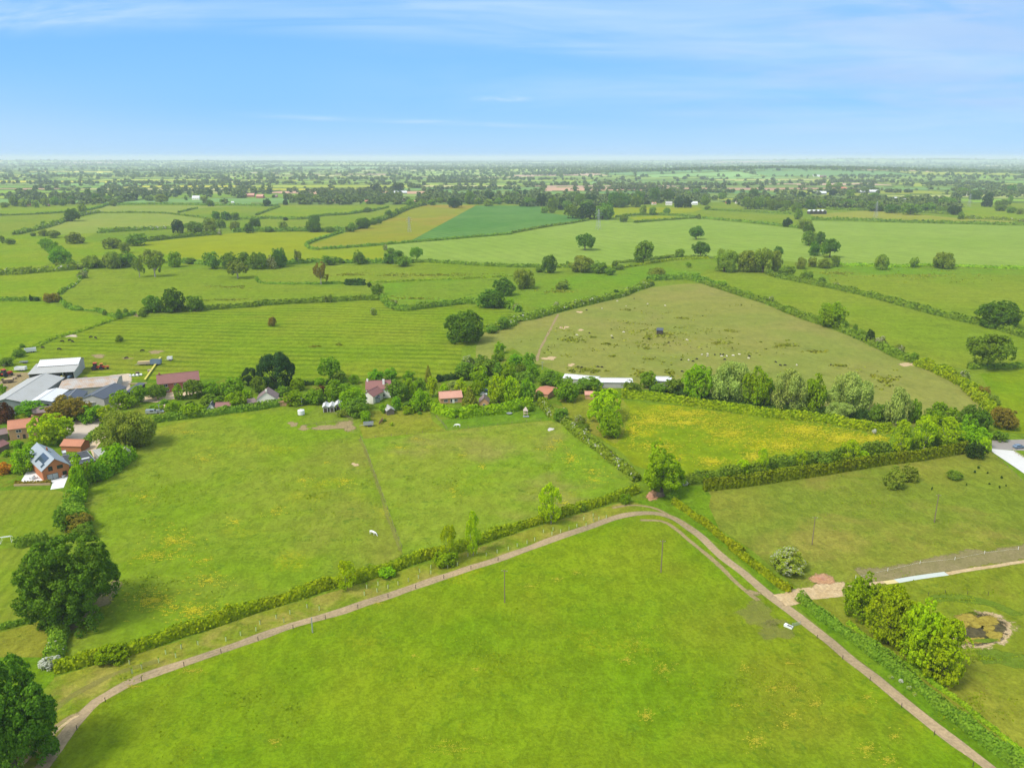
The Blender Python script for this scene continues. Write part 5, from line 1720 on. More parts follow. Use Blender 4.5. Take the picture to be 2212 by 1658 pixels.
hedge('clipped hedge curving over the pale ley', 'a0', "850,553 1000,552 1200,551 1400,556 1600,578 1790,604", 2.6, 3.5, 'mid', .15, group=HM)
hedge('hedge rising past the far big oak', 'a0', "110,742 300,700 450,660 600,605 720,570 850,550", 5, 8, 'hedgeb', .5, group=HM)
hedge('far straight hedge at the picture edge below the village trees', 'a0', "-80,580 0,576 200,570 400,560 540,550", 3, 4, 'mid', .15, group=HM)
hedge('far hedge with gaps above the two pale leys', 'v', "a0:740,532 a0:850,510 a0:940,486 a0:1200,480 a0:1500,480 a0:1800,488 a0:2212,490 a1:200,492", 4, 5, 'mid', .35, group=HM)
hedge('short far hedge joining the two pale leys', 'a0', "1540,550 1620,530 1700,512", 3, 4, 'mid', .3, group=HM)
hedge('far hedge slanting to the village', 'a1', "0,572 100,535 200,500", 3, 4, 'mid', .3, group=HM)
hedge('broken hedge below the village gardens', 'v', "a0:1880,605 a1:0,605 a1:100,602 a1:280,608 a1:430,605 a1:570,580 a1:750,570 a1:900,550 a1:1010,535 a1:1140,505", 4, 6, 'mid', .5, group=HM, gaps=.15)
hedge('thin far hedge between the two small yellow fields', 'a2', "900,590 1050,575 1250,568 1500,580 1600,598", 3.4, 4, 'mid', .3, group=HM)
hedge('far hedge below the smaller yellow field', 'a2', "1060,637 1300,618 1600,597", 3.4, 4, 'mid', .2, group=HM)
hedge('long far hedge above the pale crop under the small round trees', 'v', "a2:1600,597 a2:2000,630 a2:2212,652 a3:290,686", 3.4, 4, 'mid', .2, group=HM)
hedge('far hedge below the village copse', 'v', "a2:1700,527 a2:2212,552 a3:200,562", 3.4, 4, 'mid', .25, group=HM)
hedge('long far hedge between the ripening ley and the pale crop', 'a3', "380,612 700,618 1100,632 1400,640 1700,648 2260,662 3200,690", 4.5, 6, 'mid', .3, group=HM)
hedge('far hedge above the ripening ley', 'a3', "500,522 700,530 950,532 1100,545 1350,552 1600,568", 5, 7, 'mid', .5, group=HM)
hedge('far flowering hedge near the picture edge', 'a3', "1680,602 1900,608 2260,632", 5, 7, 'hedgeb', .5, group=HM)
hedge('reedy ditch bank below the pale crop', 'a3', "620,1005 800,1012 1050,1020 1300,1018 1500,1012 1800,1025 2260,1040 3200,1070", 2, 8, 'rough', .5, group=HM)

# ------------------------------------------------------------------ trees
T0 = 'trees of the far hedgerows'
trees('a0', 'by the far pale ley', T0, "oak 545 510 690 615;pale 670 470 745 560;mid 345 620 410 670;mid 945 440 1010 490;dark 1480 605 1585 720;oak 1825 535 1900 605;oak 1910 535 1995 610;mid 1990 545 2070 610;oak 1780 435 1850 490")
trees('a0', 'on the plain beyond the leys', T0, "dark 1510 345 1565 395;dark 1785 345 1840 395;oak 735 340 790 415;oak 790 380 865 460;dark 835 335 875 385;oak 580 400 650 470;mid 80 405 160 490;mid 430 410 510 480;pale 270 440 340 500;pale 355 420 420 490;dark 215 350 250 385;pale 160 430 250 495;mid 510 425 580 485;mid 880 400 960 450;mid 1010 400 1080 440;dark 1110 375 1190 440;mid 1250 400 1330 445;pale 1330 400 1450 445;mid 1590 400 1620 440;pale 1730 405 1800 450;mid 0 460 80 500;mid 1895 430 1930 460;dark 1925 425 1970 460;dark 1430 375 1450 430")
trees('a0', 'in the curved avenue of trimmed crowns', 'avenue of rounded trees', "round 335 765 440 850;round 365 775 480 870;round 400 785 515 900;round 420 820 560 930;round 430 850 615 978")
trees('a0', 'at the end of the curved avenue', T0, "pshrub 325 690 430 750;pshrub 400 700 520 760;pshrub 550 735 730 790;pshrub 890 760 1050 855;pale 1030 800 1130 890;mid 1090 745 1270 808;blossom 1040 815 1075 850;blossom 475 975 530 1010;mid 260 720 310 750;mid 0 745 40 810;mid 40 775 130 815;blossom 1880 690 1915 740;mid 1290 660 1320 695")
trees('a0', 'in the grey willow line', T0, "pale 705 910 880 1020;pale 880 880 1050 1020;mid 1000 880 1180 1010;pale 1210 880 1410 960;round 1440 880 1565 1010;mid 1750 885 1900 1025;mid 1900 885 2040 1030;mid 2020 885 2160 1020;paleT 1950 960 2160 1115;mid 2140 890 2260 1030;blossom 640 990 720 1035;blossom 660 1040 760 1110;shrub 560 940 650 1010;mid 1600 930 1700 990")
trees('a0', 'standing clear in the mid pasture', T0, "paleT 1155 920 1260 1105;paleT 1250 915 1430 1102")
trees('a0', 'above the yellow green ley', T0, "oak 2095 640 2190 720;oak 2145 590 2250 690;pale 1985 620 2080 700;pale 1750 590 1870 700;mid 1600 640 1760 690;mid 1860 600 1950 680")
trees('b0', 'in the three oak clump', 'oak clump above the ridged pasture', "mid 1235 100 1400 250;oak 1380 40 1595 243;mid 1600 105 1760 242")
trees('b0', 'by the ditch above the farm', T0, "brown 375 90 510 162;shrub 545 170 620 215;mid 1000 225 1060 312;shrub 1060 220 1110 282;shrub 990 450 1065 510;shrub 160 525 215 560;shrub 1210 230 1260 300;dshrub 250 105 280 160;dshrub 300 125 340 160;shrub 880 240 920 280;shrub 100 560 220 640;shrub 0 640 110 720")
T1 = 'trees around the farm and gardens'
trees('b0', 'by the red roofed farmhouse', T1, "fresh 960 940 1150 1080;roundT 1150 900 1290 1035;round 1270 880 1430 980;midT 1300 890 1430 1012;freshO 1485 885 1580 1005;midT 1605 850 1755 995;round 1750 860 1900 980;round 1920 825 2110 970;fresh 1950 945 2120 1080;fresh 2095 930 2175 1030;fresh 1430 1025 1570 1145;dshrub 1600 1020 1700 1075;fshrub 1560 1070 1760 1125;fshrub 1310 1050 1420 1100;shrub 1730 980 1950 1060;lshrub 1810 1040 1830 1060")
trees('b0', 'below the black roofed barns', T1, "brown 420 990 760 1190;round 150 1030 370 1150;round 680 1060 880 1200;fresh 800 1060 900 1130;lime 140 1140 230 1195;fshrub 380 1150 430 1190;lime 250 1130 590 1370;lime 850 1060 1000 1200;mid 950 1080 1010 1150;purple -60 1040 100 1200;fresh 0 880 50 960")
trees('c0', 'around the glazed gable house', T1, "pale 860 -30 1310 275;fresh 90 290 280 480;rust -40 395 110 500;fresh 200 230 320 330;fresh 870 250 1090 450;round 850 380 1000 500;fresh 620 380 780 600;round 760 380 900 560;white 1050 262 1130 385;fshrub 20 290 90 350;mid 230 340 320 440;fresh 290 0 340 60;fshrub 940 290 1060 380;fshrub 100 200 200 280")
trees('c0', 'above the lone dark oak', T1, "white 580 712 690 795;mid 470 800 640 1000;brown 560 840 780 1000;fresh 620 430 740 680;mid 640 930 790 1060")
T2 = 'big dark oaks near the viewer'
p_, w_, h_ = fit('v', 40, 1143, 252, 1337, .05, False); tree('oak', p_, w_, h_, 'lone huge dark oak between the garden lawns and the big meadow', T2)
p_, w_, h_ = fit('v', -95, 1410, 110, 1668, .05, False); tree('oak', p_, w_, h_, 'huge dark oak at the lower corner beside the track', T2)
trees('a1', 'along the hedgerow below the mustard field', T0, "oak 130 850 270 1010;mid -10 890 100 1030;blossom 80 910 180 1030;paleT 330 870 400 992;greyT 500 970 625 1168;mid 820 870 940 990;mid 990 1160 1105 1253;roundT 1330 845 1450 962;oak 1095 900 1190 985;oak 1170 870 1285 940;mid 1190 930 1340 1000;blossom 1095 820 1140 870;mid 560 930 700 985;mid 1130 850 1200 900;mid 700 940 760 985;dshrub 960 1150 1000 1190")
trees('a1', 'between the pasture and the mustard field', T0, "oak 450 565 560 650;oak 430 610 560 710;dshrub 230 585 280 615;mid 790 630 860 710;oak 855 590 990 680;mid 985 590 1050 650;oak 1110 525 1185 590;mid 1190 510 1240 560;pale 185 620 270 690;mid 590 670 680 712;mid 1030 580 1090 640;shrub 920 505 1000 540;blossom 960 510 1010 535;mid 60 665 150 712;dark 0 610 30 670")
trees('a1', 'near the brick village', T0, "dark 1645 430 1790 490;mid 1795 355 1900 470;dark 1965 360 2060 440;dark 60 425 130 490;dark 230 435 280 480;mid 2060 420 2130 475;mid 1560 415 1620 465;mid 1400 430 1470 485;mid 1290 430 1380 500;mid 1480 440 1560 480;dark 1190 345 1270 385;mid 920 365 965 405;dark 1000 370 1030 400;mid 1880 420 1960 475;pale 1960 440 2060 480;mid 2140 400 2212 470;dark 975 310 1090 355;dark 1160 300 1290 350;mid 320 395 440 450;pale 480 400 560 450;mid 700 395 760 440")
trees('a2', 'beside the pale crop', 'oaks of the pale crop', "oakT 540 730 720 872;mid 1050 790 1230 975;oakT 1525 665 1655 780;oakT 1545 800 1705 938;mid 1410 860 1500 942;mid 1120 785 1190 840")
trees('a2', 'in the bushy line below the pale crop', T0, "oak 255 910 390 1062;pale 490 915 715 1052;mid 670 965 830 1068;mid 860 960 920 1032;roundT 1495 975 1552 1022;pale 1720 860 1960 1045;pale 1930 870 2130 1048;pale 2080 850 2270 1052;shrub 195 1010 270 1062;shrub 460 965 500 1010;shrub 790 1025 900 1080;pale 0 1030 205 1195;pshrub 375 1120 520 1207;pshrub 1170 1030 1340 1098;shrub 900 1000 980 1035;shrub 1230 930 1250 950;dshrub 2160 955 2200 980")
trees('a2', 'in the wood above the pale crop', 'wood between the crops and the village', "mid 450 490 600 592;dark 560 480 740 597;mid 700 480 870 602;dark 395 425 465 517;mid 300 415 410 520;dark 210 390 300 490;mid 95 420 200 490;shrub 245 495 320 550;shrub 310 500 380 550;mid 540 390 640 480;dark 640 400 740 482;oak 830 380 930 490;oak 900 390 1020 490;mid 1020 400 1130 496;oak 1180 340 1290 450;oak 1290 350 1400 450;dark 1405 415 1480 500;dark 1475 420 1550 502;pale 1100 490 1160 562;mid 1190 505 1250 566;mid 1310 510 1370 560;mid 930 565 1000 626;mid 1600 565 1632 602;mid 0 370 60 410;dark 40 360 70 400;dark 95 355 125 395;mid 480 370 550 410;oak 760 470 870 590;mid 1560 345 1620 400;mid 1640 400 1700 480;mid 1780 380 1850 430;oak 860 430 980 500;oak 1040 370 1150 470;mid 420 450 520 520;mid 600 440 700 500")
trees('a2', 'in the village copse under the ploughed fields', T0, "mid 1980 410 2100 512;mid 2080 400 2200 512;mid 2170 410 2260 515;dark 1850 430 1890 475;oak 2040 335 2140 420;mid 1660 490 1720 520;mid 1480 360 1560 420")
trees('a3', 'between the two pale crops', 'tree line between the pale crops', "dark 125 590 215 667;pale 250 600 380 682;oak 300 645 410 725;mid 290 700 420 825;oak 410 710 495 815;oak 350 790 460 912;oakT 450 775 615 935;mid 540 915 620 1012")
trees('a3', 'below the pale crop trees', T0, "oak 50 835 135 900;pale 0 870 130 1042;pale 240 930 340 1028;pale 340 930 430 1012;pale 420 940 560 1022;mid 90 1005 240 1102;mid 270 1045 400 1132;pale -70 880 30 1040")
trees('a3', 'on the bank below the wide pale crop', T0, "pale 925 905 1050 1032;paleT 1220 930 1300 1022;pale 1430 885 1620 1022;shrub 430 1100 500 1150;blossom 560 1150 620 1180")
trees('a3', 'around the far village roofs', T0, "mid 1640 540 1700 602;dark 1550 490 1670 562;dark 1855 375 1950 492;oak 1740 350 1850 432;paleT 100 500 150 552;mid 200 460 300 542;mid 225 510 300 602;mid 0 430 100 522;mid 90 440 200 522;oak 310 430 430 512;oak 540 440 650 502;mid 640 430 760 502;mid 760 440 850 502;oak 1010 480 1140 542;mid 1320 460 1450 532;mid 1450 490 1560 552;mid 500 280 550 352;mid 560 290 650 342;mid 680 350 760 412;oak 2065 310 2150 372;dark 530 340 600 400;mid 780 380 870 430;mid 870 380 960 420;mid 1170 400 1260 440;mid 1480 420 1640 490;mid 2000 430 2100 490;mid 2080 400 2120 450;mid 1960 440 2010 490;mid 1640 330 1740 390;dark 250 360 330 415;mid 430 430 520 500;mid 850 450 1000 530;mid 1150 480 1320 545;dark 1390 410 1440 450;pale 2150 510 2212 560;mid 1950 480 2060 520;mid 2060 500 2150 545")
trees('b3', 'along the hedges beyond the grazed pasture', T0, "fresh 430 160 690 372;dark 845 400 925 522;blossom 925 455 1040 552;blossom 1090 530 1180 612;oak 1810 155 2190 378;midT 1710 440 2080 742;blossom 1650 750 1740 832;brown 1800 890 1920 990;brown 1930 1070 2170 1250;shrub 620 320 700 400;shrub 730 355 780 420;mid 760 400 850 470;blossom 0 115 60 170;shrub 1330 650 1420 700;shrub 1220 600 1310 690;shrub 1060 545 1100 600;pshrub 1900 960 2010 1050;shrub 1480 700 1560 760")
trees('b2', 'in the tall willow row', 'row of tall willows and ashes', "fresh 1460 695 1760 990;silver 1720 665 2110 1005;fresh 1980 720 2240 1062;b3:silver 20 745 360 1082;b3:fresh 310 780 510 1112;b3:silver 500 765 910 1092;b3:mid 880 1040 1010 1192;b3:silver 1020 895 1240 1202;b3:round 1220 1000 1340 1202;b3:silver 510 1030 760 1172;b3:fresh 220 950 470 1112;b3:fresh -100 780 60 1060;b2:mid 1300 810 1490 952;b2:round 1090 755 1260 902;b2:mid 930 840 1120 962;b2:mid 1200 860 1340 960")
trees('c3', 'around the corner by the road', T1, "b3:round 1370 1040 1650 1250;b3:oak 1665 1080 1920 1300;limeS 1060 40 1270 310;limeS 1280 10 1460 265;limeS 1450 20 1690 258;lime 1380 0 1480 200;fresh 1690 80 1900 265;round 1650 0 1800 200;limeS 1820 190 1920 312;dark 1720 240 1880 362;limeS 640 210 790 372;lime 770 300 875 382;shrub 370 310 550 402;pshrub 1000 420 1190 620;pshrub 1130 400 1300 560;shrub 1545 465 1680 548;limeS 250 300 350 430;fshrub 1150 130 1250 330;shrub 1930 130 2080 205;pshrub 1960 0 2100 100;white 900 110 940 150")
trees('c3', 'scattered saplings in the paddock corner', 'young trees in the paddock corner', "dshrub 1810 430 1830 455;dshrub 1778 468 1800 492;dshrub 1890 478 1905 500;dshrub 2010 515 2030 540;dshrub 1710 580 1722 600;dshrub 1905 575 1925 592;dshrub 1992 600 2010 625;dshrub 1410 610 1425 640;dshrub 2050 590 2065 608")
trees('z6', 'in the thicket around the village lane', 'village thicket', "lime 190 580 430 900;lime 340 600 580 910;round 570 640 780 910;pshrub 770 770 890 890;mid 830 520 1140 700;round 1010 620 1340 900;fresh 980 560 1130 670;mid 1290 620 1630 762;round 630 290 790 470;round 430 310 610 445;fresh 250 150 390 292;round 220 290 300 405;round 300 290 385 385;round 680 440 840 605;fresh 340 410 540 605;mid 530 430 680 545;mid 540 560 760 650;mid 0 350 300 565;fresh -40 460 190 705;fshrub 880 860 960 965;blossom 1350 722 1430 792;blossom 1110 990 1210 1085;blossom 1290 1090 1450 1222;mid 1030 1010 1210 1172;fresh 600 905 760 1035;fresh 1130 560 1260 640;shrub 1540 740 1620 820;blossom 100 460 150 600;mid 240 420 360 600;shrub 1270 1180 1500 1290")
trees('v', 'beside the top of the thick village hedge', T1, "b2:limeO 640 920 945 1155;b2:fresh 730 1110 955 1320;b2:fresh 590 850 770 930;b2:pale 560 910 640 960")
trees('z5', 'around the white house and bungalow', 'garden trees of the white house and bungalow', "round 180 310 460 512;round 460 280 680 462;round 790 330 1000 482;spruce 1160 240 1290 522;cypress 1370 400 1440 522;limeO 1180 440 1420 732;weep 780 470 1000 782;midT 510 520 860 860;round 980 470 1180 652;fresh 930 660 1230 1002;lime 1430 560 1560 682;silver 1560 510 1760 682;limeO 1690 480 1900 742;spruce 1800 610 2080 952;fresh 1950 500 2212 722;mid 2000 280 2212 562;mid 1700 180 2050 462;blossom 1800 40 2050 212;mid 2040 60 2212 300;round 600 780 750 1002;fshrub 370 890 510 1052;fresh 1260 830 1420 1002;fresh 60 1020 240 1200;fshrub 740 940 990 1040;lshrub 560 1205 630 1280;shrub 440 1150 510 1200;shrub 1040 1020 1120 1080;fresh 180 440 300 530;purple 560 510 640 600;shrub 780 860 960 960")
trees('z4', 'around the white cottages', 'garden trees of the white cottages', "cypress 300 50 900 610;cypress 50 290 300 562;roundT 1390 130 1740 500;mid 1580 340 1830 522;fresh 1270 450 1480 562;fresh 880 450 1110 662;fresh 1730 620 2170 1000;mid 1850 800 2212 1110;round 1460 490 1910 852;purple 1310 590 1480 752;round 1130 640 1450 882;fresh 760 700 1140 892;mid 610 600 860 782;mid 180 450 450 702;round 1880 390 2060 542;fresh 40 660 200 882;lime -20 800 100 922;mid -60 520 60 700;fresh -40 400 60 560;pshrub 1660 1000 1880 1100;mid 430 480 620 640;shrub 900 780 1100 900")
trees('b1', 'alone in the ridged pasture', 'lone trees of the ridged pasture', "oak 1605 240 1985 505;brown 100 290 178 372;blossom 980 215 1046 277;paleT 580 105 625 172;paleT 620 98 668 175")
trees('b1', 'in the hedge corner above the grazed pasture', T0, "oak 1900 50 2130 205;oak 2010 70 2150 215;v:oak 1062 598 1112 636;fresh 2140 130 2240 210;blossom 1140 150 1225 192;b2:blossom 0 175 70 237;shrub 1980 380 2090 430;shrub 2080 290 2200 400;b2:blossom 350 165 420 215;b2:blossom 810 90 870 125;b2:dshrub 870 60 930 120;b2:shrub 440 170 480 220")
trees('c2', 'near the track bend', T1, "freshO 1080 240 1530 650;limeS 240 600 440 905;round 930 670 1030 755;limeS 2120 290 2212 470;white 1460 555 1525 600;shrub 1330 620 1450 720;shrub 600 750 640 830;limeS 1940 380 2060 500;fshrub 1640 500 1700 580")
trees('v', 'rising from the long track hedge', 'slender trees in the track hedge', "limeS 948 1130 990 1205;limeS 1002 1100 1040 1190;limeS 722 1207 768 1268;fshrub 205 1395 275 1425;d1:fresh 590 0 760 95;d1:fshrub 230 110 350 185")
trees('d2', 'in the row beside the algae covered pond', 'row of birches by the pond', "fresh 1045 145 1295 450;birch 1205 215 1520 615;birch 1410 315 1725 775;birch 1560 435 1880 860;birch 1330 300 1560 640")
p_, w_, h_ = fit('d2', 570, 15, 850, 108, .02, False); tree('pblossom', p_, w_, h_, 'wide cream flecked bush on the dry paddock above the earth patch')
p_, w_, h_ = fit('d0', 255, 688, 385, 765, .04, False); tree('white', p_, w_, h_, 'white flowering bush beside the lower corner oak')
trees('d2', 'in the long grass strip by the track', 'cow parsley patches by the track', "white 1330 812 1370 836;white 1402 838 1430 862;white 1452 880 1486 908;white 1486 918 1520 945")

hedge('weedy bank of the ditch curving down to the white roofed barn', 'b0', "1035,312 900,352 760,402 600,450 450,492 300,560 150,640 0,710 -60,735", 1.1, 3.0, 'rough', .7, group=HM, gaps=.3)

# ------------------------------------------------------------------ farm and village buildings
FB = 'farm buildings'
house('barn', 'long grey sheeted barn, biggest roof of the farmyard', 'barn', 'z1', (-230, 1000), (460, 970), (970, 540), 5.0, 7.4, 'y', 'greywall', 'barnroof', group=FB, ov=.5, doors=[(.45, 3.6, 3.8, 'metal')])
house('barn', 'white roofed barn between the grey barn and the black roofs', 'barn', 'z1', (470, 965), (895, 948), (1190, 748), 4.6, 5.7, 'y', 'greywall', 'whiteroof', group=FB, ov=.3, doors=[(.7, 3.2, 3.6, 'black')])
house('barn', 'smaller black roofed barn next to the white roof', 'barn', 'z1', (1010, 930), (1385, 905), (1480, 775), 4.4, 5.9, 'y', 'greywall', 'darkroof', group=FB, ov=.3)
house('barn', 'larger black roofed barn at the drive side', 'barn', 'z1', (1395, 900), (1795, 905), (1900, 692), 4.4, 6.2, 'y', 'block', 'darkroof', group=FB, ov=.3)
house('shed', 'low grey lean-to in front of the larger black roofed barn', 'shed', 'z1', (1490, 975), (1745, 950), 5, 2.8, 3.6, 'mono', 'block', 'barnroof', group=FB, doors=[(.6, 2.4, 2.1, 'metal')])
house('shed', 'long ridged shed with rust streaked sheeting behind the black roofs', 'shed', 'z1', (1010, 745), (1990, 672), (1965, 505), 3.6, 5.2, 'x', 'block', 'rustroof', group=FB)
house('barn', 'white roofed open barn beside the red machinery', 'barn', 'z1', (655, 345), (1345, 300), (1520, 190), 5.6, 7.4, 'x', 'block', 'whiteroof', group=FB, ov=.4)
house('barn', 'open fronted lean-to barn with grey roof sheltering machines', 'barn', 'z1', (490, 478), (1275, 432), (1340, 318), 4.0, 5.7, 'mono', 'block', 'barnroof', group=FB, open_front=True, bays=4)
house('farmhouse', 'red brick farmhouse under a long dark red roof', 'house', 'z3', (700, 552), (1410, 478), 8.5, 4.9, 8.2, 'x', 'redbrick', 'redroof', ov=.4, group='village houses',
      wins=[(.18, 3.0, 1.8, 1.3), (.42, 3.2, 1.5, 1.1), (.66, 3.0, 2.0, 1.3), (.20, .8, 1.9, 1.4), (.62, .8, 1.6, 1.3), (.85, .9, 1.4, 1.3)], doors=[(.42, 1.1, 2.1, 'white')], chim=[(.06, .5, 9.2, .8)])
house('brick_house', 'orange brick house with a bright clay tile roof at the picture edge', 'house', 'z2', (140, 325), (640, 262), 8, 4.8, 7.2, 'x', 'buff', 'orangeroof', group='village houses',
      wins=[(.34, 3.1, 1.9, 1.1), (.72, 3.0, 1.3, 1.0), (.30, .9, .9, 1.1), (.70, .9, 1.2, 1.1)], doors=[(.5, 1.0, 2.0, 'dark')], chim=[(.85, .5, 8.4, .8)])
house('shed', 'long low shed with dark red roof at the picture edge', 'shed', 'z2', (-160, 700), (150, 560), 5, 2.2, 3.4, 'x', 'wood', 'redroof', group='village outbuildings')
house('shed', 'dark timber garage behind the orange brick house', 'shed', 'z2', (-120, 440), (130, 390), 7, 3.0, 4.2, 'x', 'cladding', 'brownroof', group='village outbuildings')
hs, Lh, Dh = house('gable_house', 'brick gable house with zinc roof and long panel of dark solar glass', 'house', 'z2', (730, 1035), (1188, 925), (1045, 620), 4.3, 7.6, 'y', 'brick', 'zincroof', ov=.45, group='village houses',
      wins=[(.30, 3.6, 1.4, 1.5), (.66, 3.7, 1.9, 1.2), (.80, 1.0, 1.4, 1.3), (.34, .25, 3.6, 2.1, 'f', 'paleglass'), (.5, 3.0, 1.2, .9, 'r')],
      skylights=[(-.45, .32, 7.5, 2.2), (-.8, .12, 1.6, 1.2), (-.8, .45, 1.6, 1.2), (-.8, .7, 1.6, 1.2), (.35, .55, 1.1, .9)], frame='black', chim=[(.62, .6, 7.9, .5)])
eb, Le, De = house('extension', 'black flat roofed extension with two white rooflights beside the zinc roofed house', 'building', 'z2', (1205, 965), (1645, 868), (1560, 690), 3.0, 3.0, 'flat', 'brick', 'flatroof', group='village houses', wins=[(.5, .8, 2.0, 1.4)])
for fx in (.12, .58):
    MB().box(Le * fx, Le * fx + 2.6, De * .30, De * .30 + .9, 3.19, 3.42).build('rooflight', M['white'], eb)
house('shed', 'small white box annexe behind the flat roofed extension', 'shed', 'z2', (1080, 745), (1140, 735), 3, 3.0, 3.0, 'flat', 'whitewall', 'whiteroof', group='village outbuildings')
house('garage', 'small grey roofed garage beside the flowering hedge', 'garage', 'z2', (1730, 795), (1870, 760), (1865, 655), 2.4, 3.1, 'mono', 'block', 'barnroof', group='village outbuildings', doors=[(.5, 2.2, 1.9, 'dark')])
house('garage', 'clay tiled garage behind the curving clipped hedge', 'garage', 'z2', (1050, 602), (1390, 612), (1375, 520), 2.5, 4.0, 'x', 'brick', 'orangeroof', group='village outbuildings')
house('shed', 'long tiled outbuilding with brown red roof behind the lime tree', 'shed', 'z1', (560, 1150), (930, 1110), 5, 2.6, 4.2, 'x', 'redbrick', 'brownroof', group='village outbuildings')
house('cottage', 'cream gabled cottage with grey brown roof and tall chimney', 'cottage', 'z4', (290, 822), (632, 805), 8, 3.0, 6.3, 'y', 'render', 'brownroof', group='village houses', ov=.3,
      wins=[(.68, 1.2, 1.1, .7), (.22, 1.0, .9, 1.0)], chim=[(.5, .06, 7.6, .8)])
house('shed', 'low grey lean-to beside the cream gabled cottage', 'shed', 'z4', (150, 890), (285, 868), 4, 1.8, 2.6, 'mono', 'block', 'brownroof', group='village outbuildings')
house('shed', 'tan flat roofed annexe at the end of the cream cottage', 'shed', 'z4', (655, 862), (872, 852), 5, 2.2, 2.5, 'mono', 'buff', 'pinkroof', group='village outbuildings')
house('cottage', 'tiny white walled cottage with dark red roof behind the trimmed hedge', 'cottage', 'z3', (1692, 975), (1935, 968), 5, 2.1, 4.0, 'x', 'whitewall', 'redroof', group='village houses', wins=[(.3, .8, .9, .9)])
house('cottage', 'white gable wing with dark slate beside the tiny white cottage', 'cottage', 'z3', (1550, 975), (1690, 968), 5, 2.2, 4.3, 'y', 'whitewall', 'darkroof', group='village houses', wins=[(.5, .9, .9, .9)])
house('white_house', 'long white house with dark red tiles and white chimney', 'house', 'z5', (150, 642), (570, 628), 7.5, 4.7, 7.6, 'x', 'whitewall', 'redroof', group='village houses',
      wins=[(.33, 3.0, .9, 1.1), (.58, 3.0, .9, 1.1), (.72, .9, 1.2, 1.2)], chim=[(.72, .3, 8.6, 1.0), (.05, .5, 8.6, .8)])
house('gable_house', 'white gable wing of the red tiled house, nearest the meadow', 'house', 'z5', (85, 745), (272, 768), 9, 3.8, 5.8, 'y', 'render', 'redroof', group='village houses', wins=[(.4, 2.2, .9, 1.0)])
house('conservatory', 'dark glazed conservatory between the two white wings', 'conservatory', 'z5', (275, 800), (392, 782), 4.5, 2.5, 3.4, 'mono', 'paleglass', 'darkroof', group='village outbuildings')
house('bungalow', 'bungalow with salmon pink tiles behind the brown spruce', 'bungalow', 'z5', (1435, 802), (1810, 778), 7.5, 2.7, 4.7, 'x', 'buff', 'pinkroof', group='village houses',
      wins=[(.25, .8, 1.8, 1.2), (.5, .5, 1.0, 1.6), (.72, .8, 1.6, 1.2)], doors=[(.6, 1.0, 2.0, 'white')], chim=[(.52, .5, 5.2, .6)])
house('cottage', 'grey roofed cottage beside the two parked cars', 'cottage', 'z6', (60, 925), (182, 925), 6, 2.6, 4.6, 'y', 'buff', 'brownroof', group='village houses', wins=[(.5, .8, 1.2, 1.1)])
house('shed', 'small hut with orange clay roof in the village thicket', 'shed', 'z6', (775, 800), (945, 828), (958, 722), 2.5, 3.6, 'x', 'buff', 'orangeroof', group='village outbuildings')
house('shed', 'long low shed with white roof at the foot of the grazed pasture', 'shed', 'z6', (1150, 612), (1580, 650), 8, 3.0, 3.9, 'x', 'block', 'whiteroof', group='village outbuildings')
house('shed', 'second long white roofed shed, joining end to end behind the thicket', 'shed', 'z6', (1600, 668), (2045, 672), 8, 3.0, 3.9, 'x', 'block', 'whiteroof', group='village outbuildings')
house('shed', 'short white roofed shed near the first ash of the willow row', 'shed', 'b2', (1240, 848), (1380, 850), 8, 3.0, 3.8, 'x', 'block', 'whiteroof', group='village outbuildings')
house('shed', 'low brick shed with pinkish roof above the lime green tree', 'shed', 'z6', (1435, 830), (1550, 832), 5, 2.3, 3.2, 'x', 'buff', 'pinkroof', group='village outbuildings')
for i, (xa, xb, y_, lb) in enumerate(((1432, 1515, 950, 'first'), (1545, 1625, 945, 'second'), (1655, 1735, 915, 'third'))):
    house('stable', lb + ' little pale roofed stable from the round white tank, beside the garden trees', 'stable', 'z4', (xa, y_), (xb, y_ - 4), 5.5, 2.6, 3.2, 'y', 'block', 'whiteroof', group='small stables in the garden', doors=[(.5, 1.3, 2.0, 'dark')])
house('shed', 'grey roofed garden shed below the white house', 'shed', 'z5', (512, 1015), (638, 1000), 5, 2.2, 3.2, 'y', 'cladding', 'barnroof', group='village outbuildings')
house('shed', 'black ground mounted panel shelter beside the farm drive', 'shed', 'z3', (150, 690), (260, 700), 9, 1.2, 3.2, 'mono', 'dark', 'solarroof' if 'solarroof' in M else 'darkroof', group='village outbuildings')
house('field_shelter', 'black field shelter alone in the middle of the grazed pasture', 'shelter', 'b2', (1250, 412), (1300, 415), 4, 2.6, 3.3, 'mono', 'dark', 'darkroof')

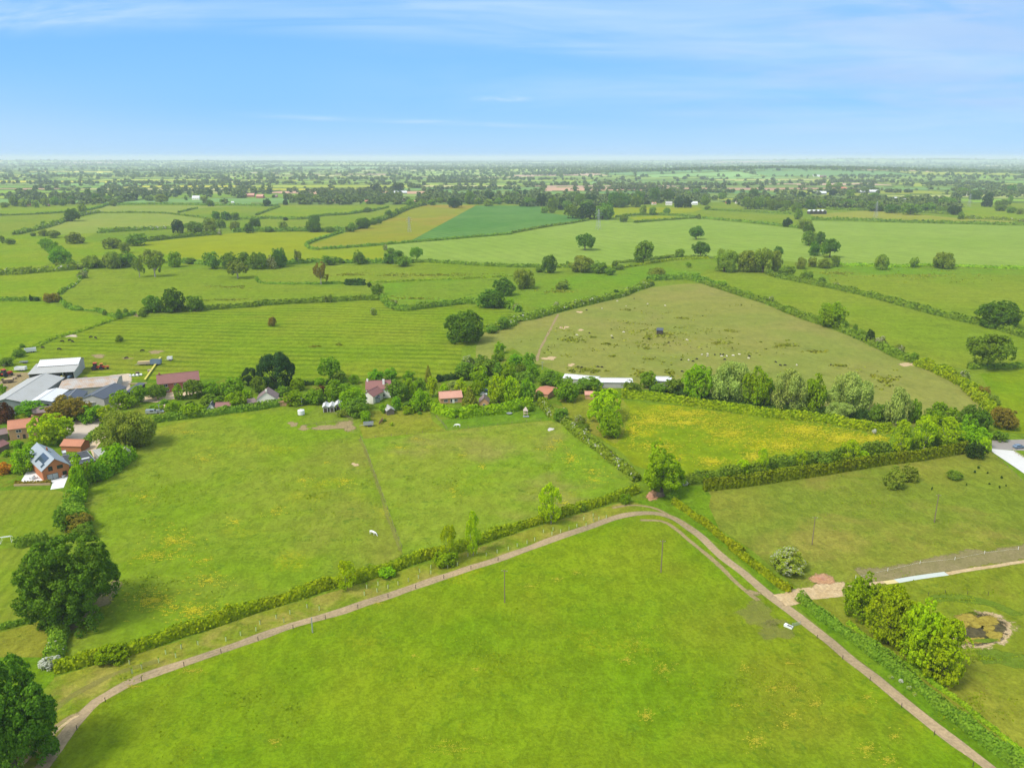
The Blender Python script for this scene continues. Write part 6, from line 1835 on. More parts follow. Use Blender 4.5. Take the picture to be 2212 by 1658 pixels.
# far houses and villages
FH = 'far village houses'
for i, (tl, x, y, wpx, rf, wl, lb) in enumerate((
    ('a0', 225, 490, 50, 'brownroof', 'redbrick', 'far brown house among the trees by the straight hedge'),
    ('a0', 410, 492, 26, 'brownroof', 'redbrick', 'far small brown house below the plain trees'),
    ('a0', 1690, 438, 60, 'whiteroof', 'render', 'far long white barn beyond the leys'),
    ('a0', 2150, 415, 90, 'pinkroof', 'redbrick', 'far pink roofed terrace at the village edge'),
    ('a0', 2010, 468, 22, 'whiteroof', 'whitewall', 'far tiny white cottage beside the dark hedge oak'),
    ('a1', 30, 425, 60, 'pinkroof', 'redbrick', 'far red terrace with two dormers before dark pines'),
    ('a1', 165, 415, 36, 'brownroof', 'redbrick', 'far brown house beside the dark pines'),
    ('a1', 590, 440, 40, 'pinkroof', 'render', 'far pale pink house at the brick village edge'),
    ('a1', 640, 470, 50, 'pinkroof', 'buff', 'far salmon roofed house in front of the brick village'),
    ('a1', 655, 445, 40, 'brownroof', 'redbrick', 'far brick house behind the salmon roofed one'),
    ('a1', 700, 478, 34, 'pinkroof', 'render', 'far cream house at the end of the brick village'),
    ('a1', 790, 395, 40, 'brownroof', 'redbrick', 'far brown roofed farmhouse above the brick village'),
    ('a1', 960, 462, 36, 'orangeroof', 'buff', 'far orange roofed house among the village trees'),
    ('a1', 1250, 392, 110, 'whiteroof', 'greywall', 'far long white roofed barn by the ploughed field'),
    ('a1', 1100, 440, 34, 'brownroof', 'redbrick', 'far brown house before the ploughed field'),
    ('a1', 870, 440, 34, 'brownroof', 'buff', 'far tan house in the middle of the village trees'),
    ('a1', 1020, 425, 30, 'brownroof', 'redbrick', 'far brick cottage under the village trees'),
    ('a1', 1365, 462, 30, 'pinkroof', 'redbrick', 'far pink roofed cottage at the tree lined hedge top'),
    ('a1', 1920, 462, 60, 'brownroof', 'redbrick', 'far brown roofed house behind the teal crop'),
    ('a1', 1230, 455, 100, 'brownroof', 'wood', 'far long brown roofed shed at the hedge end'),
    ('a2', 1160, 462, 50, 'brownroof', 'render', 'far grey house in the village wood'),
    ('a2', 1230, 480, 36, 'pinkroof', 'render', 'far cream house under the wood'),
    ('a2', 1355, 485, 55, 'barnroof', 'render', 'far wide grey house beside the dark pair of trees'),
    ('a2', 1580, 482, 50, 'whiteroof', 'whitewall', 'far white house past the dark pair of trees'),
    ('a2', 1650, 478, 26, 'whiteroof', 'whitewall', 'far tiny white house past the dark pair of trees'),
    ('a2', 1870, 470, 40, 'brownroof', 'redbrick', 'far red brown house by the village copse'),
    ('a2', 1950, 470, 30, 'brownroof', 'render', 'far cream cottage by the village copse'),
    ('a2', 700, 480, 40, 'orangeroof', 'redbrick', 'far orange house deep in the wood'),
    ('a3', 1100, 440, 44, 'whiteroof', 'whitewall', 'far white house beyond the ripening ley'),
    ('a3', 1200, 465, 95, 'barnroof', 'render', 'far grey terrace beyond the ripening ley'),
    ('a3', 1350, 435, 50, 'brownroof', 'render', 'far brown roofed house beyond the terrace'),
    ('a3', 1470, 440, 46, 'brownroof', 'buff', 'far tan house beyond the terrace'),
    ('a3', 920, 382, 80, 'whiteroof', 'greywall', 'far white roofed barn beyond the village trees'),
    ('a3', 820, 382, 44, 'whiteroof', 'greywall', 'far smaller white barn beyond the village trees'),
    ('a3', 450, 395, 110, 'whiteroof', 'greywall', 'far cluster barn with wide white roof above the village'),
    ('a3', 655, 350, 40, 'orangeroof', 'redbrick', 'far orange house on the slope below the ridge'),
    ('a3', 1700, 405, 60, 'brownroof', 'render', 'far brown roofed house near the tall dark trees'),
    ('a3', 420, 240, 60, 'whiteroof', 'whitewall', 'white house on the crest of the wooded ridge'),
    ('a3', 480, 244, 50, 'brownroof', 'redbrick', 'red house on the crest of the wooded ridge'),
)):
    p = at(tl, x, y)
    s_ = depth_of(p) / FV
    Wd = wpx * .25 * s_
    he_ = min(5.5, max(3.0, Wd * .28)); D_ = min(14, Wd * .75)
    root = empty('far_house' if 'barn' not in lb and 'shed' not in lb else 'far_barn', p, random.uniform(-.25, .25))
    tag(root, lb, 'house' if 'barn' not in lb and 'shed' not in lb else 'barn', FH)
    mb = MB().box(-Wd / 2, Wd / 2, 0, D_, -1.5, he_)
    mb.add([(-Wd / 2, 0, he_), (-Wd / 2, D_, he_), (-Wd / 2, D_ / 2, he_ + D_ * .38), (Wd / 2, 0, he_), (Wd / 2, D_, he_), (Wd / 2, D_ / 2, he_ + D_ * .38)], [(0, 1, 2), (3, 5, 4)])
    mb.build('wall', M[wl], root)
    r0, r1 = he_ + .03, he_ + D_ * .38 + .15
    rb = MB().add([(-Wd / 2 - .4, -.4, r0 - .25), (Wd / 2 + .4, -.4, r0 - .25), (Wd / 2 + .4, D_ / 2, r1), (-Wd / 2 - .4, D_ / 2, r1), (-Wd / 2 - .4, D_ + .4, r0 - .25), (Wd / 2 + .4, D_ + .4, r0 - .25)],
                  [(0, 1, 2, 3), (3, 2, 5, 4)])
    rb.build('roof', M[rf], root)
    if Wd < 30:
        for j in range(3):
            xw = (-.3 + .3 * j) * Wd
            MB().box(xw - .6, xw + .6, -.06, .01, he_ * .5, he_ * .5 + 1.3).build('window', M['glass'], root)

# modern low house with three white gables by the far tree line
p = at('a3', 430, 562)
root = empty('far_house', p, 0); tag(root, 'dark modern house with row of white curved gables by the far tree line', 'house', FH)
s_ = depth_of(p) / FV; Wd = 150 * .25 * s_
MB().box(-Wd / 2, Wd / 2, 0, 12, 0, 5.2).build('wall', M['dark'], root)
for j in range(4):
    x0 = -Wd / 2 + Wd * j / 4 + .1; x1 = x0 + Wd / 4 - .2
    n = 9
    vs = []; fs = []
    for a in range(n):
        t = a / (n - 1); zz = 5.3 + 2.6 * math.sin(math.pi * t); xx = x0 + (x1 - x0) * t
        vs += [(xx, -.5, zz), (xx, 12.5, zz), (xx, -.5, zz + .5), (xx, 12.5, zz + .5)]
    for a in range(n - 1):
        k = a * 4
        fs += [(k + 2, k + 6, k + 7, k + 3), (k, k + 1, k + 5, k + 4), (k, k + 4, k + 6, k + 2), (k + 1, k + 3, k + 7, k + 5)]
    pyd('roof', vs, fs, M['whiteroof'], root)
    MB().box(x0 + 1, x1 - 1, -.08, -.01, .4, 4).build('window', M['glass'], root)

# ------------------------------------------------------------------ poles, pylons, fences, guards
pylon('lattice pylon standing in the pale crop above the domed oak', 'a2', 745, 695, 520)
pylon('lattice pylon standing in the mustard field', 'a1', 1325, 718, 585)
pylon('lattice pylon behind the ripening ley', 'a3', 928, 600, 455)
pylon('lattice pylon near the far tall trees', 'a3', 1735, 500, 385)
pole('tall dark pole in the bright meadow inside the track bend', 'v', 1427, 1236, 1168)
pole('thin dark pole in the meadow below the long track hedge', 'd1', 1058, 345, 140, r=.13)
pole('leaning dark pole in the dry paddock nearer the sandy side track', 'c3', 380, 1112, 870, r=.14)
pole('dark pole in the dry paddock nearer the road', 'c3', 1436, 918, 675)
pole('dark pole at the red vehicle in the farmyard', 'z1', 90, 470, 300)
pole('pale pole in the trimmed hedge by the cottages', 'z4', 1070, 935, 790, mat='metal')
pole('pale pole at the hedge end near the silver van', 'z3', 745, 1160, 900, mat='metal')
pole('pale pole at the village edge of the grazed pasture', 'z6', 875, 510, 400, mat='metal', r=.12)
pole('white post beside the gravel track on the slope of the bright meadow', 'd0', 2026, 540, 445, cross=False, mat='metal', name='marker_post', group='marker posts')
tp, th_ = None, None
post_fence('post and wire fence on the meadow side of the gravel track', 'v', "d0:500,1170 d0:590,1080 d0:655,1015 d0:748,940 d0:845,882 d0:1000,822 d0:1160,770 d0:1330,708 d0:1500,652 d0:1650,600 d0:1900,515 d0:2212,420 d1:270,325 d1:400,283 d1:600,213 d1:840,130 d1:1050,65 d1:1150,35", 8.0, 1.25, 'dark', 2, r=.09)
post_fence('post and wire fence down the track below the drinking trough', 'd2', "870,580 985,672 1085,752 1190,835 1310,940 1445,1050 1600,1180 1780,1325 1900,1425", 8.0, 1.2, 'dark', 2, r=.08)
post_fence('fence dividing the two near meadows', 'c1', "905,190 950,290 1000,430 1050,570 1100,700 1150,850 1190,960 1230,1060 1275,1180", 5.0, 1.15, 'wood', 3, r=.08)
post_fence('fence across the foot of the small paddocks', 'v', "c1:905,205 c1:1080,185 c1:1240,170 c1:1400,155 c1:1640,125 c1:2000,95 c2:0,65 c2:180,48 c2:340,35", 6.0, 1.15, 'wood', 3, r=.08)
post_fence('wooden rail fence around the stable yard', 'v', "c1:430,90 c1:600,70 c1:850,38 b1:845,1190 b1:640,1130", 3.5, 1.2, 'wood', 2, rail=True)
post_fence('grey fence line from the bungalow hedge to the paddock corner', 'v', "b1:1560,1170 c1:1600,60 c1:1650,115", 2.5, 1.4, 'wood', 2, rail=True)
post_fence('fence along the meadow edge beside the concrete drive', 'c3', "1935,330 2050,430 2160,540 2260,640", 4, 1.1, 'wood', 2, r=.07)
post_fence('post and wire fence above the pond', 'd2', "1590,300 1700,285 1780,290 1880,292 2000,300", 5, 1.1, 'dark', 2, r=.07)
post_fence('white electric tape posts along the brown trail', 'd2', "1120,190 1400,125 1560,90 1800,65 1920,35 2200,0", 11, 1.1, 'white', 1, r=.06)
post_fence('pale timber fence curving by the clipped hedge of the road corner', 'c3', "2120,300 2150,335 2260,395", 2, 1.2, 'palewood', 2, rail=True)

gd = None
GP = "840,745 858,805 920,775 1030,735 1075,680 1140,702 1175,645 1284,620 1465,595 1560,560 1660,530 1685,488 1790,450 1840,475 1880,420 1990,380 2070,395"
GP1 = "150,300 165,255 232,278 238,235 302,255 368,232 435,210 508,150 500,190 580,125 580,160 690,125 752,108 820,48 878,28 940,45 1010,25 1082,5"
GP2 = "45,1130 130,1105 195,1080 272,1010 345,1030 355,990 492,985 560,960 620,900 705,910 700,870 750,900 815,885 640,955 420,1010"
k_ = 0
for tl, s in (('d0', GP), ('d1', GP1), ('c2', GP2)):
    for t in s.split():
        x, y = map(float, t.split(','))
        p = at(tl, x, y)
        if gd is None:
            gd = empty('tree_guard', p)
            MB().bar((0, 0, 0), (0, 0, 1.25), .12, .13, 8).build('tube', M['tube'], gd)
            MB().bar((.22, 0, -.1), (.22, 0, 1.5), .04, n=5).build('stake', M['wood'], gd)
            sb = MB()
            for q in range(7):
                a = q * .9
                sb.bar((0, 0, 1.2), (math.cos(a) * .3, math.sin(a) * .3, 1.6 + .05 * q), .05, .02, 4)
            sb.build('sapling', L['fresh'], gd)
            g_ = gd
        else:
            g_ = copy_tree(gd); g_.location = p
        g_.rotation_euler.z = random.random() * 6
        tag(g_, 'pale green plastic tree guard tube in the mown strip between track and hedge', 'tree guard', 'tree guards in the mown strip')
        k_ += 1

# ------------------------------------------------------------------ yard clutter, vehicles, furniture
def trough():
    p = at('d2', 685, 505)
    root = empty('water_trough', p, -.75); root.scale = (.68, .7, .8)
    tag(root, 'white water trough with dark water between the track and meadow', 'trough')
    mb = MB().box(-1.5, 1.5, -.65, -.5, 0, .75).box(-1.5, 1.5, .5, .65, 0, .75).box(-1.5, -1.35, -.499, .499, 0, .75).box(1.35, 1.5, -.499, .499, 0, .75).box(-1.34, 1.34, -.498, .498, .05, .2)
    mb.build('tank', M['white'], root)
    MB().box(-.4, 1.3, -.49, .49, .5, .56).build('water_surface', M['water'], root)
    MB().box(-1.49, -.42, -.66, .66, .752, .84).build('cover', M['white'], root)
    g = empty('metal_hurdle', at('d2', 735, 495), .35)
    tag(g, 'small galvanised hurdle beside the water trough', 'hurdle')
    mb = MB()
    for z in (.2, .45, .7, .95): mb.bar((-1.2, 0, z), (1.2, 0, z), .035, n=5)
    for x in (-1.2, 1.2): mb.bar((x, 0, 0), (x, 0, 1.1), .05, n=5)
    mb.build('frame', M['metal'], g)


trough()


def goal():
    p = at('c0', 5, 1105)
    q = at('c0', 100, 1090)
    d = q - p
    root = empty('goal_frame', p, math.atan2(d.y, d.x)); tag(root, 'white goal frame on the garden lawn', 'goal')
    w_ = d.length; h = 2.2; b = 2.4
    MB().bar((0, 0, 0), (0, 0, h), .07).build('post', M['white'], root)
    MB().bar((w_, 0, 0), (w_, 0, h), .07).build('post', M['white'], root)
    MB().bar((0, 0, h), (w_, 0, h), .07).build('crossbar', M['white'], root)
    mb = MB()
    mb.bar((0, 0, h), (0, b, .9), .05).bar((w_, 0, h), (w_, b, .9), .05).bar((0, b, 0), (0, b, .9), .05).bar((w_, b, 0), (w_, b, .9), .05)
    mb.bar((0, b, .9), (w_, b, .9), .05).bar((0, 0, .05), (0, b, .05), .05).bar((w_, 0, .05), (w_, b, .05), .05).bar((0, b * .5, 1.55), (w_, b * .5, 1.55), .04)
    mb.build('back_frame', M['white'], root)


goal()


def machine(label, p, rz, paint, s=1.0, name='tractor'):
    root = empty(name, p, rz); root.scale = (s, s, s)
    tag(root, label, name.replace('_', ' '), 'farm machines in the yard')
    mb = MB().box(-.2, 1.9, -.4, .4, .75, 1.5).box(1.9, 2.1, -.32, .32, .8, 1.4)
    mb.build('bonnet', M[paint], root)
    cb = MB().box(-1.5, -.22, -.75, .75, .9, 1.3)
    cb.build('cab', M[paint], root)
    MB().box(-1.45, -.25, -.72, .72, 2.55, 2.7).build('roof', M[paint], root)
    MB().box(-1.4, -.3, -.68, .68, 1.302, 2.548).build('window', M['glass'], root)
    for sy in (-1, 1):
        MB().bar((-1.1, sy * .75, .85), (-1.1, sy * 1.2, .85), .85, n=16).build('wheel', M['tyre'], root)
        MB().bar((1.4, sy * .6, .5), (1.4, sy * .9, .5), .5, n=14).build('wheel', M['tyre'], root)
    MB().bar((.9, .3, 1.5), (.9, .3, 2.3), .06, n=6).build('exhaust', M['black'], root)
    return root


machine('red tractor with machinery on the grass beside the open barn', at('z1', 1700, 400), .2, 'red', 1.5)
machine('orange loader next to the red tractor', at('z1', 1800, 390), .5, 'orange', 1.25, 'loader')
machine('red tractor at the far edge of the farmyard', at('z1', 120, 510), 1.2, 'red', 1.5)
machine('yellow digger under the open fronted barn', at('z1', 1090, 565), -1.4, 'yellow', 1.4, 'digger')
machine('blue tractor under the open fronted barn beside the yellow digger', at('z1', 1220, 560), -1.4, 'blue', 1.4)


def trailer(label, p, rz, mat, Lt=6, Wt=2.4, Ht=1.4, tilt=0.0, box=True, name='trailer'):
    root = empty(name, p, rz); tag(root, label, name, 'trailers and stores on the grass')
    mb = MB().box(0, Lt, 0, Wt, .75, .9)
    if box: mb.box(0, Lt, 0, .1, .902, .9 + Ht).box(0, Lt, Wt - .1, Wt, .902, .9 + Ht).box(0, .1, .101, Wt - .101, .902, .9 + Ht).box(Lt - .1, Lt, .101, Wt - .101, .902, .9 + Ht)
    mb.build('bed', M[mat], root)
    for x in (Lt * .55, Lt * .75):
        for y in (-.15, Wt + .15):
            MB().bar((x, y - .14, .42), (x, y + .14, .42), .42, n=12).build('wheel', M['tyre'], root)
    MB().bar((0, Wt / 2, .7), (-1.6, Wt / 2, .5), .07).build('drawbar', M['metal'], root)
    if mat in ('palewood', 'wood'):
        MB().box(.3, Lt - .3, .3, Wt - .3, 1.0, .9 + Ht * 1.1).build('load', M['hay'], root)


trailer('long tan hay trailer on the worn grass above the farmhouse', at('z3', 350, 240), .25, 'palewood', 8.5, 2.6, 1.2)
trailer('blue grey box trailer beside the tan hay trailer', at('z3', 570, 235), .1, 'blue', 5.5, 2.6, 2.2)
trailer('low pale grey trailer on the paddock below the white house', at('z5', 105, 1300), .15, 'metal', 4.2, 1.9, 1.0)
trailer('white boxy trailer by the ditch near the grazing black cattle', at('z1', 430, 120), .6, 'white', 6, 2.3, 1.8)
trailer('white sheeted stack on a trailer at the farmyard edge', at('z1', 250, 430), .1, 'white', 5.5, 2.6, 1.4)
trailer('low silver trailer beside the ditch track', at('z1', 340, 300), .3, 'metal', 4, 1.8, .4)
trailer('rusty brown trailer below the red farmyard tractor', at('z1', 60, 640), .4, 'clay' if False else 'wood', 4.5, 2.2, 1.0)
trailer('small white stock trailer on worn grass above the farmhouse roof', at('z3', 860, 155), .1, 'white', 2.6, 2.0, 1.4)


def boom():
    a = at('z3', 480, 500); b = at('z3', 750, 110)
    d = b - a
    root = empty('bale_elevator', a, math.atan2(d.y, d.x)); tag(root, 'long pale yellow elevator boom lying across the yard garden', 'elevator')
    Lb = d.length
    mb = MB().box(0, Lb, -.45, -.38, .8, 1.1).box(0, Lb, .38, .45, .8, 1.1).box(0, Lb, -.379, .379, .8, .88)
    mb.build('trough_bed', M['yellow'], root)
    for x in (Lb * .3, Lb * .7):
        MB().bar((x, -.7, .35), (x, .7, .35), .06).build('axle', M['metal'], root)
        for y in (-.75, .75):
            MB().bar((x, y - .08, .38), (x, y + .08, .38), .38, n=12).build('wheel', M['tyre'], root)
        MB().box(x - .05, x + .05, -.3, .3, .36, .799).build('stand', M['metal'], root)


boom()
car('silver van parked at the bottom of the farmhouse drive', at('z3', 600, 1065), .1, 'silver', van=True)
car('silver car parked beside the van at the bottom of the farmhouse drive', at('z3', 720, 1050), .2, 'silver')
car('dark car beside the grey roofed cottage, farther of the two', at('z6', 130, 790), .5, 'blue')
car('white car beside the grey roofed cottage, in front of the dark car', at('z6', 105, 835), .1, 'white')
car('dark blue car beside the clipped hedge on the road corner', at('c3', 2165, 275), .2, 'blue')
car('small white car among shrubs below the grey barn', at('z1', 300, 1140), .2, 'white')


def clutter():
    pal = None
    for i, (tl, x, y, lb) in enumerate((('z1', 250, 560, 'by the worn track above the grey barn'), ('z1', 330, 520, 'nearer the open fronted barn'), ('z1', 90, 720, 'at the yard edge below the rusty trailer'),
                                        ('z3', 350, 380, 'behind the farmhouse kitchen garden'), ('z3', 560, 340, 'at the top end of the yellow elevator'), ('z1', 1480, 560, 'beside the long rust streaked shed'))):
        p = at(tl, x, y)
        o = empty('pallet_stack', p, i * .8)
        tag(o, 'stack of grey wooden pallets ' + lb, 'pallets', 'pallet stacks of the farmyard')
        for k in range(4):
            mb = MB()
            for a in range(5): mb.box(-.9, .9, -.8 + a * .36, -.62 + a * .36, k * .3 + .16, k * .3 + .22)
            for a in (-.8, 0, .65): mb.box(a, a + .15, -.8, .82, k * .3, k * .3 + .158)
            mb.build('pallet', M['wood' if i % 2 else 'palewood'], o)
    for i, (tl, x, y) in enumerate((('z1', 60, 590), ('z1', 100, 600), ('z1', 140, 590), ('z1', 80, 630), ('z3', 230, 430), ('z3', 290, 425), ('z3', 350, 420), ('z3', 410, 412))):
        p = at(tl, x, y)
        b = MB().bar((-.6, 0, .65), (.6, 0, .65), .65, n=16).build('wrapped_bale', M['black' if i < 4 else 'white'])
        b.location = p; b.rotation_euler.z = i * .5
        if i < 4: tag(b, 'black wrapped round bale beside the red farmyard tractor', 'bale', 'black bales by the tractor')
        else: tag(b, 'white wrapped round bale in the row above the farmhouse garden', 'bale', 'white bales above the garden')
    for i in range(5):
        a = at('z3', 190 + i * 56, 560 - i * 3)
        b = MB().box(0, 2.6, 0, 1.0, 0, .4).build('raised_bed', M['soil']); b.location = a
        tag(b, 'small raised vegetable bed in the farmhouse kitchen garden', 'garden bed', 'kitchen garden beds')


clutter()


def tank():
    p = at('z4', 1060, 1085)
    root = empty('white_tank', p); tag(root, 'round white tank at the corner of the stable yard', 'tank')
    MB().bar((0, 0, .3), (0, 0, 2.2), 1.5, n=20).build('drum', M['white'], root)
    MB().bar((0, 0, 2.2), (0, 0, 2.6), 1.5, .4, n=20).build('lid', M['white'], root)
    MB().box(-1.3, 1.3, -1.3, 1.3, 0, .3).build('base', M['dark'], root)


tank()


def play():
    p = at('z6', 660, 1105)
    root = empty('play_tower', p, .1); tag(root, 'wooden play tower with slide on a dark trampoline base in the small paddock', 'play tower')
    for x in (-.8, .8):
        for y in (-.8, .8):
            MB().bar((x, y, 0), (x, y, 2.6), .08).build('post', M['palewood'], root)
    MB().box(-.9, .9, -.9, .9, 1.3, 1.4).build('deck', M['palewood'], root)
    pyd('roof', [(-1, -1, 2.6), (1, -1, 2.6), (1, 1, 2.6), (-1, 1, 2.6), (0, 0, 4.4)], [(0, 1, 4), (1, 2, 4), (2, 3, 4), (3, 0, 4), (3, 2, 1, 0)], M['pinksheet'], root)
    MB().box(-1.3, 1.3, -2.4, -.95, .3, .45).build('slide', M['metal'], root)
    q = at('z6', 450, 1085)
    t = empty('trampoline', q); tag(t, 'small pale trampoline in the small paddock under the tall bright hedge', 'trampoline')
    MB().bar((0, 0, .6), (0, 0, .7), 1.3, n=20).build('mat', M['metal'], t)
    for a in range(4):
        MB().bar((math.cos(a * 1.57) * 1.2, math.sin(a * 1.57) * 1.2, 0), (math.cos(a * 1.57) * 1.2, math.sin(a * 1.57) * 1.2, .6), .05).build('leg', M['black'], t)


play()


def tables():
    first = None
    for i, (x, y, lb) in enumerate(((585, 1180, 'grey round patio table set standing apart on the white paving'), (960, 1165, 'white garden table set before the glazed doors'),
                                    (1100, 1150, 'white garden chairs at the corner of the brick gable'))):
        root = empty('garden_table', at('z2', x, y), i * .7)
        tag(root, lb, 'table', 'patio furniture of the zinc roofed house')
        MB().bar((0, 0, .70), (0, 0, .75), .7, n=16).build('table_top', M['white' if i else 'metal'], root)
        MB().bar((0, 0, 0), (0, 0, .70), .06).build('leg', M['metal'], root)
        for a in range(4):
            an = a * 1.57 + .4
            c = empty('garden_chair', root.location + Vector((math.cos(an) * 1.1, math.sin(an) * 1.1, 0)), an)
            tag(c, 'slim grey garden chair around the ' + ('patio table standing apart', 'table before the glazed doors', 'table at the gable corner')[i], 'chair', 'patio chairs %s' % 'abc'[i])
            MB().box(-.25, .25, -.25, .25, .42, .47).build('seat', M['metal'], c)
            MB().box(.20, .26, -.25, .25, .472, .9).build('backrest', M['metal'], c)
            for sx in (-.2, .2):
                for sy in (-.2, .2):
                    MB().bar((sx, sy, 0), (sx, sy, .42), .025, n=4).build('leg', M['metal'], c)
    # low wall and bright green edging under the patio
    a, b = at('z2', 240, 1310), at('z2', 870, 1290)
    d = b - a
    wl = empty('garden_wall', a, math.atan2(d.y, d.x)); tag(wl, 'low planted retaining wall below the white patio', 'wall')
    MB().box(0, d.length, 0, .5, 0, .7).build('brickwork', M['soil'], wl)
    hedge('low brownish planting on the patio retaining wall', 'z2', "240,1300 500,1290 870,1265", 1.0, 1.8, 'brown', .4, group='hedges around the near fields')


tables()
p = at('z6', 990, 1290)
# livestock -----------------------------------------------------------------
def animal(name, cat, label, me, p, rz, group):
    o = link(name, me, None, tuple(p)); o.rotation_euler.z = rz
    return tag(o, label, cat, group)


HORSE_W = quadruped('horse', M['whitecoat'], 2.0, 1.45, .36, True, .75)
HORSE_B = quadruped('horse', M['browncoat'], 2.0, 1.5, .36, False, .6)
COW = quadruped('cow', M['blackwool'], 2.1, 1.35, .42, True, .5)
SHEEP = quadruped('sheep', M['wool'], 1.05, .78, .29, True, .22)
SHEEPL = quadruped('sheep', M['wool'], 1.05, .55, .29, False, .15, True)
SHEEPB = quadruped('sheep', M['blackwool'], 1.05, .78, .29, True, .22)
animal('horse', 'horse', 'white horse grazing in the big meadow beside the dividing fence', HORSE_W, at('c1', 1008, 1025), -.55, 'horses')
animal('horse', 'horse', 'white pony lying in the small paddock by the cross fence', HORSE_W, at('c1', 1745, 95), 2.9, 'horses')
animal('horse', 'horse', 'dark brown horse standing below the white house', HORSE_B, at('z5', 395, 1250), 1.4, 'horses')
animal('horse', 'horse', 'brown and pale horse just behind the dark brown one', HORSE_B, at('z5', 430, 1215), 1.7, 'horses')
ROW = 'black cattle grazing above the farm'
for i, (x, y) in enumerate(((783, 478), (826, 484), (540, 514), (600, 505), (627, 515), (512, 582), (372, 568), (1227, 596), (1090, 660))):
    animal('cow', 'cow', ('black cow grazing high on the pasture, %s from the ditch end' % ('first', 'second', 'third', 'fourth', 'fifth', 'sixth', 'seventh', 'eighth', 'ninth')[[6, 5, 2, 3, 4, 1, 0, 8, 7][i]]) if False else
           ('black cow grazing near the ditch, one of the loose herd above the white roofed barn' if i < 7 else ('black cow alone above the farmhouse beside the bare patch', 'black cow alone on the brown patch above the red machinery')[i - 7]),
           COW, at('b0', x, y), random.random() * 6.28, ROW if i < 7 else 'lone black cattle')
for i, (x, y, b) in enumerate(((1640, 625, 0), (1690, 622, 0), (1688, 640, 0), (1752, 628, 1), (1800, 625, 1), (1825, 626, 1), (1810, 638, 0), (1855, 640, 0), (1912, 635, 0), (1965, 622, 0), (1838, 668, 1),
                               (2052, 640, 1), (2045, 655, 0), (1595, 665, 1), (1525, 675, 0), (1562, 685, 1), (1462, 672, 1))):
    animal('sheep', 'sheep', 'black sheep in the flock above the willow row' if b else 'cream sheep in the flock above the willow row', SHEEPB if b else (SHEEP if i % 3 else SHEEPL), at('b2', x, y),
           random.random() * 6.28, 'flock above the willow row, ' + ('black' if b else 'cream')).scale = (1.2,) * 3
for i, (x, y, b) in enumerate(((910, 162, 0), (1172, 188, 0), (1322, 203, 0), (985, 205, 0), (778, 228, 0), (1055, 142, 1), (645, 242, 1), (966, 432, 0), (560, 458, 0), (860, 462, 0), (668, 440, 1), (868, 482, 1),
                               (1178, 490, 1), (1355, 522, 1), (1510, 500, 0), (572, 732, 1), (602, 738, 1), (742, 732, 1), (778, 735, 1), (1468, 772, 1))):
    animal('sheep', 'sheep', 'black sheep scattered on the open grazed pasture' if b else 'cream sheep scattered on the open grazed pasture', SHEEPB if b else (SHEEP if i % 3 else SHEEPL), at('b2', x, y),
           random.random() * 6.28, 'scattered sheep, ' + ('black' if b else 'cream')).scale = (1.2,) * 3
for i, (x, y, b) in enumerate(((65, 690, 1), (105, 718, 1), (145, 718, 1), (248, 718, 0), (542, 716, 1))):
    animal('sheep', 'sheep', 'black sheep by the silver willow tops' if b and i < 4 else ('cream sheep by the silver willow tops' if i == 3 else 'lone black sheep far along from the willow row flock'),
           SHEEPB if b else SHEEP, at('b3', x, y), random.random() * 6.28, 'sheep by the silver willows' if i < 3 else None).scale = (1.2,) * 3

# earth heap under the big tree, weed tufts, molehills
def mound(name, label, tile, x, y, rx, h, mat, cat):
    p = at(tile, x, y)
    rg = random.Random(int(x))
    r = rx * tilek(tile) * depth_of(p) / FV
    bm = bmesh.new()
    bmesh.ops.create_icosphere(bm, subdivisions=3, radius=1)
    for v in bm.verts:
        n = 1 + .18 * math.sin(v.co.x * 5 + x) * math.cos(v.co.y * 4 + y) + .1 * math.sin(v.co.z * 9)
        v.co = Vector((v.co.x * r * n, v.co.y * r * .8 * n, max(v.co.z, -.1) * h * n))
    me = bpy.data.meshes.new(name); bm.to_mesh(me); bm.free(); me.materials.append(mat)
    o = link(name, me, None, tuple(p)); tag(o, label, cat)


mound('earth_heap', 'rust red earth heap under the open crowned tree at the track bend', 'c2', 1200, 700, 36, 1.6, M['clay'], 'heap')
mound('brush_heap', 'grey brush heap beside the rust red earth', 'c2', 1280, 690, 38, 1.3, M['wood'], 'heap')
mound('earth_heap', 'dark red soil heap on the pale earth patch by the side track', 'd2', 895, 190, 34, .7, M['clay'], 'heap')


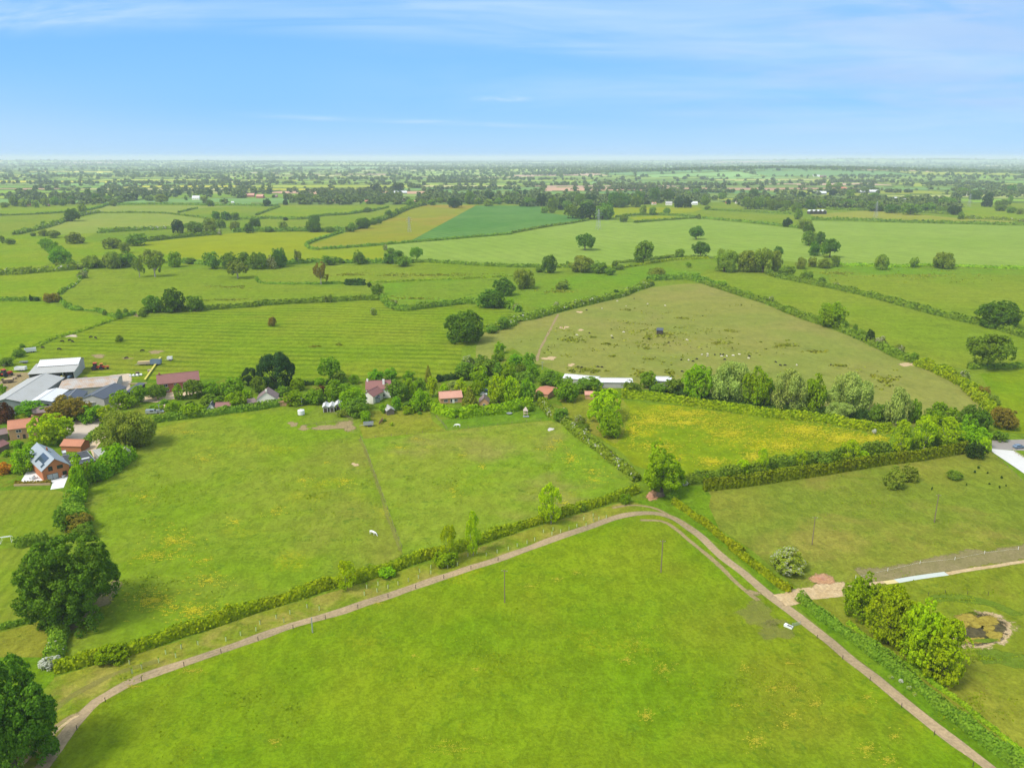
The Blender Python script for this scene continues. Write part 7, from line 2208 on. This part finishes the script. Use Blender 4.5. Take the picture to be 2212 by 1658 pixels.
# ------------------------------------------------------------------ grass tufts and flowers (stuff)
def scatter_quads(name, label, cat, spec, size, up, mat, zoff=.1, seed=1):
    """spec: list of (tile, cx, cy, rx, ry, n, clumpiness)"""
    rng = np.random.default_rng(seed)
    P3, S3 = [], []
    for (tl, cx_, cy_, rx, ry, n, cl_) in spec:
        c = at(tl, cx_, cy_)
        ex = (at(tl, cx_ + rx, cy_) - c); ey = (at(tl, cx_, cy_ - ry) - at(tl, cx_, cy_ + ry)) * .5
        if cl_:
            m = max(6, int(n / cl_))
            a = rng.random(m) * 6.283; q = np.abs(rng.normal(size=m)) * .62
            cc = np.stack([np.cos(a) * q, np.sin(a) * q], 1)
            w_ = rng.random(m) ** 2 + .1
            k = rng.choice(m, n, p=w_ / w_.sum())
            sp_ = .35 / math.sqrt(m)
            uv = cc[k] + rng.normal(size=(n, 2)) * np.array([sp_ * 1.6, sp_])
        else:
            a = rng.random(n) * 6.283; q = np.abs(rng.normal(size=n)) * .62
            uv = np.stack([np.cos(a) * q, np.sin(a) * q], 1)
        X = c.x + uv[:, 0] * ex.x + uv[:, 1] * ey.x
        Y = c.y + uv[:, 0] * ex.y + uv[:, 1] * ey.y
        P3.append(np.stack([X, Y, np.full(n, zoff) + rng.random(n) * .08], 1))
        S3.append(np.full(n, size * (c.length if False else 1)))
    P3 = np.concatenate(P3)
    n = len(P3)
    nr = rng.normal(size=(n, 3)) * .6 + np.array([0, 0, up])
    vs, fs = leaf_quads(P3, nr, size, rng)
    vs[:, 2] = np.maximum(vs[:, 2], .9)if False else vs[:, 2]
    o = link(name, np_mesh(name, vs, fs, mat))
    return tag(o, label, cat, kind='stuff')


FLOWER = plain('buttercup_petals', (.50, .45, .004), .8, .2, 3)
FLOWER2 = plain('orange_hawkbit_petals', (.40, .35, .010), .8, .2, 3)
spec = [('d0', 1000, 330, 250, 90, 2177, 6), ('d0', 1250, 400, 200, 80, 1452, 6), ('d0', 1350, 200, 160, 60, 725, 6), ('d0', 1010, 40, 200, 40, 846, 6), ('d0', 1330, 70, 60, 22, 217, 6),
        ('c0', 1500, 1080, 250, 130, 1693, 6), ('c0', 1750, 370, 130, 80, 604, 6), ('c0', 2030, 910, 100, 40, 362, 6), ('c0', 1250, 700, 120, 70, 362, 6), ('c0', 1620, 140, 200, 30, 484, 6),
        ('c1', 780, 565, 90, 50, 628, 6), ('c1', 600, 405, 40, 14, 120, 6), ('c1', 1220, 275, 90, 18, 338, 6), ('c1', 1780, 340, 60, 20, 168, 6), ('c1', 1955, 440, 38, 26, 338, 6),
        ('c1', 420, 560, 140, 60, 435, 6), ('c1', 150, 820, 130, 80, 362, 6), ('c1', 1700, 650, 120, 80, 217, 6), ('c1', 1380, 200, 80, 16, 217, 6),
        ('c2', 515, 370, 72, 62, 1258, 6), ('c2', 380, 215, 50, 22, 314, 6), ('c2', 340, 270, 160, 70, 628, 6), ('c2', 700, 470, 110, 70, 532, 6), ('c2', 450, 750, 50, 22, 168, 6), ('c2', 720, 560, 120, 40, 290, 6)]
scatter_quads('buttercups', 'drifts of yellow buttercups in the near meadows', 'flowers', spec, .16, 2.5, FLOWER, .16, 3)
spec = [('b2', 1500, 1130, 420, 60, 5040, 5), ('c3', 300, 120, 330, 70, 6720, 5), ('c3', 650, 190, 300, 60, 5880, 5), ('c2', 1500, 60, 450, 60, 3780, 5), ('c2', 1250, 270, 220, 50, 2730, 5),
        ('c2', 1730, 395, 130, 35, 1890, 5), ('c2', 2100, 350, 150, 60, 2100, 5), ('c2', 1900, 150, 350, 120, 2940, 5), ('c3', 150, 260, 260, 60, 2520, 5), ('b2', 1200, 1190, 200, 60, 2520, 5), ('c2', 1050, 120, 60, 100, 1050, 5),
        ('c3', 900, 200, 150, 50, 2100, 5)]
scatter_quads('meadow_flowers', 'dense yellow flowers of the long flowering meadow', 'flowers', spec, .24, 2.5, FLOWER, .18, 4)
spec = [('d1', 1400, 195, 40, 18, 208, 4), ('d1', 1970, 1080, 70, 45, 560, 4), ('d1', 1850, 720, 60, 36, 336, 4), ('d1', 2100, 780, 90, 60, 400, 4), ('d1', 880, 775, 40, 16, 128, 4), ('d1', 470, 690, 30, 14, 96, 4),
        ('d2', 590, 900, 70, 40, 400, 4), ('d2', 480, 1240, 80, 60, 560, 4), ('d2', 660, 1140, 40, 24, 208, 4), ('d2', 860, 1000, 70, 40, 336, 4), ('d2', 1190, 1290, 90, 50, 480, 4), ('d2', 400, 770, 50, 34, 208, 4),
        ('d2', 350, 1010, 40, 24, 160, 4), ('d2', 1200, 960, 50, 30, 192, 4), ('d2', 690, 740, 60, 24, 160, 4), ('d2', 1330, 1370, 70, 40, 320, 4), ('d2', 1370, 1210, 50, 40, 192, 4), ('d2', 720, 1070, 50, 40, 240, 4),
        ('d0', 1230, 790, 110, 24, 336, 4), ('d0', 880, 890, 60, 20, 192, 4), ('d1', 240, 350, 50, 16, 160, 4), ('d0', 1780, 1250, 60, 30, 160, 4), ('d1', 1520, 150, 60, 24, 192, 4), ('d1', 1230, 240, 60, 20, 160, 4),
        ('d1', 700, 1280, 300, 100, 400, 4), ('d2', 700, 900, 500, 300, 720, 4), ('d1', 1900, 600, 260, 200, 480, 4)]
scatter_quads('hawkbit_flowers', 'orange yellow flower specks in the meadow inside the track bend', 'flowers', spec, .11, 2.5, FLOWER2, .14, 5)
spec = [('d1', 1000, 700, 1300, 700, 1478, 11), ('d2', 300, 900, 700, 500, 646, 11), ('d0', 1600, 1000, 700, 400, 554, 11), ('c1', 500, 700, 700, 400, 831, 10), ('c0', 1500, 700, 600, 450, 739, 10), ('d0', 900, 250, 400, 200, 369, 10),
        ('c1', 1700, 600, 520, 420, 739, 10), ('c2', 300, 450, 350, 300, 369, 10), ('c3', 900, 750, 900, 330, 646, 9), ('d2', 1850, 300, 350, 150, 231, 9), ('d2', 1900, 1000, 350, 250, 277, 9), ('d2', 1950, 700, 280, 30, 231, 7), ('d2', 1850, 330, 200, 20, 110, 6)]
TUFT = leafmat('tussock_grass', (.12, .215, .010), (.17, .27, .012), trans=.1, clump=.4)
scatter_quads('grass_tufts', 'tussocks of darker grass over the near meadows', 'grass', spec, .30, .7, TUFT, .14, 6)
spec = [('b2', 1480, 310, 70, 14, 130, 6), ('b2', 1780, 525, 110, 14, 210, 6), ('b2', 990, 235, 50, 8, 80, 5), ('b2', 820, 530, 50, 8, 80, 5), ('b2', 1160, 570, 40, 10, 80, 5), ('b2', 1180, 662, 50, 8, 70, 5),
        ('b2', 640, 760, 160, 22, 350, 8), ('b2', 1110, 780, 60, 30, 250, 6), ('b2', 1370, 780, 60, 20, 200, 6), ('b2', 870, 638, 50, 6, 60, 5), ('b2', 1180, 470, 60, 26, 110, 5), ('b2', 1890, 420, 80, 14, 130, 6), ('b2', 700, 475, 60, 8, 60, 5),
        ('b3', 130, 540, 140, 30, 300, 8), ('b3', 430, 600, 80, 14, 130, 6), ('b3', 620, 720, 90, 10, 130, 6), ('b3', 1000, 850, 130, 60, 350, 8), ('b2', 500, 490, 300, 120, 250, 10), ('b2', 1300, 450, 900, 300, 750, 8),
        ('b0', 2000, 40, 200, 12, 250, 8), ('b0', 2000, 150, 260, 12, 250, 8), ('a1', 800, 1085, 200, 18, 450, 6), ('a1', 1500, 1090, 450, 18, 900, 6), ('b1', 500, 555, 50, 8, 100, 4), ('b1', 718, 540, 30, 8, 80, 3), ('b1', 1400, 140, 200, 14, 250, 6),
        ('a2', 420, 1230, 180, 18, 350, 5), ('a3', 600, 1075, 200, 30, 450, 6), ('a3', 1300, 1090, 800, 60, 450, 10)]
TUFT2 = leafmat('rush_clumps', (.15, .19, .030), (.20, .24, .040), trans=.05, clump=.2)
scatter_quads('rush_clumps', 'darker rush and thistle clumps across the grazed fields', 'rushes', spec, 1.0, .5, TUFT2, .2, 7)

# ------------------------------------------------------------------ haze
def haze():
    m, t, out = mat_new('air_haze')
    pv = t.add('ShaderNodeVolumePrincipled')
    pv.inputs['Color'].default_value = (.76, .83, 1.0, 1)
    pv.inputs['Density'].default_value = HAZE_DENSITY
    pv.inputs['Anisotropy'].default_value = 0.0
    t.l.new(pv.outputs[0], out.inputs['Volume'])
    mb = MB().box(-42000, 42000, -1000, 39500, -3.0, 140.0)
    o = mb.build('haze', m)
    tag(o, kind='stuff')


HAZE_DENSITY = 0.8e-4
haze()
print('trees', N_TREES, 'objects', len(bpy.data.objects))
